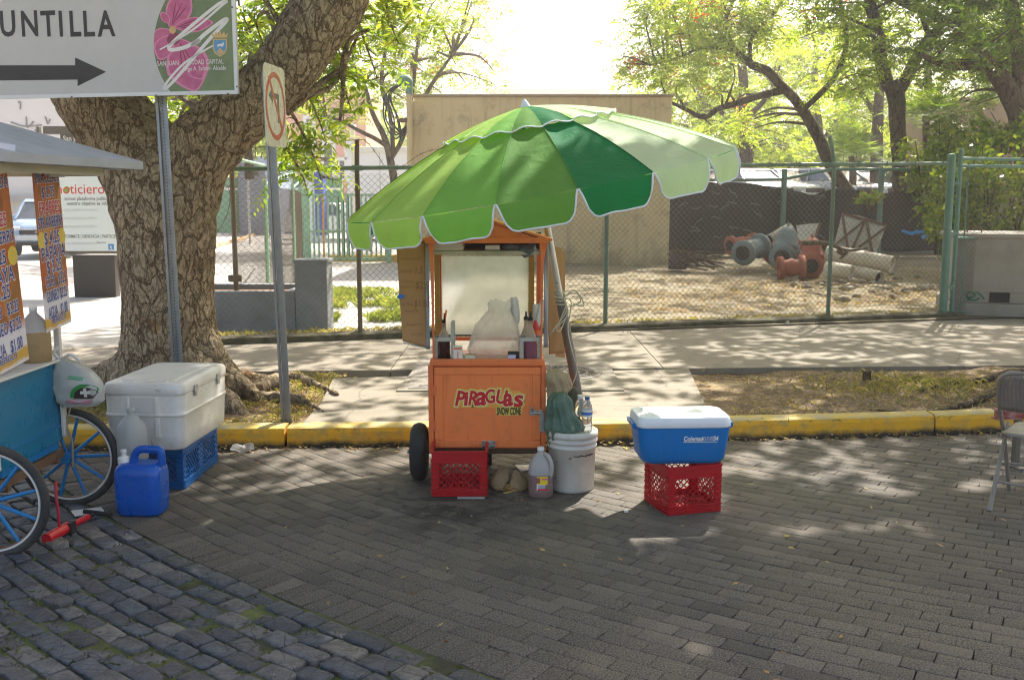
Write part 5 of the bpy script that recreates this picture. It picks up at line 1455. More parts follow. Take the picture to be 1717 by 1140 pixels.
milk_crate('milk_crate', 'red milk crate standing in the street under the blue and white cooler', (ctr.x, ctr.y, 0), rot_c, m_redc, 'red milk crates')
CRC, CRR = ctr, rot_c

# ---------------------------------------------------------------- bucket, bottles, jug, rags, stones
bq = G(961, 829.5, 0); bq.y += .15
t = thing('plastic_bucket', 'dirty white plastic bucket with lid at the right of the orange cart', 'bucket', bq)
mpx = 272.0
m_bkt = plain('dirty_bucket', lin(206, 202, 192), .45, 0, .05, 5, .45, lin(140, 126, 104), 5, chips=18, chipc=lin(60, 50, 42))
mb = MB(); mb.lathe([(.125, 0), (.134, .004), (.137, .02), (.146, .27), (.152, .272), (.152, .285), (.147, .287), (.148, .305), (.156, .307), (.156, .32), (.149, .322), (.150, .34)], 40); mb.build('pail', m_bkt, t)
mb = MB(); mb.lathe([(.150, .338), (.159, .338), (.160, .352), (.157, .372), (.150, .377), (.146, .368), (.02, .366)], 40, cap0=False); mb.build('lid', m_bkt, t)
mb = MB()
rb = random.Random(4)
for i in range(14): 
    a = -1.57 + .1 + i * .065; rr_ = .1462
    mb.box((rr_ * math.cos(a), rr_ * math.sin(a), .236 + rb.uniform(-.004, .004)), (.008, .002, rb.uniform(.005, .010)), rot=(0, 0, a + 1.57))
mb.build('stencil', m_black, t)
zl = .368
def water(label, u, dy, h, cap, lab):
    q = Vector((P(u, 725, bq.y + dy).x, bq.y + dy, zl)); t = thing('water_bottle', label, 'bottle', q, 0, 'water bottles on the bucket lid')
    r_ = .033
    mb = MB(); pr_ = [(r_ * .8, 0), (r_, .008)]
    for i in range(4): pr_ += [(r_, .015 + i * .016), (r_ * .94, .022 + i * .016)]
    pr_ += [(r_, .09), (r_, .135), (r_ * .9, .155), (r_ * .62, .18), (r_ * .42, .193), (r_ * .42, .2)]
    mb.lathe([(a, b * h / .205) for a, b in pr_], 20); mb.build('bottle', m_clear, t)
    mb = MB(); mb.lathe([(r_ * .47, .193 * h / .205), (r_ * .47, .213 * h / .205)], 16); mb.build('cap', cap, t)
    if lab: mb = MB(); mb.lathe([(r_ * 1.015, .09 * h / .205), (r_ * 1.015, .135 * h / .205)], 20, 0, cap0=False, cap1=False); mb.lathe([(r_ * 1.02, .102 * h / .205), (r_ * 1.02, .12 * h / .205)], 20, 1, cap0=False, cap1=False); mb.build('paper_label', [m_paper, plain('label_blue', lin(60, 110, 180), .5, 0, .3, 60)], t)
water('clear water bottle with dark blue cap and paper band on the bucket lid', 984, -.02, .205, plain('blue_cap', lin(30, 80, 140), .4), True)
water('clear water bottle with white cap behind the other one on the bucket lid', 972, .05, .2, m_white, False)

def jug(label, q, rotz, body, liquid, lvl, cap, r=.074, H_=.295, lab=False, group=None, name='plastic_jug'):
    t = thing(name, label, 'jug', q, rotz, group)
    S_ = H_ / .295
    prof = [(0, .9), (.006, 1), (.05, 1.0), (.09, 1.0), (.14, 1.0), (.165, .985), (.19, .93), (.215, .80), (.24, .58), (.258, .36), (.266, .26), (.283, .25)]
    mb = MB(); rings = []
    for z, f in prof: rings.append(rrect(2 * r * f, 2 * r * f, r * f * (.72 if f > .6 else .95), z * S_, 6))
    li = max(i for i, (z, f) in enumerate(prof) if z <= lvl)
    n = len(rings[0])
    mb.loft(rings[:li + 1], 1, True, True, False); mb.loft(rings[li:], 0, True, False, True); mb.build('body', [body, liquid], t)
    mb = MB(); mb.tube(smoothpath([(r * .30, -r * .28, .262 * S_), (r * .62, -r * .55, .25 * S_), (r * .86, -r * .74, .2 * S_), (r * .82, -r * .72, .145 * S_), (r * .7, -r * .62, .12 * S_)], 5), r * .17, 8); mb.build('handle', body, t)
    mb = MB(); mb.lathe([(r * .29, .28 * S_), (r * .29, .296 * S_), (r * .25, .299 * S_)], 18); mb.build('cap', cap, t)
    return t
m_hdpe = plain('milky_plastic', lin(206, 202, 198), .35, 0, .04, 6, trans=(lin(220, 216, 208), .45))
m_mauve = plain('mauve_liquid', lin(150, 126, 120), .3, 0, .04, 6, trans=(lin(170, 130, 130), .3))
jq = G(907, 836, 0); jq.y += .075
t = jug('plastic gallon jug of mauve syrup with a yellow and white paper label beside the bucket', jq, R(0), m_hdpe, m_mauve, .14, m_white)
mb = MB(); lbz0, lbz1 = .05, .135
M = XZ((-.006, -.0762, 0), 0)
lb = [(-.05, lbz0), (.05, lbz0), (.05, lbz1), (-.05, lbz1)]
def curved(x, z, off=0): return (x, -.0748 - off + (1.9 * max(0, abs(x) - .018) ** 2 * 6), z)
def patch(x0, x1, z0, z1, m, off):
    vs = [curved(x0 + (x1 - x0) * i / 6, z, off) for z in (z0, z1) for i in range(7)]; mb.add(vs, [(i, i + 1, 8 + i, 7 + i) for i in range(6)], m)
patch(-.05, .05, lbz0, lbz1, 0, .0); patch(-.02, .05, .085, lbz1, 1, .0008); patch(-.02, .05, lbz0, .062, 2, .0008)
patch(-.03, -.005, .095, .128, 3, .0016); patch(.005, .042, .115, .125, 4, .0016)
for i in range(3): patch(-.015, .04 - .008 * i, .066 + .006 * i, .069 + .006 * i, 5, .0016)
lo = mb.build('paper_label', [m_paper, plain('label_yellow', lin(236, 206, 40), .5), plain('label_red', lin(206, 50, 60), .5), plain('label_brown', lin(150, 84, 76), .5, 0, .6, 90), plain('label_pink', lin(214, 90, 140), .5), plain('label_print', lin(110, 120, 170), .5)], t)

def rock(label, u, v, s, mt, rotz):
    q = G(u, v, 0); t = tag(MB().ball((0, 0, s[2] * .9), s, 0, 9, 6).build('stone', mt, None, warp=.045, wscale=9, bevel=.008), label, 'stone', 'stones under the cart'); t.location = q; t.rotation_euler = (0, 0, rotz)
m_rock = plain('tan_stone', lin(150, 128, 96), .9, 0, .15, 9, .5, lin(90, 76, 58), 5, bump=.8, bscale=40)
rock('tan stone chocking the cart beside the red crate', 836, 818, (.075, .07, .062), m_rock, .3)
rock('flat broken stone between the tan stone and the plastic jug', 868, 820, (.085, .06, .048), m_rock, 1.1)
mb = MB(); 
for i in range(7): mb.box((random.uniform(-.06, .06), random.uniform(-.03, .03), .006 + .004 * i), (random.uniform(.08, .16), .022, .003), rot=(random.uniform(-.1, .1), random.uniform(-.15, .15), random.uniform(-.6, .6)))
o = mb.build('dry_husk', plain('straw', lin(196, 160, 96), .8), None); o.location = G(857, 822, 0); stuff(o, 'dry straw coloured husks on the ground by the stones', 'husk')
tag(MB().box((0, 0, .006), (.165, .02, .012)).build('metal_strip', m_galv2, None, bevel=.003), 'thin metal strip lying in front of the red crate under the cart', 'metal strip').location = G(790, 836, 0)
o = tag(MB().box((0, 0, .003), (.10, .14, .006), rot=(0, 0, .3)).build('paper_scrap', m_paper, None, warp=.01, wscale=9), 'white paper scrap on the sunny ground behind the plastic jug', 'paper'); o.location = G(880, 785, 0)

# green tarp and rags stuffed between cart and bucket
m_tarp = plain('green_tarp', lin(80, 106, 88), .5, 0, .15, 4, .35, lin(60, 80, 66), 3, bump=.4, bscale=12)
m_rag = plain('beige_rag', lin(164, 144, 112), .95, 0, .25, 12, .5, lin(104, 88, 66), 9, bump=.6, bscale=30)
def crumple(name, label, cat, outline, Y, depth, mt, folds, seed, rnd=.02):
    """outline rows: (v, u_left, u_right)"""
    c0_ = P((outline[-1][1] + outline[-1][2]) / 2, outline[-1][0], Y); mb = MB(); rings = []
    pts = []
    for i in range(len(outline) - 1):
        for k in range(8):
            f = k / 8; pts.append([a + (b - a) * f for a, b in zip(outline[i], outline[i + 1])])
    pts.append(list(outline[-1]))
    for v, ua, ub in pts:
        a, b = P(ua, v, Y) - c0_, P(ub, v, Y) - c0_; ring = []
        for j in range(84):
            th = 2 * math.pi * j / 84
            c3 = (math.cos(th) * 1.6, math.sin(th) * 1.6, a.z * 3.5 + seed)
            rdg = 1 - abs(noise.noise((c3[0] * 1.4 + noise.noise(c3), c3[1] * 1.4, c3[2] * 1.2))) * 2.4
            rdg2 = 1 - abs(noise.noise((c3[0] * 3.1, c3[1] * 3.1, c3[2] * 2.2 + 9))) * 2.4
            rr_ = .90 + .20 * rdg + .09 * rdg2 + .05 * math.sin(folds * th + seed + a.z * 12)
            x = (a.x + b.x) / 2 + (b.x - a.x) / 2 * math.cos(th) * min(rr_, 1.12); y = depth * math.sin(th) * rr_ * (.35 + .65 * min(1, (b.x - a.x) / .2))
            ring.append((x, y, a.z))
        rings.append(ring)
    mb.loft(rings[::-1]); o = mb.build(name, mt, None, warp=rnd, wscale=11); o.location = c0_
    return tag(o, label, cat)
crumple('green_tarp', 'crumpled green tarp bundle stuffed between the orange cart and the bucket', 'tarp', ((660, 928, 950), (670, 917, 956), (690, 915, 962), (705, 915, 970), (717, 915, 977), (724, 916, 974), (737, 917, 958), (748, 920, 945), (756, 926, 936)), 5.98, .085, m_tarp, 7, 1.0, .016)
crumple('rag_bundle', 'bundle of beige rags above the green tarp at the cart side', 'rags', ((622, 922, 942), (630, 916, 950), (642, 915, 956), (655, 915, 958), (664, 917, 952), (670, 920, 945)), 6.08, .075, m_rag, 9, 3.0, .03)
crumple('folded_cloth', 'dark green and brown folded cloth beside the pole above the bucket', 'cloth', ((648, 952, 966), (655, 950, 970), (668, 948, 972), (685, 950, 972), (705, 956, 971), (716, 962, 970)), 6.12, .05, plain('dark_green_cloth', lin(92, 88, 66), .7, 0, .2, 5, .6, lin(44, 84, 62), 6), 5, 2.0, .012)
# ================================================================ COOLERS, JUGS, CHAIR, SIGNS, BLUE CART
m_wcool = plain('aged_white_plastic', lin(228, 225, 218), .4, 0, .04, 4, .5, lin(172, 160, 138), 3.5, chips=9, chipc=lin(160, 146, 122), bump=.2, bscale=30)
m_bluep = plain('blue_plastic', lin(0, 84, 178), .32, 0, .06, 5, .2, lin(20, 60, 140), 6)
m_cblue = plain('cooler_blue', lin(0, 112, 184), .38, 0, .05, 4, .15, lin(30, 90, 140), 6, bump=.1, bscale=60)
m_cwhite = plain('cooler_lid_white', lin(224, 226, 228), .35, 0, .03, 4, .25, lin(180, 178, 170), 5)
# big white cooler on two blue crates
for i, (y0, lab) in enumerate(((5.97, 'blue milk crate under the near end of the long white cooler'), (6.32, 'blue milk crate under the far end of the long white cooler'))):
    milk_crate('milk_crate', lab, (-2.185, y0 + .165, 0), R(-1.5 - i), m_bluec, 'blue milk crates')
t = thing('white_cooler', 'long dirty white ice chest resting on two blue crates in front of the big tree', 'cooler', (-2.18, 6.22, .283), R(-3.0))
cw, cl = .485, .80
mb = MB(); rings = []
for z, a in ((0, -.05), (.02, -.024), (.10, -.016), (.205, -.006), (.208, .008), (.222, .008), (.225, -.004), (.335, 0)): rings.append(rrect(cw + a, cl + a, .06, z, 6))
mb.loft(rings); 
for s_ in (-1, 1):
    y = s_ * (cl / 2 + .002)
    for x in (-.085, .085): mb.box((x, y - s_ * .004, .27), (.014, .03, .11))
    for x in (-.085, .085): mb.box((x, y - s_ * .008, .14), (.03, .022, .12), taper=.8)
mb.build('body', m_wcool, t, bevel=.004)
for s_ in (-1, 1): mb = MB(); mb.box((0, s_ * (cl / 2 - .004), .275), (.155, .012, .10)); mb.build('handle_recess', plain('shadowed_white', lin(206, 202, 194), .5), t, bevel=.004)
mb = MB(); rings = []
for z, a in ((.337, .006), (.342, .012), (.385, .010), (.402, -.006), (.409, -.05)): rings.append(rrect(cw + a, cl + a, .06, z, 6))
mb.loft(rings)
mb.box((0, 0, .4095), (cw - .16, cl - .2, .006)); mb.box((-.1, -cl / 2 + .06, .41), (.07, .03, .006)); mb.box((.1, -cl / 2 + .06, .41), (.07, .03, .006)); mb.build('lid', m_wcool, t, bevel=.003)
for y in (-.2, .2):
    mb = MB(); mb.box((cw / 2 + .010, y, .352), (.008, .05, .03)); mb.box((cw / 2 + .008, y, .315), (.008, .035, .03)); mb.cyl((cw / 2 + .012, y - .03, .334), (cw / 2 + .012, y + .03, .334), .005, n=8); mb.build('hinge', m_galv2, t)
# translucent jug on a block, blue water jug in front
jb = Vector((-2.21, 5.66, 0))
blk = MB().box((0, 0, .135), (.13, .13, .27)).build('wood_block', plain('grey_wood', lin(120, 104, 84), .9, 0, .2, 7), None, bevel=.006); blk.location = jb
tag(blk, 'wooden block behind the blue water jug carrying the empty milky jug', 'wood block')
m_hd2 = plain('cloudy_plastic', lin(196, 196, 192), .4, 0, .03, 6, trans=(lin(220, 222, 220), .5))
jug('milky plastic gallon jug standing behind the blue jug against the white cooler', jb + Vector((0, 0, .27)), R(160), m_hd2, m_hd2, .14, m_hd2, .077, .30, group=None)
bj = G(229.5, 868, 0); bj.y += .10
t = thing('water_jug', 'royal blue rectangular water jug with white spout cap in front of the white cooler', 'jug', bj, R(-4))
mb = MB(); rings = []
for z, w_, d_, r_ in ((0, .235, .15, .05), (.006, .26, .175, .055), (.02, .275, .19, .055), (.10, .282, .196, .05), (.235, .284, .198, .05), (.262, .278, .194, .055), (.283, .255, .175, .06), (.296, .21, .13, .05)): rings.append(rrect(w_ * .94, d_, r_, z, 7))
mb.loft(rings)
for x in (-.05, .05): mb.box((x, -.0985, .13), (.004, .004, .2))
mb.build('body', m_bluep, t, bevel=.002)
mb = MB(); mb.tube(smoothpath([(-.045, 0, .285), (-.03, 0, .34), (.0, 0, .368), (.06, 0, .37), (.112, 0, .366), (.122, 0, .33), (.122, 0, .28)], 5), .019, 10, sq=1.2); mb.build('handle', m_bluep, t)
mb = MB(); mb.lathe([(.034, .285), (.034, .318), (.028, .325), (.016, .327), (.014, .345), (.017, .347), (.017, .362), (.0155, .366)], 20, 0, Matrix.Translation((-.098, 0, 0))); mb.build('spout_cap', m_white, t)

# blue and white cooler on the red crate
t = thing('blue_cooler', 'blue cooler with white lid sitting on the red crate in the street', 'cooler', (CRC.x - .025, CRC.y + .0, .282), R(3))
t.scale = (.965, 1, 1)
mb = MB(); rings = []
for z, w_, d_ in ((0, .44, .24), (.006, .47, .27), (.03, .505, .295), (.12, .53, .315), (.20, .552, .33), (.214, .556, .334)): rings.append(rrect(w_, d_, .06, z, 6))
mb.loft(rings)
for x in np.linspace(-.21, .21, 8): mb.bar((x * .9, -.146, .03), (x, -.1665, .2), .005, .003, 0, up=(0, 1, 0))
mb.build('body', m_cblue, t)
mb = MB(); rings = []
for z, w_, d_ in ((.216, .552, .334), (.222, .560, .340), (.262, .552, .334), (.274, .536, .318), (.277, .50, .28)): rings.append(rrect(w_, d_, .06, z, 6))
mb.loft(rings); mb.box((0, 0, .2775), (.44, .22, .004)); mb.build('lid', m_cwhite, t, bevel=.002)
for s_ in (-1, 1):
    mb = MB(); mb.loft([[(s_ * .268, y, .19), (s_ * .30, y, .205), (s_ * .302, y, .232), (s_ * .27, y, .225)] for y in (-.09, -.07, 0, .07, .09)], smooth=False); mb.build('handle', m_cblue, t, bevel=.004)
mb = MB(); FRc = XZ((-.012, -.1648, .142), 0) @ Matrix.Rotation(-.10, 4, 'X')
mb.text('Coleman', FRc, .037, 0, .0005, .025, .86, .15); mb.text('POLYLITE', FRc @ Matrix.Translation((.108, 0, 0)), .033, 0, .0005, 0, .5, .2); mb.text('34', FRc @ Matrix.Translation((.176, 0, 0)), .037, 0, .0005, .03, .8, .15)
mb.box((.0, -.006, 0), (.0, .0, .0)); 
mb.add([(0, -.008, .0), (.2, -.008, 0), (.2, -.005, 0), (0, -.005, 0)], [(0, 1, 2, 3)], 0, False, FRc); mb.build('lettering', m_white, t)
tag(MB().cyl((0, 0, 0), (0, 0, .012), .013, n=16).build('crown_cork', m_white, None, bevel=.003), 'small white bottle cap on the pavers left of the red crate', 'cork').location = G(1050, 858, 0)

# folding chair
m_chair = plain('worn_grey_enamel', lin(142, 134, 126), .45, .15, .06, 5, .4, lin(96, 84, 72), 4, chips=14, chipc=lin(100, 70, 50))
fa = R(40); foot = G(1655, 855, 0)
fd = Vector((math.sin(fa), math.cos(fa), 0)); sd = Vector((math.cos(fa), -math.sin(fa), 0))
cpos = foot + sd * .225 + fd * .21
t = thing('folding_chair', 'worn grey metal folding chair at the right edge of the street', 'chair', cpos, -fa)
mb = MB(); path = []
pts = [(-.225, .27, .012), (-.225, .05, .40), (-.225, -.10, .60), (-.215, -.17, .72)]
pts += [(-.205, -.195, .765), (-.17, -.212, .80), (-.12, -.218, .812), (0, -.222, .815)]
full = smoothpath(pts + [(-x, y, z) for x, y, z in pts[-2::-1]], 5); mb.tube(full, .0125, 10); mb.build('frame', m_chair, t)
for s_ in (-1, 1):
    mb = MB(); mb.tube([(s_ * .212, .08, .47), (s_ * .21, -.06, .26), (s_ * .21, -.215, .006)], [.0115, .0125, .0125], 10); mb.cyl((s_ * .21, -.2, .03), (s_ * .21, -.218, .0), .0155, n=10); mb.build('rear_leg', m_chair, t)
for y, z, x in ((-.125, .155, .21), (.16, .205, .222)):
    mb = MB(); mb.tube([(-x, y, z), (x, y, z)], .008, 8); mb.build('stretcher', m_chair, t)
mb = MB()
def backf(i, j):
    a = 2 * i - 1; z = .575 + .225 * j - .03 * max(0, abs(a) - .75) * 4 * j ** 3
    w_ = .215 - (.03 * max(0, j - .6) / .4 if j > .6 else 0)
    return (a * w_, -.105 - (z - .575) * .48 - .016 * (1 - a * a) + .0035 * math.sin(a * 62), z)
mb.sheet(backf, 160, 8); mb.build('backrest', m_chair, t, thick=.003)
mb = MB(); mb.loft([rrect(.40, .39, .05, .433, 5, (0, .06)), rrect(.405, .395, .05, .446, 5, (0, .06)), rrect(.38, .37, .05, .45, 5, (0, .06))]); 
for s_ in (-1, 1): mb.box((s_ * .2, .05, .425), (.008, .34, .035))
mb.build('seat', m_chair, t)
t = thing('steel_beam', 'rusty red and white steel channel beam propped behind the folding chair', 'beam', (P(1667, 700, 6.5).x, 6.5, 0), R(6))
mb = MB(); z_ = P(1667, 703, 6.5).z; mb.box((.6, 0, z_ + .006), (1.2, .07, .008)); mb.box((.6, 0, z_ + .066), (1.2, .07, .008)); mb.box((.6, .0, z_ + .036), (1.2, .008, .056)); mb.build('channel', plain('red_white_paint', lin(150, 60, 44), .6, 0, .2, 5, .9, lin(206, 196, 186), 5), t)
for x in (.17, 1.05):
    mb = MB(); mb.box((x, 0, z_ / 2), (.03, .05, z_)); mb.box((x, 0, .006), (.1, .22, .012)); mb.build('leg', m_steel, t)

# ---------------------------------------------------------------- the blue cart at the left
m_teal = plain('teal_paint', lin(0, 112, 148), .3, 0, .08, 3, .25, lin(10, 84, 120), 3, bump=.06, bscale=8)
m_spoke = plain('bright_blue_paint', lin(10, 116, 176), .35, 0, .08, 6, .2, lin(20, 70, 110), 8)
m_grey = plain('grey_canvas', lin(172, 172, 174), .6, 0, .08, 5, .4, lin(140, 136, 130), 4)
m_wpaint = plain('white_paint', lin(216, 212, 204), .45, 0, .05, 5, .35, lin(170, 160, 144), 6)
m_brown = plain('brown_wood', lin(112, 82, 56), .8, 0, .2, 8, .4, lin(70, 52, 38), 6)
XH = -2.57
r0 = Vector((XH, 5.2, 0))
t = thing('fruit_cart', 'teal painted fruit cart with grey roof, spoked wheels and price boards at the left edge', 'food cart', r0)
def LL(u, v, Y): return P(u, v, Y) - r0
y0, y1 = 4.87 - r0.y, 5.57 - r0.y
mb = MB(); mb.box((-.75, (y0 + y1) / 2, .64), (1.5, y1 - y0, .46)); mb.build('body', m_teal, t, bevel=.006)
mb = MB(); mb.box((.004, (y0 + y1) / 2, .50), (.01, y1 - y0 - .02, .006)); mb.box((-.74, (y0 + y1) / 2, .395), (1.46, y1 - y0 - .06, .05)); mb.build('lower_rail', m_spoke, t)
mb = MB(); mb.box((-.74, (y0 + y1) / 2, .876), (1.55, y1 - y0 + .06, .014)); mb.build('counter', m_wpaint, t, bevel=.004)
mb = MB(); mb.box((-.03, (4.75 + 5.61) / 2 - r0.y, .335), (.05, .80, .05)); mb.build('axle_beam', m_brown, t)
mb = MB(); mb.box((-.75, y0 + .07, .31), (1.5, .04, .04)); mb.box((-.75, y1 - .07, .31), (1.5, .04, .04)); mb.build('chassis_rail', m_brown, t)
m_rim = plain('bare_rim', lin(120, 84, 62), .5, .2, .15, 8)
m_rimw = plain('white_rim_tape', lin(206, 204, 198), .5)
m_rub2 = plain('bicycle_tyre', (.03, .03, .03), .75, 0, .2, 12, .4, lin(84, 78, 70), 6, bump=.6, bscale=90)
WRr = .293
def bike(y, ang):
    c = Vector((.0, y - r0.y, WRr))
    m_ = MB(); m_.tube([c + Vector(((WRr - .022) * math.cos(a), 0, (WRr - .022) * math.sin(a))) for a in np.linspace(0, 2 * math.pi, 64)[:-1]], .022, 10, closed=True); tr = m_.build('wheel', m_rub2, t)
    m_ = MB()
    def ring(r_, rad, yy, m): m_.tube([c + Vector((r_ * math.cos(a), yy, r_ * math.sin(a))) for a in np.linspace(0, 2 * math.pi, 64)[:-1]], rad, 8, m, closed=True)
    ring(WRr - .046, .012, 0, 0); ring(WRr - .045, .006, -.012, 1); ring(WRr - .045, .006, .012, 1); m_.build('rim', [m_rim, m_rimw], tr)
    for k_ in range(10):
        a = ang + 2 * math.pi * k_ / 10; d = Vector((math.cos(a), 0, math.sin(a)))
        m_ = MB(); m_.tube([c + d * .03, c + d * .14, c + d * (WRr - .055)], [.011, .0105, .009], 8); m_.build('spoke', m_spoke, tr)
    m_ = MB(); m_.cyl(c + Vector((0, -.05, 0)), c + Vector((0, .05, 0)), .03, n=14); m_.build('hub', m_spoke, tr)
bike(4.75, .25); bike(5.63, .05)
# posts
for (x, y) in ((-.01, y1 + .03), (-.01, y0 - .02), (-1.4, y1 + .03), (-1.4, y0 - .02)):
    mb = MB(); mb.box((x, y, .42 + (1.96 - .42) / 2), (.032, .032, 1.96 - .42)); mb.build('post', m_wpaint, t, bevel=.003)
# roof: a low four-sided canopy
c1 = Vector((-2.10, 5.75, 1.985)) - r0
e1 = Vector((-.21, -.978, 0)); e2 = Vector((-.978, .21, 0))
A_, B_, C_, D_ = c1, c1 + e1 * 1.75, c1 + e1 * 1.75 + e2 * 2.0, c1 + e2 * 2.0
pk = (A_ + C_) / 2 + Vector((0, 0, .36)); dn = Vector((0, 0, -.045)); cen = (A_ + C_) / 2
mb = MB(); V_ = [A_, B_, C_, D_]
mb.add(V_ + [p + dn for p in V_] + [pk], [(0, 1, 8), (1, 2, 8), (2, 3, 8), (3, 0, 8), (0, 4, 5, 1), (1, 5, 6, 2), (2, 6, 7, 3), (3, 7, 4, 0)])
inn = [p + (cen - p) * .12 + dn * 1.0 for p in V_]
mb.add([p + dn for p in V_] + inn, [(0, 4, 5, 1), (1, 5, 6, 2), (2, 6, 7, 3), (3, 7, 4, 0)]); mb.build('roof', m_grey, t)
mb = MB(); ins = [p + (cen - p) * .17 + Vector((0, 0, -.05)) for p in V_]
for i in range(4): mb.bar(ins[i], ins[(i + 1) % 4], .03, .07)
mb.build('roof_frame', plain('cream_paint', lin(206, 198, 180), .5, 0, .06, 5, .3), t)
mb = MB(); p = LL(90, 288, 5.58); mb.box((p.x, p.y, p.z + .02), (.13, .03, .10)); mb.build('bracket', m_wpaint, t, bevel=.01)
mb = MB(); a, b = LL(0, 252, 4.68), LL(24, 254, 4.76); mb.bar(a + Vector((-.3, -.3, .06)) * .5, b, .02, .06); mb.build('patch_board', plain('pale_lilac_board', lin(206, 206, 218), .5), t)
mb = MB(); mb.box((.014, y1 - .005, .55), (.012, .05, .22)); mb.build('white_strip', m_wpaint, t)
mb = MB(); mb.tube(smoothpath([(.03, y1, .80), (.045, y1 + .02, .62), (.02, y1 + .01, .5), (.05, y1, .4), (.045, y1, .25)], 6), .006, 6); mb.build('cord', plain('beige_cord', lin(150, 140, 116), .8), t)

# price boards on the right side of the cart
k = NT('fruit_print')
vo = k.n('ShaderNodeTexVoronoi'); vo.inputs['Scale'].default_value = 9; k.l(k.mix(.25, k.obj(), k.n('ShaderNodeTexNoise').outputs['Color']), vo.inputs['Vector'])
sp_ = k.n('ShaderNodeSeparateColor'); k.l(vo.outputs['Color'], sp_.inputs[0])
fcx = k.ramp(sp_.outputs[0], [(0.0, lin(176, 54, 20)), (.3, lin(206, 110, 26)), (.5, lin(150, 96, 30)), (.65, lin(226, 170, 50)), (.8, lin(90, 84, 34)), (1.0, lin(150, 40, 40))])
fcx = k.mix(k.noise(18, 5), fcx, lin(190, 100, 34)); zz = k.n('ShaderNodeSeparateXYZ'); k.l(k.obj(), zz.inputs[0])
fcx = k.mix(k.ramp(k.math('ADD', zz.outputs[2], k.math('MULTIPLY', k.noise(9, 3), .14)), [(.24, 1.0), (.30, 0.0)]), fcx, lin(226, 220, 226))
fcx = k.mix(k.ramp(k.math('ADD', zz.outputs[2], k.math('MULTIPLY', k.noise(14, 3), .05)), [(.03, 0.0), (.05, 1.0), (.09, 1.0), (.11, 0.0)]), fcx, lin(206, 160, 50))
k.col(fcx); k.set(Roughness=.4); m_fruit = k.m
m_lblue = plain('print_blue', lin(44, 60, 140), .5); m_lred = plain('print_red', lin(206, 40, 60), .5); m_lwhite = plain('print_white', lin(232, 230, 236), .5); m_lemon = plain('print_lemon', lin(232, 200, 80), .5, 0, .1, 40)
def price_board(label, Y0, Y1, x0, x1, zb_, zt_):
    a, b = Vector((x0, Y0, zb_)), Vector((x1, Y1, zb_)); W_ = (b - a).length; yaw = math.atan2(b.y - a.y, b.x - a.x)
    t_ = thing('price_board', label, 'sign', a, yaw, 'price boards on the fruit cart'); H_ = zt_ - zb_; t_.rotation_euler = (0, -R(6) if Y0 < 5 else -R(3.5), yaw)
    m_ = MB(); m_.box((W_ / 2, 0, H_ / 2), (W_, .006, H_)); pn = m_.build('panel', m_fruit, t_)
    m_ = MB(); Q_ = XZ((0, -.0035, 0))
    rows = [('PINA COLADA', .955, .05, 0), ('$ 2.75', .865, .052, 0), ('FRAPPES', .765, .062, 1), ('STRAWBERRY', .675, .055, 0), ('$ 4.25', .575, .062, 0), ('PAPAYA', .48, .068, 0), ('$ 3.25', .395, .062, 0), ('COCO   $3.25', .305, .055, 0), ('GUINEO $3.25', .21, .055, 0), ('AGUA   $1.00', .105, .058, 0), ('REFRESCO', .055, .03, 0)]
    for tx, zf, s_, c in rows:
        ln = len(tx); sx = min(1.3, (W_ * .92) / (ln * s_ * .60))
        for bold, m, d in ((.065, 2, .0006), (.018, c, .0014)):
            m_.text(tx, Q_ @ Matrix.Translation((W_ / 2, zf * H_ - s_ * .4, d)), s_ * 1.55, m, 0, bold, sx * .66, 0, 'CENTER')
    for zf, x in ((.575, .10), (.575, .9)):
        m_.add([(W_ * x + .05 * math.cos(q), .05 * math.sin(q) + zf * H_, .0003) for q in np.linspace(0, 2 * math.pi, 20)[:-1]], [tuple(range(19))], 3, False, Q_)
    m_.build('lettering', [m_lblue, m_lred, m_lwhite, m_lemon], pn)
    m_ = MB(); m_.tube([(W_ / 2 - .05, -.004, H_ - .02), (W_ / 2, -.01, H_ + .03), (W_ / 2 + .06, -.004, H_ - .015)], .004, 5); m_.build('tie', m_black, t_)
price_board('fruit price board with blue figures at the very left edge standing on the fruit cart', 4.80, 5.235, -2.57, -2.572, .885, P(24, 305, 5.2).z)
price_board('narrow looking fruit price board hanging from the far post of the fruit cart', 5.42, 5.76, -2.555, -2.57, P(78, 553, 5.55).z, P(90, 291, 5.6).z)
# juice jugs on the counter
jug('half full jug of pale juice on the fruit cart counter beside the price board', Vector((P(61, 608, 5.44).x, 5.44, .883)), R(150), m_hdpe, plain('pale_juice', lin(176, 152, 110), .35, 0, .04, 5, trans=(lin(206, 170, 110), .35)), .17, m_white, .074, .30)
jug('jug of pale juice behind the far post on the fruit cart counter', Vector((-2.80, 5.53, .883)), R(60), m_hdpe, MATS['pale_juice'], .17, m_white, .07, .26)
t = thing('juice_tub', 'low tub of yellowish juice under the left price board', 'tub', (-2.70, 5.10, .883)); mb = MB(); mb.lathe([(.06, 0), (.068, .01), (.07, .06), (.066, .07)], 24); mb.build('tub', MATS['pale_juice'], t)
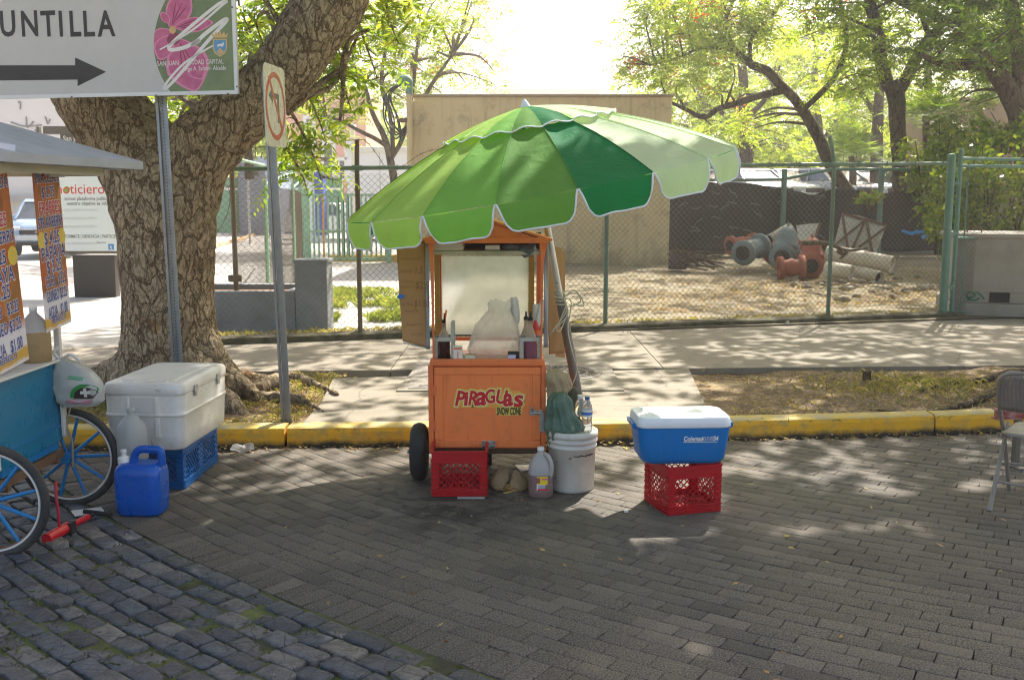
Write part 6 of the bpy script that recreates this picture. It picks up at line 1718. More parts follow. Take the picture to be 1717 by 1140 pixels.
# hanging shopping bag with a green and dark emblem
bc = P(131, 640, 5.55)
t = thing('shopping_bag', 'white plastic shopping bag with a green and dark cross emblem hanging from the fruit cart', 'bag', bc)
def bagf(a, z):
    w_ = np.interp(z, [-.135, -.11, -.03, .05, .10, .135], [.095, .128, .135, .115, .07, .02]); d = np.interp(z, [-.135, -.1, 0, .1, .135], [.05, .085, .09, .05, .02])
    ox = np.interp(z, [-.135, 0, .09, .135], [.012, 0, -.04, -.09]); e = .75
    n_ = noise.noise((a * 1.6, z * 9, 1)) * .012 + noise.noise((a * 4, z * 22, 8)) * .006
    return Vector((ox + math.copysign(abs(math.cos(a)) ** e, math.cos(a)) * (w_ + n_), math.copysign(abs(math.sin(a)) ** e, math.sin(a)) * (d + n_), z))
mb = MB(); mb.loft([[bagf(2 * math.pi * j / 40, z) for j in range(40)] for z in np.linspace(-.135, .135, 22)]); mb.build('bag', plain('white_bag_film', lin(204, 206, 204), .3, 0, .06, 10, .3, lin(170, 178, 176), 9, bump=.5, bscale=22, trans=(lin(220, 224, 220), .4)), t)
for pts in (((-.10, 0, .13), (-.12, -.02, .17), (-.10, 0, .2)), ((-.09, 0, .125), (-.02, -.03, .16), (.03, -.02, .12))): mb = MB(); mb.tube(smoothpath(pts, 5), .009, 7); mb.build('handle', m_white, t)
def decal(name, poly, mt, off):
    """polygon in (x, z) wrapped on the front of the bag"""
    m_ = MB(); vs = []
    for x, z in poly:
        best = min((bagf(a, z) for a in np.linspace(math.pi * 1.02, math.pi * 1.98, 90)), key=lambda p: abs(p.x - x)); vs.append((x, best.y - off, z))
    cx_, cz_ = sum(p[0] for p in poly) / len(poly), sum(p[1] for p in poly) / len(poly)
    bb = min((bagf(a, cz_) for a in np.linspace(math.pi * 1.02, math.pi * 1.98, 90)), key=lambda p: abs(p.x - cx_))
    vs.append((cx_, bb.y - off, cz_)); n_ = len(poly)
    m_.add(vs, [(i, (i + 1) % n_, n_) for i in range(n_)]); return m_.build(name, mt, t)
arc = lambda cx_, cz_, r_, a0, a1, n_=14: [(cx_ + r_ * math.cos(a), cz_ + r_ * math.sin(a)) for a in np.linspace(a0, a1, n_)]
decal('emblem_ring', [(.105, -.08)] + arc(.068, -.075, .078, .55, math.pi, 16), plain('emblem_green', lin(40, 140, 60), .5), .006)
decal('emblem_disc', [(.112, -.083)] + arc(.075, -.08, .064, .5, math.pi, 16), plain('emblem_dark', lin(52, 34, 36), .5), .009)
def crossp(cx_, cz_, a, b): return [(cx_ + x, cz_ + z) for x, z in ((-a, b), (-a, a), (-b, a), (-b, -a), (-a, -a), (-a, -b), (a, -b), (a, -a), (b, -a), (b, a), (a, a), (a, b))]
decal('emblem_cross', crossp(.076, -.045, .009, .026), m_white, .012)
decal('pink_band', [(-.05, -.112), (.09, -.118), (.11, -.09), (-.03, -.086)], plain('faded_pink', lin(206, 150, 160), .5, 0, .15, 60), .006)
decal('green_print', [(-.02, .03), (.06, .02), (.065, .038), (-.015, .05)], plain('faded_green', lin(110, 170, 130), .5, 0, .25, 70), .006)

# bicycle pump lying on the cobbles
pa, pb = G(78, 905, .05), G(148, 868, .05)
t = thing('bicycle_pump', 'red hand pump with black handle lying on the cobbles under the fruit cart', 'pump', (pa.x, pa.y, .0))
d_ = pb - pa; m_pr = plain('red_enamel', lin(190, 16, 30), .35, 0, .08, 8)
mb = MB(); mb.cyl((0, 0, .055), (d_.x * .5, d_.y * .5, .06), .028, n=16); mb.build('cylinder', m_pr, t)
mb = MB(); mb.cyl(Vector((d_.x * .4, d_.y * .4, .06)), Vector((d_.x, d_.y, .055)), .017, n=12); mb.build('barrel', m_pr, t)
mb = MB(); e_ = Vector((d_.x, d_.y, .055)); nn = Vector((d_.x, d_.y, 0)).normalized(); mb.cyl(e_, e_ + nn * .05, .012, n=10); mb.tube([e_ + nn * .05 + Vector((-.06, .02, .01)), e_ + nn * .06 + Vector((.10, -.02, 0))], .013, 10); mb.build('handle', m_black, t); mb = MB(); mb.box((d_.x * .5, d_.y * .5, .05), (.06, .06, .07)); mb.build('collar', m_black, t)
mb = MB(); mb.tube(smoothpath([(d_.x * .3, d_.y * .3, .08), (d_.x * .32, d_.y * .32 - .01, .16), (d_.x * .2, d_.y * .3, .25), (d_.x * .1, d_.y * .3 + .02, .32)], 6), .008, 8); mb.build('hose', plain('red_hose', lin(170, 30, 46), .5), t)
o = tag(MB().box((0, 0, .004), (.16, .10, .006), rot=(0, 0, .6)).build('paper_scrap', m_paper, None, warp=.012, wscale=9), 'dirty white paper scrap under the fruit cart behind the red pump', 'paper'); o.location = G(148, 858, .02)
o = tag(MB().ball((0, 0, .02), (.09, .05, .022), 0, 16, 10).build('plastic_scrap', m_film, None, warp=.03, wscale=16), 'crumpled clear plastic scrap in the gutter by the kerb', 'litter'); o.location = G(408, 756, 0)

# ---------------------------------------------------------------- street signs
m_sign = plain('sign_white', lin(196, 192, 186), .45, 0, .04, 2, .3, lin(160, 152, 142), 2)
m_sback = plain('sign_print_dark', lin(46, 40, 36), .5)
def uchannel(m_, a, b, w_=.055, holes=True, m=0, mh=1):
    a, b = Vector(a), Vector(b); d = (b - a); n_ = d.normalized()
    m_.bar(a, b, w_ * .55, .006, m, up=(0, 1, 0)); 
    for s_ in (-1, 1):
        o_ = Vector((s_ * w_ * .36, -.012, 0)); m_.bar(a + o_, b + o_, .005, .03, m, up=(0, 1, 0)); o_ = Vector((s_ * w_ * .47, -.026, 0)); m_.bar(a + o_, b + o_, w_ * .26, .005, m, up=(0, 1, 0))
    if holes:
        for k_ in range(int(d.length / .025)): p = a + n_ * (.02 + .025 * k_); m_.cyl(p + Vector((0, -.0035, 0)), p + Vector((0, -.0045, 0)), .0045, n=6, m=mh, smooth=False)
# big direction sign
S0, S1 = P(-50, 168, 7.62), P(402, 161, 7.22)
yw = math.atan2(S1.y - S0.y, S1.x - S0.x); SL = (S1 - S0).length; SH = 1.0
sb = Vector((P(303, 690, 7.4).x, 7.42, SW))
t = thing('direction_sign', 'large white direction sign with black arrow and flower picture on a steel post', 'street sign', sb)
o_ = Vector((S0.x, S0.y, S0.z)) - sb
lean = Matrix.Identity(4)
SM = Matrix.Translation(o_) @ Matrix.Rotation(yw, 4, 'Z') @ lean @ Matrix.Rotation(math.pi / 2, 4, 'X')   # x along sign, y up
mb = MB(); mb.add([(0, 0, 0), (SL, 0, 0), (SL, SH, 0), (0, SH, 0), (0, 0, .02), (SL, 0, .02), (SL, SH, .02), (0, SH, .02)], [(3, 2, 1, 0), (4, 5, 6, 7), (0, 1, 5, 4), (1, 2, 6, 5), (2, 3, 7, 6), (3, 0, 4, 7)], 0, False, SM); pnl = mb.build('panel', m_sign, t)
mb = MB(); 
for a, b in (((0, .012), (SL, .012)), ((SL - .012, .026), (SL - .012, SH))): 
    d = Vector((b[0] - a[0], b[1] - a[1], 0)).normalized(); n_ = Vector((-d.y, d.x, 0)) * .013
    q = [Vector((*a, .021)) - n_, Vector((*b, .021)) - n_, Vector((*b, .021)) + n_, Vector((*a, .021)) + n_]; mb.add(q + [p + Vector((0, 0, .006)) for p in q], [(3, 2, 1, 0), (4, 5, 6, 7), (0, 1, 5, 4), (1, 2, 6, 5), (2, 3, 7, 6), (3, 0, 4, 7)], 0, False, SM)
mb.build('edge_frame', plain('white_edge', lin(222, 220, 216), .4), t)
sc = 1669 / 7.4
def sp(u, v):   # survey point -> sign plane coordinates
    M = SM.inverted(); d = ray(u, v); o = Vector((0, 0, CAM_H)) - sb
    o2 = M @ o; d2 = M.to_3x3() @ d; k_ = (.0215 - o2.z) / d2.z; p = o2 + d2 * k_; return (p.x, p.y)
mb = MB()
for ch, u0 in (('U', -1), ('N', 34), ('T', 69), ('I', 97), ('L', 115), ('L', 138), ('A', 164)):
    x, y = sp(u0 + 1, 61); x2, y2 = sp(u0 + 1, 19); mb.text(ch, SM @ Matrix.Translation((x, y, .0216)), (y2 - y) / .70, 0, 0, .022, .78, .0)
pl = [sp(*q) for q in ((-50, 110), (126, 110), (126, 97), (178, 121), (130, 145), (130, 134), (-50, 136))]
mb.add([(x, y, .0217) for x, y in pl], [tuple(range(7))], 0, False, SM); mb.build('lettering', m_sback, pnl)
# flower picture: leaf-green ground, pink orchid, white brush stroke, coat of arms
m_pg = plain('picture_green', lin(116, 130, 86), .45, 0, .25, 2.2, .8, lin(70, 78, 62), 3); m_pp = plain('picture_pink', lin(190, 84, 124), .45, 0, .25, 12, .5, lin(214, 130, 160), 22); m_pd = plain('picture_magenta', lin(140, 48, 80), .45, 0, .2, 12); m_py = plain('picture_yellow', lin(206, 170, 110), .5, 0, .2, 20)
m_pb = plain('shield_blue', lin(90, 150, 190), .5); m_pw = plain('picture_white', lin(226, 220, 212), .5)
def flat(m_, pts, m, z): m_.add([(*sp(u, v), z) for u, v in pts], [tuple(range(len(pts)))][::1], m, False, SM)
def petal(cx_, cy_, ang, ln, wd):
    out = []
    for q in np.linspace(0, 2 * math.pi, 22)[:-1]:
        x = ln / 2 * (1 + math.cos(q)); y = wd / 2 * math.sin(q) * (.55 + .45 * math.sin(x / ln * math.pi)); out.append((cx_ + x * math.cos(ang) - y * math.sin(ang), cy_ + x * math.sin(ang) + y * math.cos(ang)))
    return out
mb = MB()
left_ = [(258 + (290 - 258) * ((v - 75) / 85.0) ** 2 if v > 75 else 258 + 36 * ((75 - v) / 100.0) ** 2, v) for v in range(159, -26, -8)]
flat(mb, [(392, -25), (394, 158)] + left_, 0, .0222)
clipu = lambda pts: [(max(u, 258 + (32 * ((v - 75) / 85.0) ** 2 if v > 75 else 36 * ((75 - v) / 100.0) ** 2) + .5), min(v, 155)) for u, v in pts]
for cx_, cy_, a, l_, w_, m, z in ((288, 52, 2.6, 40, 30, 1, .0225), (286, 48, -1.15, 70, 44, 1, .0226), (292, 46, -.12, 66, 26, 1, .0227), (284, 40, -2.2, 24, 14, 1, .0228), (300, 66, 1.25, 92, 74, 1, .0229), (282, 60, 1.9, 44, 34, 1, .0230), (288, 55, 1.2, 22, 26, 2, .0232), (289, 44, 1.5, 14, 12, 3, .0234), (275, 85, 1.9, 26, 10, 2, .02285), (318, 100, 1.0, 40, 30, 1, .0231)):
    flat(mb, clipu(petal(cx_, cy_, a, l_, w_)), 6 if m == 1 else m, z)
    if m == 1: flat(mb, clipu(petal(cx_ + 2 * math.cos(a), cy_ + 2 * math.sin(a), a, l_ - 5, w_ * .86)), m, z + .00004)
    if m == 1 and l_ > 50:
        for q_ in (-.25, 0, .25): flat(mb, clipu(petal(cx_ + 6 * math.cos(a), cy_ + 6 * math.sin(a), a + q_, l_ * .6, 2.2)), 2, z + .00007)
def stroke(pts, w_, z, m=5):
    pp = smoothpath([(u, v, 0) for u, v in pts], 8); n_ = len(pp); L_ = []; R_ = []
    for i, p in enumerate(pp):
        d = (pp[min(i + 1, n_ - 1)] - pp[max(i - 1, 0)]).normalized(); s_ = w_ * (.35 + .65 * math.sin(math.pi * (i + .6) / (n_ + .2))); L_.append((p.x - d.y * s_, p.y + d.x * s_)); R_.append((p.x + d.y * s_, p.y - d.x * s_))
    for i in range(n_ - 1): flat(mb, [L_[i], L_[i + 1], R_[i + 1], R_[i]], m, z)
stroke([(268, 84), (300, 66), (335, 42), (372, 10), (380, 3), (366, 8), (320, 45), (288, 74), (286, 84), (310, 80), (335, 68), (322, 76), (335, 66), (346, 56), (376, 34), (378, 38), (350, 68), (318, 106), (290, 138), (276, 150), (282, 136), (310, 106), (345, 84), (364, 74)], 3.4, .0237)
# coat of arms: crown, shield with a lamb on a mound
flat(mb, [(357, 66), (381, 66), (381, 82), (378, 90), (369, 96), (360, 90), (357, 82)], 3, .0238); flat(mb, [(359, 68), (379, 68), (379, 82), (376, 88), (369, 93), (362, 88), (359, 82)], 4, .0240)
flat(mb, [(364, 88), (369, 80), (376, 88), (369, 92)], 3, .0241); flat(mb, [(365, 80), (365, 75), (372, 74), (375, 71), (376, 75), (373, 80), (371, 78), (367, 78)], 5, .0242)
flat(mb, [(357, 64), (355, 55), (360, 60), (362, 53), (366, 59), (369, 51), (372, 59), (376, 53), (378, 60), (383, 55), (381, 64)], 3, .0238)
for tx, u, v, h_, sx in (('SAN JUAN', 264, 111, 8, .78), ('CIUDAD CAPITAL', 314, 109, 8, .74), ('Jorge A. Santini- Alcalde', 307, 119.5, 7.4, .78)):
    x, y = sp(u, v); x2, y2 = sp(u, v - h_); mb.text(tx, SM @ Matrix.Translation((x, y, .0244)), (y2 - y) / .7, 5, 0, .004, sx)
mb.build('picture', [m_pg, m_pp, m_pd, m_py, m_pb, m_pw, plain('petal_edge', lin(216, 130, 160), .45, 0, .15, 15)], pnl)
for u, v in ((121, 163), (262, 160.5), (383, 158), (398, 146), (390, 13)): mb = MB(); x, y = sp(u, v); mb.cyl(SM @ Vector((x, y, .026)), SM @ Vector((x, y, .031)), .007, n=8); mb.build('bolt', m_steel, pnl)
mb = MB(); pt = P(265, 100, 7.44) - sb; uchannel(mb, (0, 0, -.15), (pt.x, .06, pt.z), .07); mb.build('post', [m_galv, m_dark], t)
# no-turn sign
nb = G(482, 706, SW)
t = thing('no_turn_sign', 'weathered no turn sign seen edge on, on a leaning galvanised post by the kerb', 'street sign', nb)
tp_ = P(454, 247, nb.y - .03) - nb; tp2 = P(449, 120, nb.y - .03) - nb
mb = MB(); uchannel(mb, (0, 0, -.1), tp2, .062, False); mb.build('post', [m_galv, m_dark], t)
n0 = P(446, 245, nb.y - .28) - nb; n1 = P(480.5, 247, nb.y + .22) - nb
ny = math.atan2(n1.y - n0.y, n1.x - n0.x); NW = Vector((n1.x - n0.x, n1.y - n0.y, 0)).length; NH = (P(446, 104, nb.y - .28) - nb).z - n0.z
NM = Matrix.Translation(n0) @ Matrix.Rotation(ny, 4, 'Z') @ Matrix.Rotation(R(-1.5), 4, 'Y') @ Matrix.Rotation(math.pi / 2, 4, 'X')
mb = MB(); rr = [(x + NW / 2, y + NH / 2, 0) for x, y, z in rrect(NW, NH, .05, 0, 5)]; mb.prism([(p[0], p[1]) for p in rr], 0, .004, 0, NM); pnl = mb.build('plate', plain('faded_sign', lin(204, 198, 184), .3, 0, .05, 4, .3, lin(176, 160, 140), 6), t)
mb = MB(); cx_, cy_ = NW / 2, NH / 2 
def el(r_, z): return [(cx_ + r_ * NW * .47 * math.cos(a), cy_ + r_ * NH * .42 * math.sin(a), z) for a in np.linspace(0, 2 * math.pi, 41)[:-1]]
a_, b_ = el(1, .0046), el(.84, .0046); mb.add(a_ + b_, [(i, (i + 1) % 40, 40 + (i + 1) % 40, 40 + i) for i in range(40)], 0, False, NM)
mb.add([(cx_ - NW * .32, cy_ + NH * .34, .0050), (cx_ - NW * .24, cy_ + NH * .36, .0050), (cx_ + NW * .33, cy_ - NH * .27, .0050), (cx_ + NW * .25, cy_ - NH * .30, .0050)], [(3, 2, 1, 0)], 0, False, NM)
mb.add([(cx_ + .04, cy_ - NH * .2, .0043), (cx_ + .09, cy_ - NH * .2, .0043), (cx_ + .09, cy_ + NH * .16, .0043), (cx_ + .04, cy_ + NH * .16, .0043)], [(0, 1, 2, 3)], 1, False, NM)
mb.add([(cx_ + .09, cy_ + NH * .16, .0044), (cx_ - .06, cy_ + NH * .16, .0044), (cx_ - .06, cy_ + NH * .22, .0044), (cx_ - .16, cy_ + NH * .12, .0044), (cx_ - .06, cy_ + NH * .03, .0044), (cx_ - .06, cy_ + NH * .09, .0044), (cx_ + .09, cy_ + NH * .09, .0044)], [(0, 1, 2, 3, 4, 5, 6)], 1, False, NM)
mb.build('symbol', [plain('faded_red', lin(178, 74, 52), .4, 0, .1, 8), plain('faded_black', lin(96, 90, 82), .5)], pnl)

# ---------------------------------------------------------------- manhole, lid and frame in the pavement
t = thing('manhole_frame', 'squared concrete surround with a round iron manhole cover behind the orange cart', 'manhole', ((.0, 9.5, SW)))
fr_ = [G(664, 657, SW), G(1047, 656, SW), G(1012, 597, SW), G(712, 599, SW)]
mb = MB(); mb.prism([(p.x, p.y - 9.5) for p in fr_], -.02, .012); mb.build('surround', plain('patch_concrete', lin(134, 127, 112), .9, 0, .12, 3, .5, lin(92, 84, 66), 4, bump=.5, bscale=60), t, bevel=.006)
m_iron = plain('cast_iron', lin(120, 113, 102), .6, .3, .12, 9, .5, lin(84, 76, 64), 7)
mc = Vector((.42, 9.42 - 9.5, .012)); MR = .44
mb = MB(); mb.lathe([(MR, -.005), (MR, .006), (MR - .02, .008), (MR - .03, .004), (MR - .035, .0035)], 56, 0, Matrix.Translation(mc))
for r_ in (.38, .30, .22, .13):
    mb.tube([mc + Vector((r_ * math.cos(a), r_ * math.sin(a), .006)) for a in np.linspace(0, 2 * math.pi, 48)[:-1]], .007, 6, closed=True)
for r_, n_ in ((.34, 34), (.26, 26), (.175, 16)):
    for i in range(n_):
        a = 2 * math.pi * i / n_; d = Vector((math.cos(a + .5), math.sin(a + .5), 0)); p = mc + Vector((r_ * math.cos(a), r_ * math.sin(a), .006)); mb.bar(p - d * .025, p + d * .025, .014, .009)
mb.build('cover', m_iron, t)
mb = MB(); lp = [G(684, 654, SW), G(722, 654, SW), G(722, 606, SW), G(702, 606, SW)]; mb.prism([(p.x, p.y - 9.5) for p in lp], .0125, .017); mb.text('O', Matrix.Translation((lp[1].x - .12, lp[1].y - 9.5 + .08, .018)), .12, 1, 0, .01); mb.build('meter_lid', [m_iron, m_dark], t, bevel=.002)
# ================================================================ YARD, CAR PARK AND STREET BEYOND THE FENCE
m_vg = plain('grey_green_enamel', lin(112, 126, 126), .6, 0, .15, 5, .6, lin(104, 94, 78), 4, chips=7, chipc=lin(120,84,60), bump=.4, bscale=30)
m_vo = plain('primer_orange', lin(158, 84, 56), .75, 0, .2, 5, .6, lin(104, 72, 54), 4, bump=.5, bscale=30)
m_pipe_w = plain('chalky_pipe', lin(196, 184, 162), .7, 0, .08, 3, .5, lin(140, 122, 98), 3)
m_pan = plain('dirty_white_metal', lin(190, 180, 164), .6, 0, .08, 3, .6, lin(150, 120, 92), 3)
YY = 22.0
def gy(u, v): p = G(u, v, .2); return p
def ring_flange(m_, c, ax_, r, w_, rin=.6, m=0, bolts=8):
    q = Vector(ax_).normalized().to_track_quat('Z', 'Y').to_matrix().to_4x4(); M = Matrix.Translation(c) @ q
    m_.lathe([(r * rin, -w_ / 2), (r, -w_ / 2), (r, w_ / 2), (r * rin, w_ / 2), (r * rin, -w_ / 2)], 28, m, M, cap0=False, cap1=False)
    for i in range(bolts): a = 2 * math.pi * i / bolts; p = M @ Vector((r * .84 * math.cos(a), r * .84 * math.sin(a), w_ / 2)); m_.cyl(p, p + (M.to_3x3() @ Vector((0, 0, .03))), .022, n=6, m=m)
def valve(label, u, v, Yv, ax_, r, L_, mt, bell=False, cover=None):
    c = P(u, v, Yv); b = Vector((c.x, c.y, .2)); t = thing('pipe_valve', label, 'valve', b, 0, 'old water valves piled in the yard'); c = c - b; a = Vector(ax_).normalized()
    m_ = MB(); ring_flange(m_, c, a, r, .09)
    m_.tube([c, c + a * L_ * .25, c + a * L_ * .5, c + a * L_ * .75, c + a * L_], [r * .72, r * .66, r * .8, r * .66, r * .72], 20); m_.build('body', mt, t)
    m_ = MB(); m_.cyl(c + a * .02 - a * .06, c - a * .065, r * .58, n=20); m_.build('bore', m_dark, t)
    m_ = MB(); ring_flange(m_, c + a * L_, a, r, .09); m_.build('flange', mt, t)
    if bell:
        up = Vector(bell).normalized(); M = Matrix.Translation(c + a * L_ * .5) @ up.to_track_quat('Z', 'Y').to_matrix().to_4x4()
        m_ = MB(); m_.lathe([(a_, b_ * 1.22) for a_, b_ in [(r * .9, r * .3), (r * 1.02, r * .55), (r * 1.02, r * .75), (r * .86, r * .78), (r * .78, r * 1.2), (r * .62, r * 1.55), (r * .42, r * 1.75), (r * .26, r * 1.82), (r * .12, r * 1.84), (r * .10, r * 2.05)]], 24, 0, M); m_.build('bonnet', cover or mt, t)
    return t
valve('grey flanged water valve lying with its round mouth towards the street', 1247, 424, 21.6, (.62, .75, .16), .275, .75, m_vg)
valve('grey water valve standing with a tall bell shaped bonnet', 1312, 432, 20.8, (.45, .85, .05), .28, .5, m_vg, (.08, .05, 1))
valve('orange primed pipe valve lying behind the first grey valve', 1226, 412, 22.6, (.9, .4, .1), .22, .6, m_vo)
valve('orange primed pipe valve between the two grey valves', 1296, 425, 22.2, (.8, .5, .1), .25, .7, m_vo)
valve('large orange primed pipe tee lying in front of the bell valve', 1345, 448, 20.0, (-.96, .1, -.06), .24, .42, m_vo)
t = valve('largest orange primed tee piece with its open end up beside the green post', 1360, 446, 20.2, (.3, .95, 0), .25, .5, m_vo, (0, 0, 1))
def pipe(label, a, b, r):
    b0 = Vector((a.x, a.y, .2)); t = thing('water_pipe', label, 'pipe', b0, 0, 'white pipes in the yard'); a, b = a - b0, b - b0; d = (b - a).normalized()
    m_ = MB(); q = d.to_track_quat('Z', 'Y').to_matrix().to_4x4(); M = Matrix.Translation(a) @ q; L_ = (b - a).length
    m_.lathe([(r * .86, 0), (r, 0), (r, L_), (r * .86, L_), (r * .86, 0)], 26, 0, M, cap0=False, cap1=False); m_.build('tube', m_pipe_w, t)
    m_ = MB(); m_.lathe([(r * .86, .04), (.01, .05)], 20, 0, M, cap0=False, cap1=False); m_.lathe([(r * .86, L_ - .10), (.01, L_ - .11)], 20, 0, M, cap0=False, cap1=False); m_.build('inside', m_dark, t)
pipe('long white pipe resting on top of the others, its open end to the right', P(1388, 424, 20.2), P(1496, 444, 19.4), .17)
pipe('short white pipe under the long one beside the green post', P(1385, 450, 19.2), P(1428, 458, 18.9), .15)
pipe('middle white pipe on the leaf litter under the long one', P(1420, 450, 20.0), P(1475, 466, 19.2), .13)
pipe('old whitish pipe leaning up behind the valves', P(1290, 402, 23.2), P(1325, 382, 23.5), .12)
# braced white panels
def metal_panel(name, label, quad, Yp, braces, th=.05):
    b0 = P((quad[0][0] + quad[2][0]) / 2, max(q[1] for q in quad), Yp); t = thing(name, label, 'panel', b0); Q_ = [P(u, v, Yp + (.35 if v < 390 else 0)) - b0 for u, v in quad]
    m_ = MB(); n_ = len(Q_); off = Vector((0, th, 0)); m_.add(Q_ + [p + off for p in Q_], [tuple(range(n_)), tuple(range(2 * n_ - 1, n_ - 1, -1))] + [(i, n_ + i, n_ + (i + 1) % n_, (i + 1) % n_) for i in range(n_)]); m_.build('sheet', m_pan, t)
    m_ = MB()
    for (u0, v0, u1, v1) in braces: m_.bar(P(u0, v0, Yp + (.35 if v0 < 390 else 0)) - b0 + Vector((0, -.03, 0)), P(u1, v1, Yp + (.35 if v1 < 390 else 0)) - b0 + Vector((0, -.03, 0)), .045, .04, 0, up=(0, 1, 0))
    m_.build('brace', m_rust, t)
metal_panel('metal_sheet', 'rusty white metal panel with crossed braces leaning behind the pipes', ((1398, 418), (1413, 358), (1442, 362), (1486, 378), (1468, 428)), 23.0, ((1412, 360, 1421, 416), (1452, 366, 1428, 418), (1452, 366, 1462, 424), (1400, 410, 1446, 372), (1484, 382, 1440, 414), (1413, 358, 1486, 378)))
metal_panel('metal_sheet', 'small plain white metal panel behind the bell valve', ((1340, 408), (1336, 378), (1376, 374), (1364, 410)), 23.6, ((1374, 375, 1362, 410),))
t = thing('fallen_branch', 'bare fallen branch lying across the white pipes', 'branch', P(1400, 425, 19.6)); o0 = t.location.copy()
m_ = MB()
for pts in (((1345, 408), (1385, 408), (1420, 420), (1455, 416)), ((1405, 420), (1414, 428), (1408, 434)), ((1420, 420), (1418, 428))):
    pp = smoothpath([P(u, v, 19.6) - o0 for u, v in pts], 5); m_.tube(pp, lerp_list([.05, .045, .03, .015], len(pp)), 7)
m_.build('wood', m_bark2, t)
t = thing('scrap_pile', 'heap of dark scrap drum and broken sticks beside the corner of the beige wall', 'scrap', G(1143, 452, .3)); o0 = t.location.copy()
m_ = MB(); m_.lathe([(.19, 0), (.2, .02), (.2, .18), (.215, .2), (.2, .22), (.2, .42)], 20, 0, Matrix.Translation((-.08, .1, 0))); m_.build('drum', plain('burnt_metal', lin(70, 62, 54), .8, .1, .2, 6, .6, lin(110, 80, 58), 4), t)
for i in range(22):
    m_ = MB(); m_.bar((random.uniform(-.35, .2), random.uniform(-.4, .2), random.uniform(.1, .62)), (random.uniform(.2, .95), random.uniform(-.4, .3), random.uniform(0, .4)), .035, .03); m_.build('stick', m_bark2, t)
rb_ = random.Random(12)
m_rub_ = plain('rubble_stone', lin(150, 138, 116), .95, 0, .2, 8, .5, lin(104, 92, 72), 5)
vs_ = MB()
for i in range(90):
    x = rb_.uniform(5.2, 10.5); y = 18.2 + .25 * (x - 5) + rb_.gauss(0, 1.0); r_ = rb_.uniform(.03, .10); vs_.ball((x, y, yz(x, y) + r_ * .4), (r_ * 1.2, r_, r_ * .7), 0, 7, 5)
stuff(vs_.build('rubble', m_rub_, None, warp=.03, wscale=9), 'small stones and rubble round the pipe pile in the yard', 'rubble')
# grey utility box behind the gate
bc0 = G(1595, 528, SW + .02); zt_ = P(1595, 398, bc0.y).z
t = thing('utility_box', 'grey concrete utility box with green graffiti behind the pipe gate', 'utility box', bc0, R(-17)); H_ = zt_ - bc0.z
m_box = plain('painted_concrete', lin(150, 144, 134), .85, 0, .06, 3, .5, lin(112, 104, 88), 3, bump=.3, bscale=40)
m_ = MB(); m_.box((.82, .8, .09), (1.72, 1.72, .18)); m_.build('plinth', m_box, t, bevel=.01)
m_ = MB(); m_.box((.82, .8, .18 + (H_ - .18) / 2), (1.64, 1.6, H_ - .18)); m_.build('body', m_box, t, bevel=.015)
m_ = MB(); m_.box((.82, .8, H_ + .025), (1.72, 1.7, .06)); m_.build('cap', m_box, t, bevel=.01)
m_ = MB(); m_.box((.82, -.002, .36), (1.64, .02, .03)); m_.build('ledge', m_box, t, bevel=.004)
m_ = MB(); m_.tube([(.32 + .1 * math.cos(a), .6, H_ + .06 + .08 * math.sin(a)) for a in np.linspace(0, math.pi, 8)], .012, 6); m_.build('lifting_ring', m_rust, t)
m_ = MB(); m_.box((.62, -.006, .27), (.26, .012, .14)); m_.build('vent', m_dark, t)
gm_ = MB()
for pts in (((.18, .30), (.24, .34), (.3, .3), (.24, .26), (.18, .28)), ((.3, .34), (.38, .3), (.42, .24)), ((.2, .24), (.3, .22), (.36, .26))): gm_.tube(smoothpath([(x, -.003, z) for x, z in pts], 5), .012, 5)
gm_.build('graffiti', plain('graffiti_green', lin(60, 120, 90), .5), t)
t = thing('blue_crate_scrap', 'bright blue plastic scrap hanging on the screen above the pipes', 'plastic scrap', P(1528, 393, 24.5)); m_ = MB(); 
for i in range(5): m_.box((-.15 + .12 * i, 0, random.uniform(-.06, .1)), (.16, .03, .07), rot=(0, random.uniform(-.6, .6), 0))
m_.build('scrap', plain('scrap_blue', lin(30, 130, 196), .5), t, warp=.03, wscale=8)
# leaf litter
k = NT('dry_leaf'); i_ = k.island(); k.col(k.ramp(i_, [(0, lin(120, 84, 44)), (.4, lin(168, 130, 74)), (.7, lin(196, 170, 112)), (1, lin(206, 186, 60))])); k.set(Roughness=.8); k.translucent(k.ramp(i_, [(0, lin(150, 100, 50)), (1, lin(220, 190, 90))]), .3); m_dry = k.m
rg = np.random.default_rng(77)
def litter(n, fn, size):
    """flat dry leaves scattered over the ground; fn(rng) -> x, y, z"""
    c = np.array([fn(rg) for _ in range(n)]); a = rg.uniform(0, 2 * np.pi, n); d = np.stack([np.cos(a), np.sin(a), rg.normal(0, .25, n)], 1); nm = np.stack([rg.normal(0, .3, n), rg.normal(0, .3, n), np.ones(n)], 1)
    return leaf_quads(c, d, nm, size * rg.uniform(.5, 1.4, n), size * .45 * rg.uniform(.5, 1.3, n))
def f_yard(r_):
    u = r_.uniform(0, 1); x = r_.uniform(2.0, 12); y = 13.9 + .25 * x + abs(r_.normal(0, 4.5)); return (x, min(y, 26), yz(x, y) + .03 + max(0, 0))
def f_kerb(r_): x = r_.uniform(-4, 5.5); return (x, kerb_y(x) - abs(r_.normal(.05, .09)), .008)
def f_road(r_): x = r_.uniform(-2, 5); y = r_.uniform(3.4, kerb_y(x)); return (x, y, .006)
def f_verge(r_):
    if r_.uniform() < .5: x = r_.uniform(-3.6, -1.5); y = r_.uniform(kerb_y(x) + .2, 9.4); 
    else: x = r_.uniform(1.7, 6); y = r_.uniform(kerb_y(x) + .2, 9.7)
    return (x, y, vz(x, y) + .008)
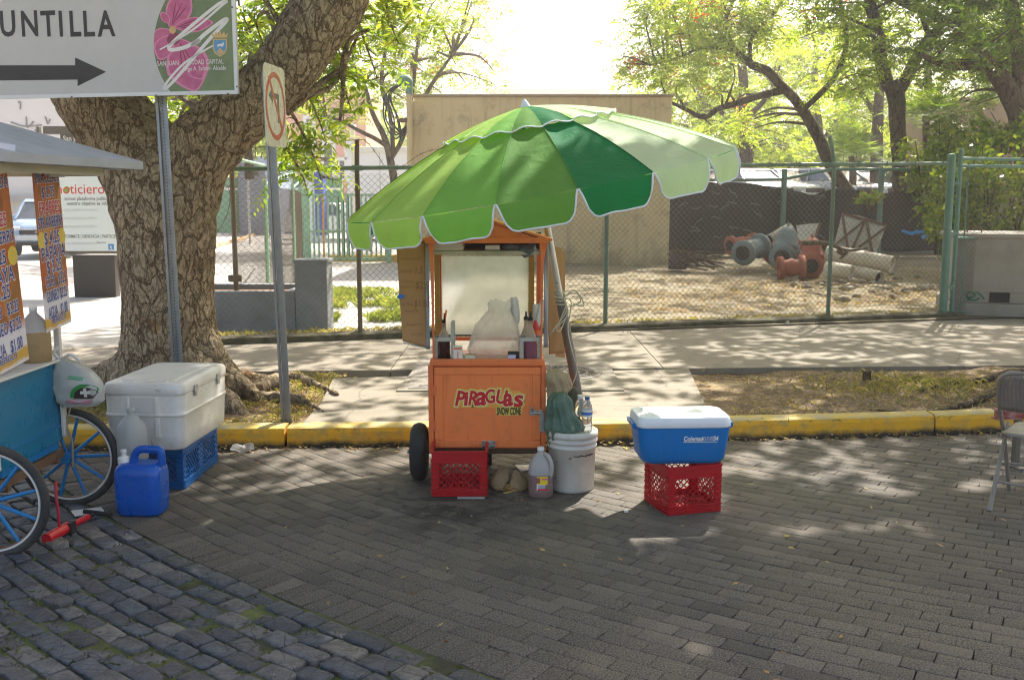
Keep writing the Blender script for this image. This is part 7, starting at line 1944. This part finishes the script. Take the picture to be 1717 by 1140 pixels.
def f_pave(r_): x = r_.uniform(-5, 6); y = r_.normal(12.2 + .25 * x, .25) if r_.uniform() < .6 else r_.uniform(7.6, 12 + .25 * x); return (x, min(y, 12.28 + .25 * x), SW + .006)
v = np.concatenate([litter(9000, f_yard, .075), litter(900, f_kerb, .035), litter(150, f_road, .038), litter(5200, f_verge, .042), litter(420, f_pave, .045)])
stuff(quads_obj('fallen_leaves', v, m_dry), 'dry fallen leaves along the kerb, on the verge and in the yard', 'leaves')
# grass tufts: verges, yard edges, bank left of the beige wall
m_grass = leafmat('verge_grass', lin(118, 122, 60), lin(164, 150, 96), lin(196, 176, 124), .35, 1.5)
def g_pts(n, fn): return np.array([fn(rg) for _ in range(n)])
def g_l(r_):
    while 1:
        x = r_.uniform(-3.6, -1.35); y = r_.uniform(kerb_y(x) + .2, 9.4)
        if noise.noise((x * 1.5, y * 1.5, 2)) > -.15 and x < -1.62 + (y - 7.4) * .0 : return (x, y, vz(x, y))
def g_r(r_):
    while 1:
        x = r_.normal(3.6, .5); y = r_.normal(8.9, .35)
        if 1.9 < x < 6 and kerb_y(x) + .2 < y < 9.7: return (x, y, vz(x, y))
def g_s(r_): x = r_.uniform(1.7, 5.5); y = kerb_y(x) + abs(r_.normal(.22, .3)); return (x, y, vz(x, y))
def g_bank(r_):
    
    while 1:
        p = G(r_.uniform(555, 690), r_.uniform(488, 540), .13)
        if noise.noise((p.x * 1.1, p.y * .9, 4)) + .5 * noise.noise((p.x * 3, p.y * 2.5, 1)) > .02: return (p.x, p.y, .13)
def g_fence(r_): x = r_.uniform(-4, 6); return (x, 12.75 + .25 * x + abs(r_.normal(0, .12)), .13)
v1, f1 = blades(g_pts(5200, g_l), .04, .006, rg, 1.4); v2, f2 = blades(g_pts(900, g_r), .07, .007, rg, 1.2); v3, f3 = blades(g_pts(500, g_s), .045, .006, rg, 1.2)
v4, f4 = blades(g_pts(3600, g_bank), .11, .013, rg, 1.0); stuff(fast_mesh('grass', v4, f4, leafmat('bank_grass', lin(96, 116, 52), lin(130, 144, 70), lin(172, 166, 104), .4, 1.7)), 'bright green grass bank behind the fence left of the orange cart', 'grass'); v5, f5 = blades(g_pts(2600, g_fence), .09, .01, rg, 1.0)
vv = np.concatenate([v1, v2, v3, v5]); stuff(fast_mesh('grass', vv, np.arange(len(vv)).reshape(-1, 4), m_grass), 'thin sunlit grass on the verges and along the foot of the fence', 'grass')
# stick and bits on the verge
t = tag(MB().tube(smoothpath([P(1318, 538, 13.4) - P(1320, 555, 13.3), Vector((0, 0, .0))], 4), .045, 8).build('broken_post', m_pipe_w, None), 'short pale broken stump standing at the fence footing', 'stump'); t.location = P(1320, 555, 13.3)
t = tag(MB().box((0, 0, .045), (.07, .04, .09)).build('wood_peg', m_bark2, None, bevel=.006), 'small square wooden peg in the right verge', 'peg'); t.location = G(1453, 638, SW - .02)

# ------------------------------------------------ terrace with parked cars
k = NT('car_park'); k.col(k.mix(k.noise(.5, 6), lin(120, 116, 108), lin(150, 146, 138))); k.set(Roughness=.9); m_cp = k.m
TZ = 1.62
m_ = MB(); m_.box((27, 62, TZ - 1), (50, 66, 2.0)); struct(m_.build('car_park', m_cp))
m_glassd = plain('car_glass', (.05, .06, .07), .08, 0, .05, 2, spec=.9)
m_lamp = plain('lamp_glass', lin(230, 230, 226), .12, 0, .05, 5)
def make_car(label, loc, rz, paint, group, suv=False, name='parked_car'):
    t = thing(name, label, 'car', loc, rz, group); k_ = 1.16 if suv else 1.0
    W_, L_ = .88, 2.15
    # side profile (y along length, z); nose at -y
    low = [(-2.15, .32), (-2.17, .52), (-2.10, .70), (-1.95, .80), (-1.1, .92), (-.95, .95), (1.75, 1.0), (2.1, .92), (2.16, .6), (2.12, .32)]
    m_ = MB(); rings = []
    for f, ins in ((-1, .10), (-.96, .03), (-.8, 0), (0, 0), (.8, 0), (.96, .03), (1, .10)):
        rings.append([(f * W_, y * (1 - ins * .25), .32 + (z * k_ - .32) * (1 - ins * .6)) for y, z in low])
    m_.loft(rings, 0, True); body = m_.build('body', paint, t)
    m_ = MB(); cab = [(-1.05, .93), (-.35, 1.36), (-.1, 1.43), (.95, 1.43), (1.25, 1.36), (1.9, .98)]
    rings = [[(f * (W_ - .05 - max(0, z - .93) * .28), y, z * k_) for y, z in cab] for f in (-1, 1)]
    m_.loft(rings, 0, False); m_.build('window', m_glassd, t)
    m_ = MB(); rings = []
    for f in (-1, 1): rings.append([(f * (W_ - .17), y, z * k_ + .012) for y, z in ((-.38, 1.36), (-.1, 1.435), (.95, 1.435), (1.27, 1.36))])
    m_.loft(rings, 0, False)
    for f in (-1, 1):
        for (a, b) in (((-1.07, .93), (-.36, 1.37)), ((.35, .98), (.35, 1.43)), ((1.9, .99), (1.25, 1.37))):
            m_.bar((f * (W_ - .05), a[0], a[1] * k_), (f * (W_ - .18), b[0], b[1] * k_ + .01), .07, .05, 0)
    m_.build('roof', paint, t, bevel=.01)
    for y in (-1.35, 1.35):
        for f in (-1, 1):
            m_ = MB(); m_.lathe([(.2, -.1), (.31, -.1), (.335, -.06), (.335, .06), (.31, .1), (.2, .1)], 22, 0, Matrix.Translation((f * (W_ - .1), y, .335)) @ Matrix.Rotation(R(90), 4, 'Y')); w_ = m_.build('wheel', m_rub, t)
            m_ = MB(); m_.cyl((f * (W_ - .02), y, .335), (f * (W_ + .012), y, .335), .2, n=18); m_.build('rim', m_alu, w_)
    for f in (-1, 1):
        m_ = MB(); m_.box((f * .66, -2.07, .70 * k_), (.34, .14, .13), rot=(.3, 0, f * -.25)); m_.build('headlight', m_lamp, t, bevel=.03)
        m_ = MB(); m_.ball((f * (W_ + .08), -.75, .98 * k_), (.09, .06, .07), 0, 10, 6); m_.build('mirror', paint, t)
    m_ = MB(); m_.box((0, -2.165, .60 * k_), (1.0, .05, .17)); m_.box((0, -2.15, .38), (1.2, .05, .12)); g_ = m_.build('grille', m_black, t, bevel=.02)
    return t, g_
cp = [plain('car_' + n_, c, .22, .25, .02, 2, spec=.7) for n_, c in (('silver', lin(180, 184, 190)), ('white', lin(226, 226, 224)), ('blue', lin(60, 84, 130)), ('red', lin(150, 34, 34)), ('charcoal', lin(60, 64, 70)), ('pale_blue', lin(150, 170, 190)))]
rows = [(1212, 38.5, 12, 2, 'dark blue car just right of the umbrella edge behind the screen'), (1268, 37.5, 18, 0, 'silver car left of the leaning trunk behind the screen'), (1335, 38, 14, 1, 'white car directly behind the leaning trunk'), (1408, 37, 20, 0, 'silver car right of the leaning trunk behind the tall green post'), (1470, 39, 12, 5, 'pale blue car beside the slim pale tree'), (1552, 38, 16, 4, 'charcoal car right of the forked tree trunk'),
        (1240, 49, -14, 1, 'white car in the back row above the umbrella edge'), (1318, 50, -10, 5, 'pale blue car in the back row left of the leaning trunk'), (1388, 48, -12, 0, 'silver car in the back row right of the leaning trunk'), (1432, 45, -16, 3, 'red car in the back row left of the forked tree'), (1528, 47, -12, 1, 'white car in the back row right of the forked tree')]
for u, Yc, rz, c, lab in rows: make_car(lab, (P(u, 300, Yc).x, Yc + 1.0, TZ), R(rz), cp[c], 'cars in the car park behind the screen')
# tan building with a row of openings at the right edge
Yb = 36; a, b = P(1612, 170, Yb), P(1800, 264, Yb); t = thing('tan_building', 'tan building with rows of small openings half hidden by leaves at the right edge', 'building', (a.x, Yb, TZ)); Wb, Hb = b.x - a.x, a.z - TZ
m_tan = plain('tan_stucco', lin(150, 126, 96), .9, 0, .08, 2, .4, lin(110, 92, 70), 2)
m_ = MB(); m_.box((Wb / 2, 3, Hb / 2), (Wb, 6, Hb)); m_.build('wall', m_tan, t)
for r_ in (0, 1):
    for i in range(9):
        m_ = MB(); z = P(1700, 246 + 24 * r_, Yb).z - TZ; x = P(1632 + 12.4 * i, 250, Yb).x - a.x; m_.box((x, .0, z), (.15, .04, .30)); m_.build('opening', m_dark, t)
m_ = MB(); m_.box((Wb / 2, 2.98, Hb + .05), (Wb + .2, 6.2, .12)); m_.build('parapet', m_tan, t)

# ------------------------------------------------ left: inner fence, planter, barred gate, far street
m_plg = plain('planter_grey', lin(128, 132, 136), .85, 0, .07, 3, .5, lin(84, 84, 74), 3, bump=.3, bscale=40)
pa_ = G(330, 563, .12); pb_ = G(500, 561, .12); ang = FY * .6
pa_ = Vector((-4.3, fl(0).y + 1.35 - .25 * .3, .12)); pbx = P(497, 500, 12.75).x
zt1 = P(420, 487, 12.8).z; zt2 = P(525, 434, 12.9).z
t = thing('planter', 'low grey concrete planter wall behind the fence beside the big tree', 'planter', (-4.3, 12.65, .10))
W_ = pbx + 4.3
m_ = MB(); h_ = zt1 - .10
m_.box((W_ / 2, .07, h_ / 2), (W_, .14, h_)); m_.box((W_ / 2, 1.23, h_ / 2), (W_, .14, h_)); m_.box((.07, .65, h_ / 2), (.139, 1.02, h_)); m_.box((W_ - .07, .65, h_ / 2), (.139, 1.02, h_)); m_.build('wall', m_plg, t, bevel=.01)
m_ = MB(); m_.box((W_ / 2, .65, h_ - .12), (W_ - .29, 1.01, .1)); m_.build('soil', plain('red_soil', lin(120, 88, 62), .95, 0, .25, 6), t)
px_ = P(498, 500, 12.8).x; px2 = P(551, 500, 12.8).x
t = thing('concrete_pillar', 'square grey concrete pillar at the end of the low planter', 'pillar', ((px_ + px2) / 2 + .01, 12.86, .10)); m_ = MB(); m_.box((0, 0, (zt2 - .14) / 2), (px2 - px_, .42, zt2 - .14)); m_.build('shaft', m_plg, t, bevel=.01); m_ = MB(); m_.box((0, 0, zt2 - .12), (px2 - px_ + .03, .45, .045)); m_.build('cap', m_plg, t, bevel=.008)
m_oldg = plain('pale_green_paint', lin(150, 194, 160), .6, 0, .1, 6, .5, lin(140, 110, 60), 4)
m_yelp = plain('yellow_paint', lin(214, 168, 50), .6, 0, .1, 6, .4, lin(170, 130, 70), 5)
# short run of inner fence going away from the planter
ip = [(Vector((P(393, 400, 13.4).x, 13.4, .4)), 2.35), (Vector((P(447, 400, 16.2).x, 16.2, .1)), 2.3), (Vector((P(493, 400, 20).x, 20, .1)), 2.35), (Vector((P(507, 400, 27).x, 27, .1)), 2.4)]
t = thing('inner_fence', 'rusty green fence run going away behind the planter with loose wire', 'fence', ip[0][0]); o0 = ip[0][0]
for p, h_ in ip[:3]:
    m_ = MB(); q = p - o0; m_.tube([q, q + Vector((0, 0, h_ - .3))], .034, 10); 
    if p is ip[0][0]: m_.box(q + Vector((0, -.04, .35)), (.17, .05, .09))
    m_.build('post', m_oldg if p is not ip[0][0] else plain('rusty_green', lin(112, 104, 80), .7), t)
for i in range(3):
    a, b = ip[i][0] - o0, ip[i + 1][0] - o0; m_ = MB(); m_.cyl(a + Vector((0, 0, 1.95)), b + Vector((0, 0, 1.95 + .3)), .022, n=8); m_.build('rail', m_oldg, t)
    L_ = Vector((b.x - a.x, b.y - a.y, 0)).length; cmx = chain_mesh('wire_mesh', t, L_, 0.05, 1.95, m_wire, a + Vector((0, 0, 0)), pitch=.039, r=.0026); cmx.rotation_euler = (0, 0, math.atan2(b.y - a.y, b.x - a.x))
# barred gate
Yg = 27.5
a = P(507, 438, Yg); b = P(652, 438, Yg); t = thing('barred_gate', 'pale green barred vehicle gate with yellow bars beyond the grass bank', 'gate', Vector((a.x, Yg, .1))); o0 = Vector((a.x, Yg, .1)); W_ = b.x - a.x; zt_ = P(560, 325, Yg).z - .1
for u, w_ in ((506, .12), (516, .16), (652, .12)):
    m_ = MB(); x = P(u, 400, Yg).x - a.x; m_.box((x, 0, (P(u, 316, Yg).z - .1) / 2), (w_, .12, P(u, 316, Yg).z - .1)); m_.build('post', m_oldg, t)
m_ = MB()
for v in (327, 388, 434): m_.box((W_ / 2, 0, P(560, v, Yg).z - .1), (W_, .05, .06))
m_.build('rail', m_oldg, t)
for i in range(16):
    u = 527 + 8.0 * i; x = P(u, 400, Yg).x - a.x; m_ = MB(); m_.box((x, -.03, zt_ / 2 + .03), (.05, .03, zt_ - .1)); m_.build('bar', m_yelp if i in (2, 9) else m_oldg, t)
for i in range(3):
    x = P(567 + 8 * i, 380, Yg).x - a.x; m_ = MB(); m_.box((x, .03, zt_ / 2 + .1), (.09, .03, zt_ - .2)); m_.build('slat', plain('mid_green_paint', lin(60, 136, 96), .6), t)
m_ = MB(); a = G(552, 440, .1); b = G(700, 440, .1); y0_ = G(600, 440, .1).y; struct(MB().box(((a.x + b.x) / 2 + 1, y0_ + .1, .16), (b.x - a.x + 2, .25, .30)).build('yellow_kerb', m_yelp, None, bevel=.02))
# tan island kerb in the street
m_ = MB(); pp = smoothpath([G(u, v, .11) for u, v in ((330, 372), (375, 376), (405, 383), (424, 392), (412, 400), (370, 412), (320, 425))], 6); m_.tube(pp, .14, 8); struct(m_.build('island_kerb', plain('island_concrete', lin(176, 144, 104), .9, 0, .1, 3)))
# far green wall with white rail, kiosk, pink building, trailer
t = thing('green_wall', 'long low green wall with a white rail far beyond the street', 'wall', (P(360, 345, 56).x, 56, .1)); W_ = P(575, 345, 56).x - P(360, 345, 56).x
m_ = MB(); h_ = P(400, 298, 56).z - .1; m_.box((W_ / 2, 0, h_ / 2), (W_, .3, h_)); m_.build('wall', plain('far_green', lin(92, 140, 104), .8, 0, .12, 1), t); m_ = MB(); m_.box((W_ / 2, -.2, P(400, 317, 56).z - .1), (W_, .08, .12)); m_.build('rail', m_white, t)
def facade(name, label, cat, u0, u1, v0, Yf, dep, mt, wins, mw, zb_=.1, trim=None, group=None):
    a = P(u0, v0, Yf); b = P(u1, v0, Yf); t = thing(name, label, cat, (a.x, Yf, zb_), 0, group); W_, H_ = b.x - a.x, a.z - zb_
    m_ = MB(); m_.box((W_ / 2, dep / 2, H_ / 2), (W_, dep, H_)); m_.build('wall', mt, t)
    for (ua, va, ub, vb) in wins:
        p, q = P(ua, va, Yf), P(ub, vb, Yf); cx_, cz_ = (p.x + q.x) / 2 - a.x, (p.z + q.z) / 2 - zb_; w_, h_ = abs(q.x - p.x), abs(q.z - p.z)
        if trim: 
            m_ = MB(); m_.box((cx_, -.04, cz_), (w_ + .5, .1, h_ + .5)); fr = m_.build('window', trim, t); m_ = MB(); m_.box((cx_, -.08, cz_), (w_, .06, h_)); m_.build('pane', mw, fr)
        else: m_ = MB(); m_.box((cx_, -.03, cz_), (w_, .08, h_)); m_.build('window', mw, t)
    return t, W_, H_
m_pink = plain('pink_stucco', lin(206, 150, 126), .9, 0, .06, .6)
facade('pink_building', 'pink apartment building with white framed windows glimpsed through the trees', 'building', 462, 612, 150, 70, 8, m_pink, [(514, 243, 524, 262), (544, 243, 557, 264), (544, 270, 557, 298), (570, 270, 578, 298), (514, 272, 524, 298), (584, 243, 592, 262), (486, 243, 494, 262), (486, 272, 494, 298), (544, 200, 557, 222), (514, 200, 524, 222)], plain('window_dark', lin(70, 66, 70), .2), .1, m_wpaint)
t, W_, H_ = facade('kiosk', 'small blue grey kiosk with louvred vents left of the pink building', 'kiosk', 398, 462, 262, 52, 4, plain('blue_grey_paint', lin(140, 152, 168), .8, 0, .05, 1), [], m_dark)
for r_ in range(2):
    m_ = MB(); p = P(425, 285 + 7 * r_, 52); m_.box((p.x - P(398, 262, 52).x, -.04, p.z - .1), (.5, .08, .17)); m_.build('vent', m_dark, t)
t, W_, H_ = facade('white_trailer', 'white site trailer parked beyond the street left of the beige wall', 'trailer', 581, 692, 256, 44, 3, plain('trailer_white', lin(222, 220, 222), .5, 0, .03, 1), [], m_dark, .5)
m_ = MB(); m_.box((W_ / 2, 1.5, H_ + .12), (W_ + .2, 3.2, .26)); m_.build('roof_cap', m_wpaint, t, bevel=.03); m_ = MB(); m_.box((W_ * .5, -.012, H_ / 2), (.03, .02, H_)); m_.build('seam', plain('grey_seal', lin(170, 170, 172), .6), t)
for x in (.6, W_ - .6): m_ = MB(); m_.lathe([(.15, -.1), (.4, -.1), (.4, .1), (.15, .1)], 16, 0, Matrix.Translation((x, .5, -.08)) @ Matrix.Rotation(R(90), 4, 'X')); m_.build('wheel', m_rub, t)
make_car('white car beside the blue bin in front of the pink building', (P(560, 330, 46).x, 46, .1), R(75), cp[1], None, True)
t = thing('blue_bin', 'blue and white bin in front of the pink building', 'bin', (P(527, 345, 42).x, 42, .1)); h_ = P(527, 287, 42).z - .1; m_ = MB(); m_.box((0, 0, h_ / 2), (.85, .8, h_)); m_.build('body', plain('pale_bin', lin(200, 204, 214), .5), t, bevel=.03); m_ = MB(); m_.box((.28, -.03, h_ * .55), (.35, .8, h_ * .88)); m_.build('door', plain('bin_blue', lin(60, 80, 160), .5), t, bevel=.02)
for u, lab in ((594, 'white lamp post standing before the pink building left of the trailer'),):
    t = thing('lamp_post', lab, 'lamp post', (P(u, 345, 40).x, 40, .1)); m_ = MB(); zt_ = P(u, 214, 40).z - .1; m_.tube([(0, 0, 0), (0, 0, zt_)], [.11, .09], 10); m_.build('pole', m_wpaint, t); m_ = MB(); m_.box((0, -.1, zt_ + .05), (.25, .5, .1)); m_.build('lamp_head', m_wpaint, t, bevel=.02)
t = thing('notice_post', 'small white notice on a pole in front of the blue grey kiosk', 'sign', (P(417, 345, 40).x, 40, .1)); m_ = MB(); m_.tube([(0, 0, 0), (0, 0, P(417, 268, 40).z - .1)], .05, 8); m_.build('pole', m_wpaint, t); m_ = MB(); m_.box((0, -.06, P(417, 275, 40).z - .1), (.2, .03, .35)); m_.build('plate', m_white, t)
# white building, wall and silver car behind the fruit cart
m_whb = plain('white_stucco', lin(214, 206, 200), .9, 0, .05, .5, .3, lin(190, 180, 170), .4)
t, W_, H_ = facade('white_building', 'large pale building with faint graffiti behind the fruit cart', 'building', -260, 108, 30, 46, 9, m_whb, [], m_dark)
gm_ = MB(); o0 = Vector((P(-260, 30, 46).x, 46, .1))
for pts in (((18, 205), (40, 212), (70, 210)), ((44, 196), (46, 214), (56, 204)), ((62, 212), (66, 222), (58, 218)), ((76, 196), (80, 208), (84, 200)), ((30, 172), (34, 172), (34, 184))): gm_.tube(smoothpath([P(u, v, 45.97) - o0 for u, v in pts], 5), .035, 5)
gm_.build('graffiti', plain('faded_graffiti', lin(120, 116, 116), .8), t)
m_ = MB(); m_.box((W_ / 2, -.3, P(30, 333, 46).z - .1), (W_, .6, .25)); m_.build('ledge', plain('grey_ledge', lin(160, 156, 150), .9), t)
t, W_, H_ = facade('teal_house', 'slim teal wall between the pale building and the big trunk', 'building', 109, 118, 196, 47, 6, plain('teal_stucco', lin(120, 170, 160), .9), [], m_dark)
sv, gr = make_car('pale blue sport utility car facing the street behind the fruit cart price boards', (P(62, 430, 29).x - .5, 31.2, .1), R(14), cp[5], None, True, 'sport_utility_car')
sv.location.z = P(60, 431, 29).z
m_ = MB(); M = XZ((0, -2.215, .74)); 
for a in (0, 2.094, 4.189):
    m_.add([((.0) * math.cos(a), 0, 0), (.05 * math.cos(a + 1.571 + .52), .05 * math.sin(a + 1.571 + .52), 0), (.09 * math.cos(a + 1.571), .09 * math.sin(a + 1.571), 0), (.05 * math.cos(a + 1.571 - .52), .05 * math.sin(a + 1.571 - .52), 0)], [(3, 2, 1, 0)], 0, False, M)
m_.build('emblem', m_alu, gr)
m_ = MB(); m_.box((0, -2.20, .56), (1.5, .04, .16)); m_.box((0, -2.205, .80), (1.25, .03, .05)); m_.build('bumper', cp[0], sv, bevel=.02)
# street information panel
Yi = 17.4
t = thing('information_panel', 'free standing street information panel with red headline behind the fruit cart', 'information panel', (P(140, 498, Yi).x, Yi, .1)); o0 = Vector(t.location)
def IL(u, v): return P(u, v, Yi) - o0
a, b = IL(70, 426), IL(207, 276)
m_frame = plain('bronze_frame', lin(96, 88, 76), .5, .2, .08, 5)
m_ = MB(); m_.box(((a.x + b.x) / 2, .06, (a.z + b.z) / 2), (b.x - a.x, .12, b.z - a.z)); m_.build('frame', m_frame, t, bevel=.01)
c_, d_ = IL(73, 421), IL(203, 280)
m_ = MB(); m_.box(((c_.x + d_.x) / 2, -.008, (c_.z + d_.z) / 2), (d_.x - c_.x, .02, d_.z - c_.z)); pnl = m_.build('poster', plain('poster_paper', lin(214, 218, 212), .4, 0, .03, 2), t)
m_ = MB(); FI = XZ((0, -.0185, 0))
def itext(tx, u, v, hpx, m, sx=.8, bold=0.0): q = IL(u, v); h_ = (IL(u, v - hpx).z - q.z) / .72; m_.text(tx, FI @ Matrix.Translation((q.x, q.z, .0008 * (m + 1))), h_, m, 0, bold, sx)
itext('noticiero', 95, 325, 17, 0, .95, .006); itext('pr', 182, 325, 17, 1, .8); itext('.com', 186, 331, 5, 1)
itext('somos plataforma política', 109, 336, 6.2, 1, .84, .012); itext('nuestro objetivo es informar', 113, 344, 6.2, 1, .84, .012); itext('INFORMATE | DENUNCIA | PARTICIPA', 104, 399, 5.6, 1, .72, .012); itext('Síguenos', 163, 408, 4, 1, .8)
for v in (354, 368, 382, 396 + 14): itext('somos plataforma política', 106, v, 5, 4, .8)
q = IL(113, 318); m_.add([(q.x + .055 * math.cos(x), q.z + .055 * math.sin(x), .0005) for x in np.linspace(0, 2 * math.pi, 20)[:-1]], [tuple(range(19))], 2, False, FI)
q = IL(187, 414); m_.add([(q.x - .05, q.z - .05, .0005), (q.x + .05, q.z - .05, .0005), (q.x + .05, q.z + .05, .0005), (q.x - .05, q.z + .05, .0005)], [(0, 1, 2, 3)], 3, False, FI); m_.text('t', FI @ Matrix.Translation((q.x - .018, q.z - .035, .001)), .10, 5, 0, .02)
m_.build('lettering', [plain('headline_red', lin(206, 60, 44), .5), plain('headline_grey', lin(104, 100, 92), .5), plain('splash_green', lin(110, 160, 60), .5), plain('square_blue', lin(70, 130, 190), .5), plain('ghost_grey', lin(196, 200, 194), .5), m_white], pnl)
m_ = MB(); p, q = IL(125, 498), IL(191, 428); m_.box(((p.x + q.x) / 2, .10, (p.z + q.z) / 2), (q.x - p.x, .2, q.z - p.z)); m_.build('base', plain('dark_bronze', lin(58, 50, 44), .4, .2, .15, 3), t, bevel=.01)
m_ = MB(); p, q = IL(73, 225), IL(156, 212); m_.box(((p.x + q.x) / 2, .06, (p.z + q.z) / 2), (q.x - p.x, .16, q.z - p.z)); m_.build('top_beam', m_frame, t, bevel=.006)
m_ = MB(); p, q = IL(103, 277), IL(190, 222); m_.box(((p.x + q.x) / 2, .06, (p.z + q.z) / 2), (q.x - p.x, .08, q.z - p.z)); hd = m_.build('header', plain('header_brown', lin(88, 80, 68), .5), t)
m_ = MB(); q = IL(105, 236.5); h_ = (IL(105, 227.5).z - q.z) / .72; m_.text('San Juan', XZ((0, .0195, 0)) @ Matrix.Translation((q.x, q.z, .0006)), h_, 0, 0, .01, .85); m_.build('lettering', m_white, hd)
for u in (74, 205):
    m_ = MB(); x = IL(u, 400).x; m_.box((x, .06, (IL(0, 276).z + IL(0, 213).z) / 2), (.05, .08, IL(0, 213).z - IL(0, 276).z)); m_.build('upright', m_frame, t)
# perforated post stump behind the price board
t = thing('perforated_post', 'dark perforated steel post at the left edge behind the price board', 'post', (P(4, 500, 8.6).x, 8.6, SW)); m_ = MB(); uchannel(m_, (0, 0, -.05), (0, 0, 2.2), .06); m_.build('channel', [plain('dark_steel', lin(90, 80, 84), .5, .4), m_white], t)
# far pale skyline strip seen above the beige wall
t, W_, H_ = facade('far_building', 'long pale building on the skyline above the beige wall', 'building', 815, 1005, 149, 150, 12, plain('hazy_stucco', lin(206, 190, 176), .9, 0, .05, .1), [], m_dark, 0)

# ---------------------------------------------------------------- thin air volume added to imitate veiling lens glare
m_ = MB(); m_.box((0, 76, 8.5), (260, 168, 19.6)); hz_ = m_.build('glare_haze', None)
hm = bpy.data.materials.new('glare_veil'); hm.use_nodes = True; ht = hm.node_tree
for n_ in list(ht.nodes): ht.nodes.remove(n_)
ho = ht.nodes.new('ShaderNodeOutputMaterial'); hv = ht.nodes.new('ShaderNodeVolumePrincipled'); hv.inputs['Color'].default_value = (1, .97, .9, 1); hv.inputs['Density'].default_value = .0024; hv.inputs['Anisotropy'].default_value = .55
ht.links.new(hv.outputs[0], ho.inputs['Volume']); hz_.data.materials.clear(); hz_.data.materials.append(hm); hz_['kind'] = 'stuff'
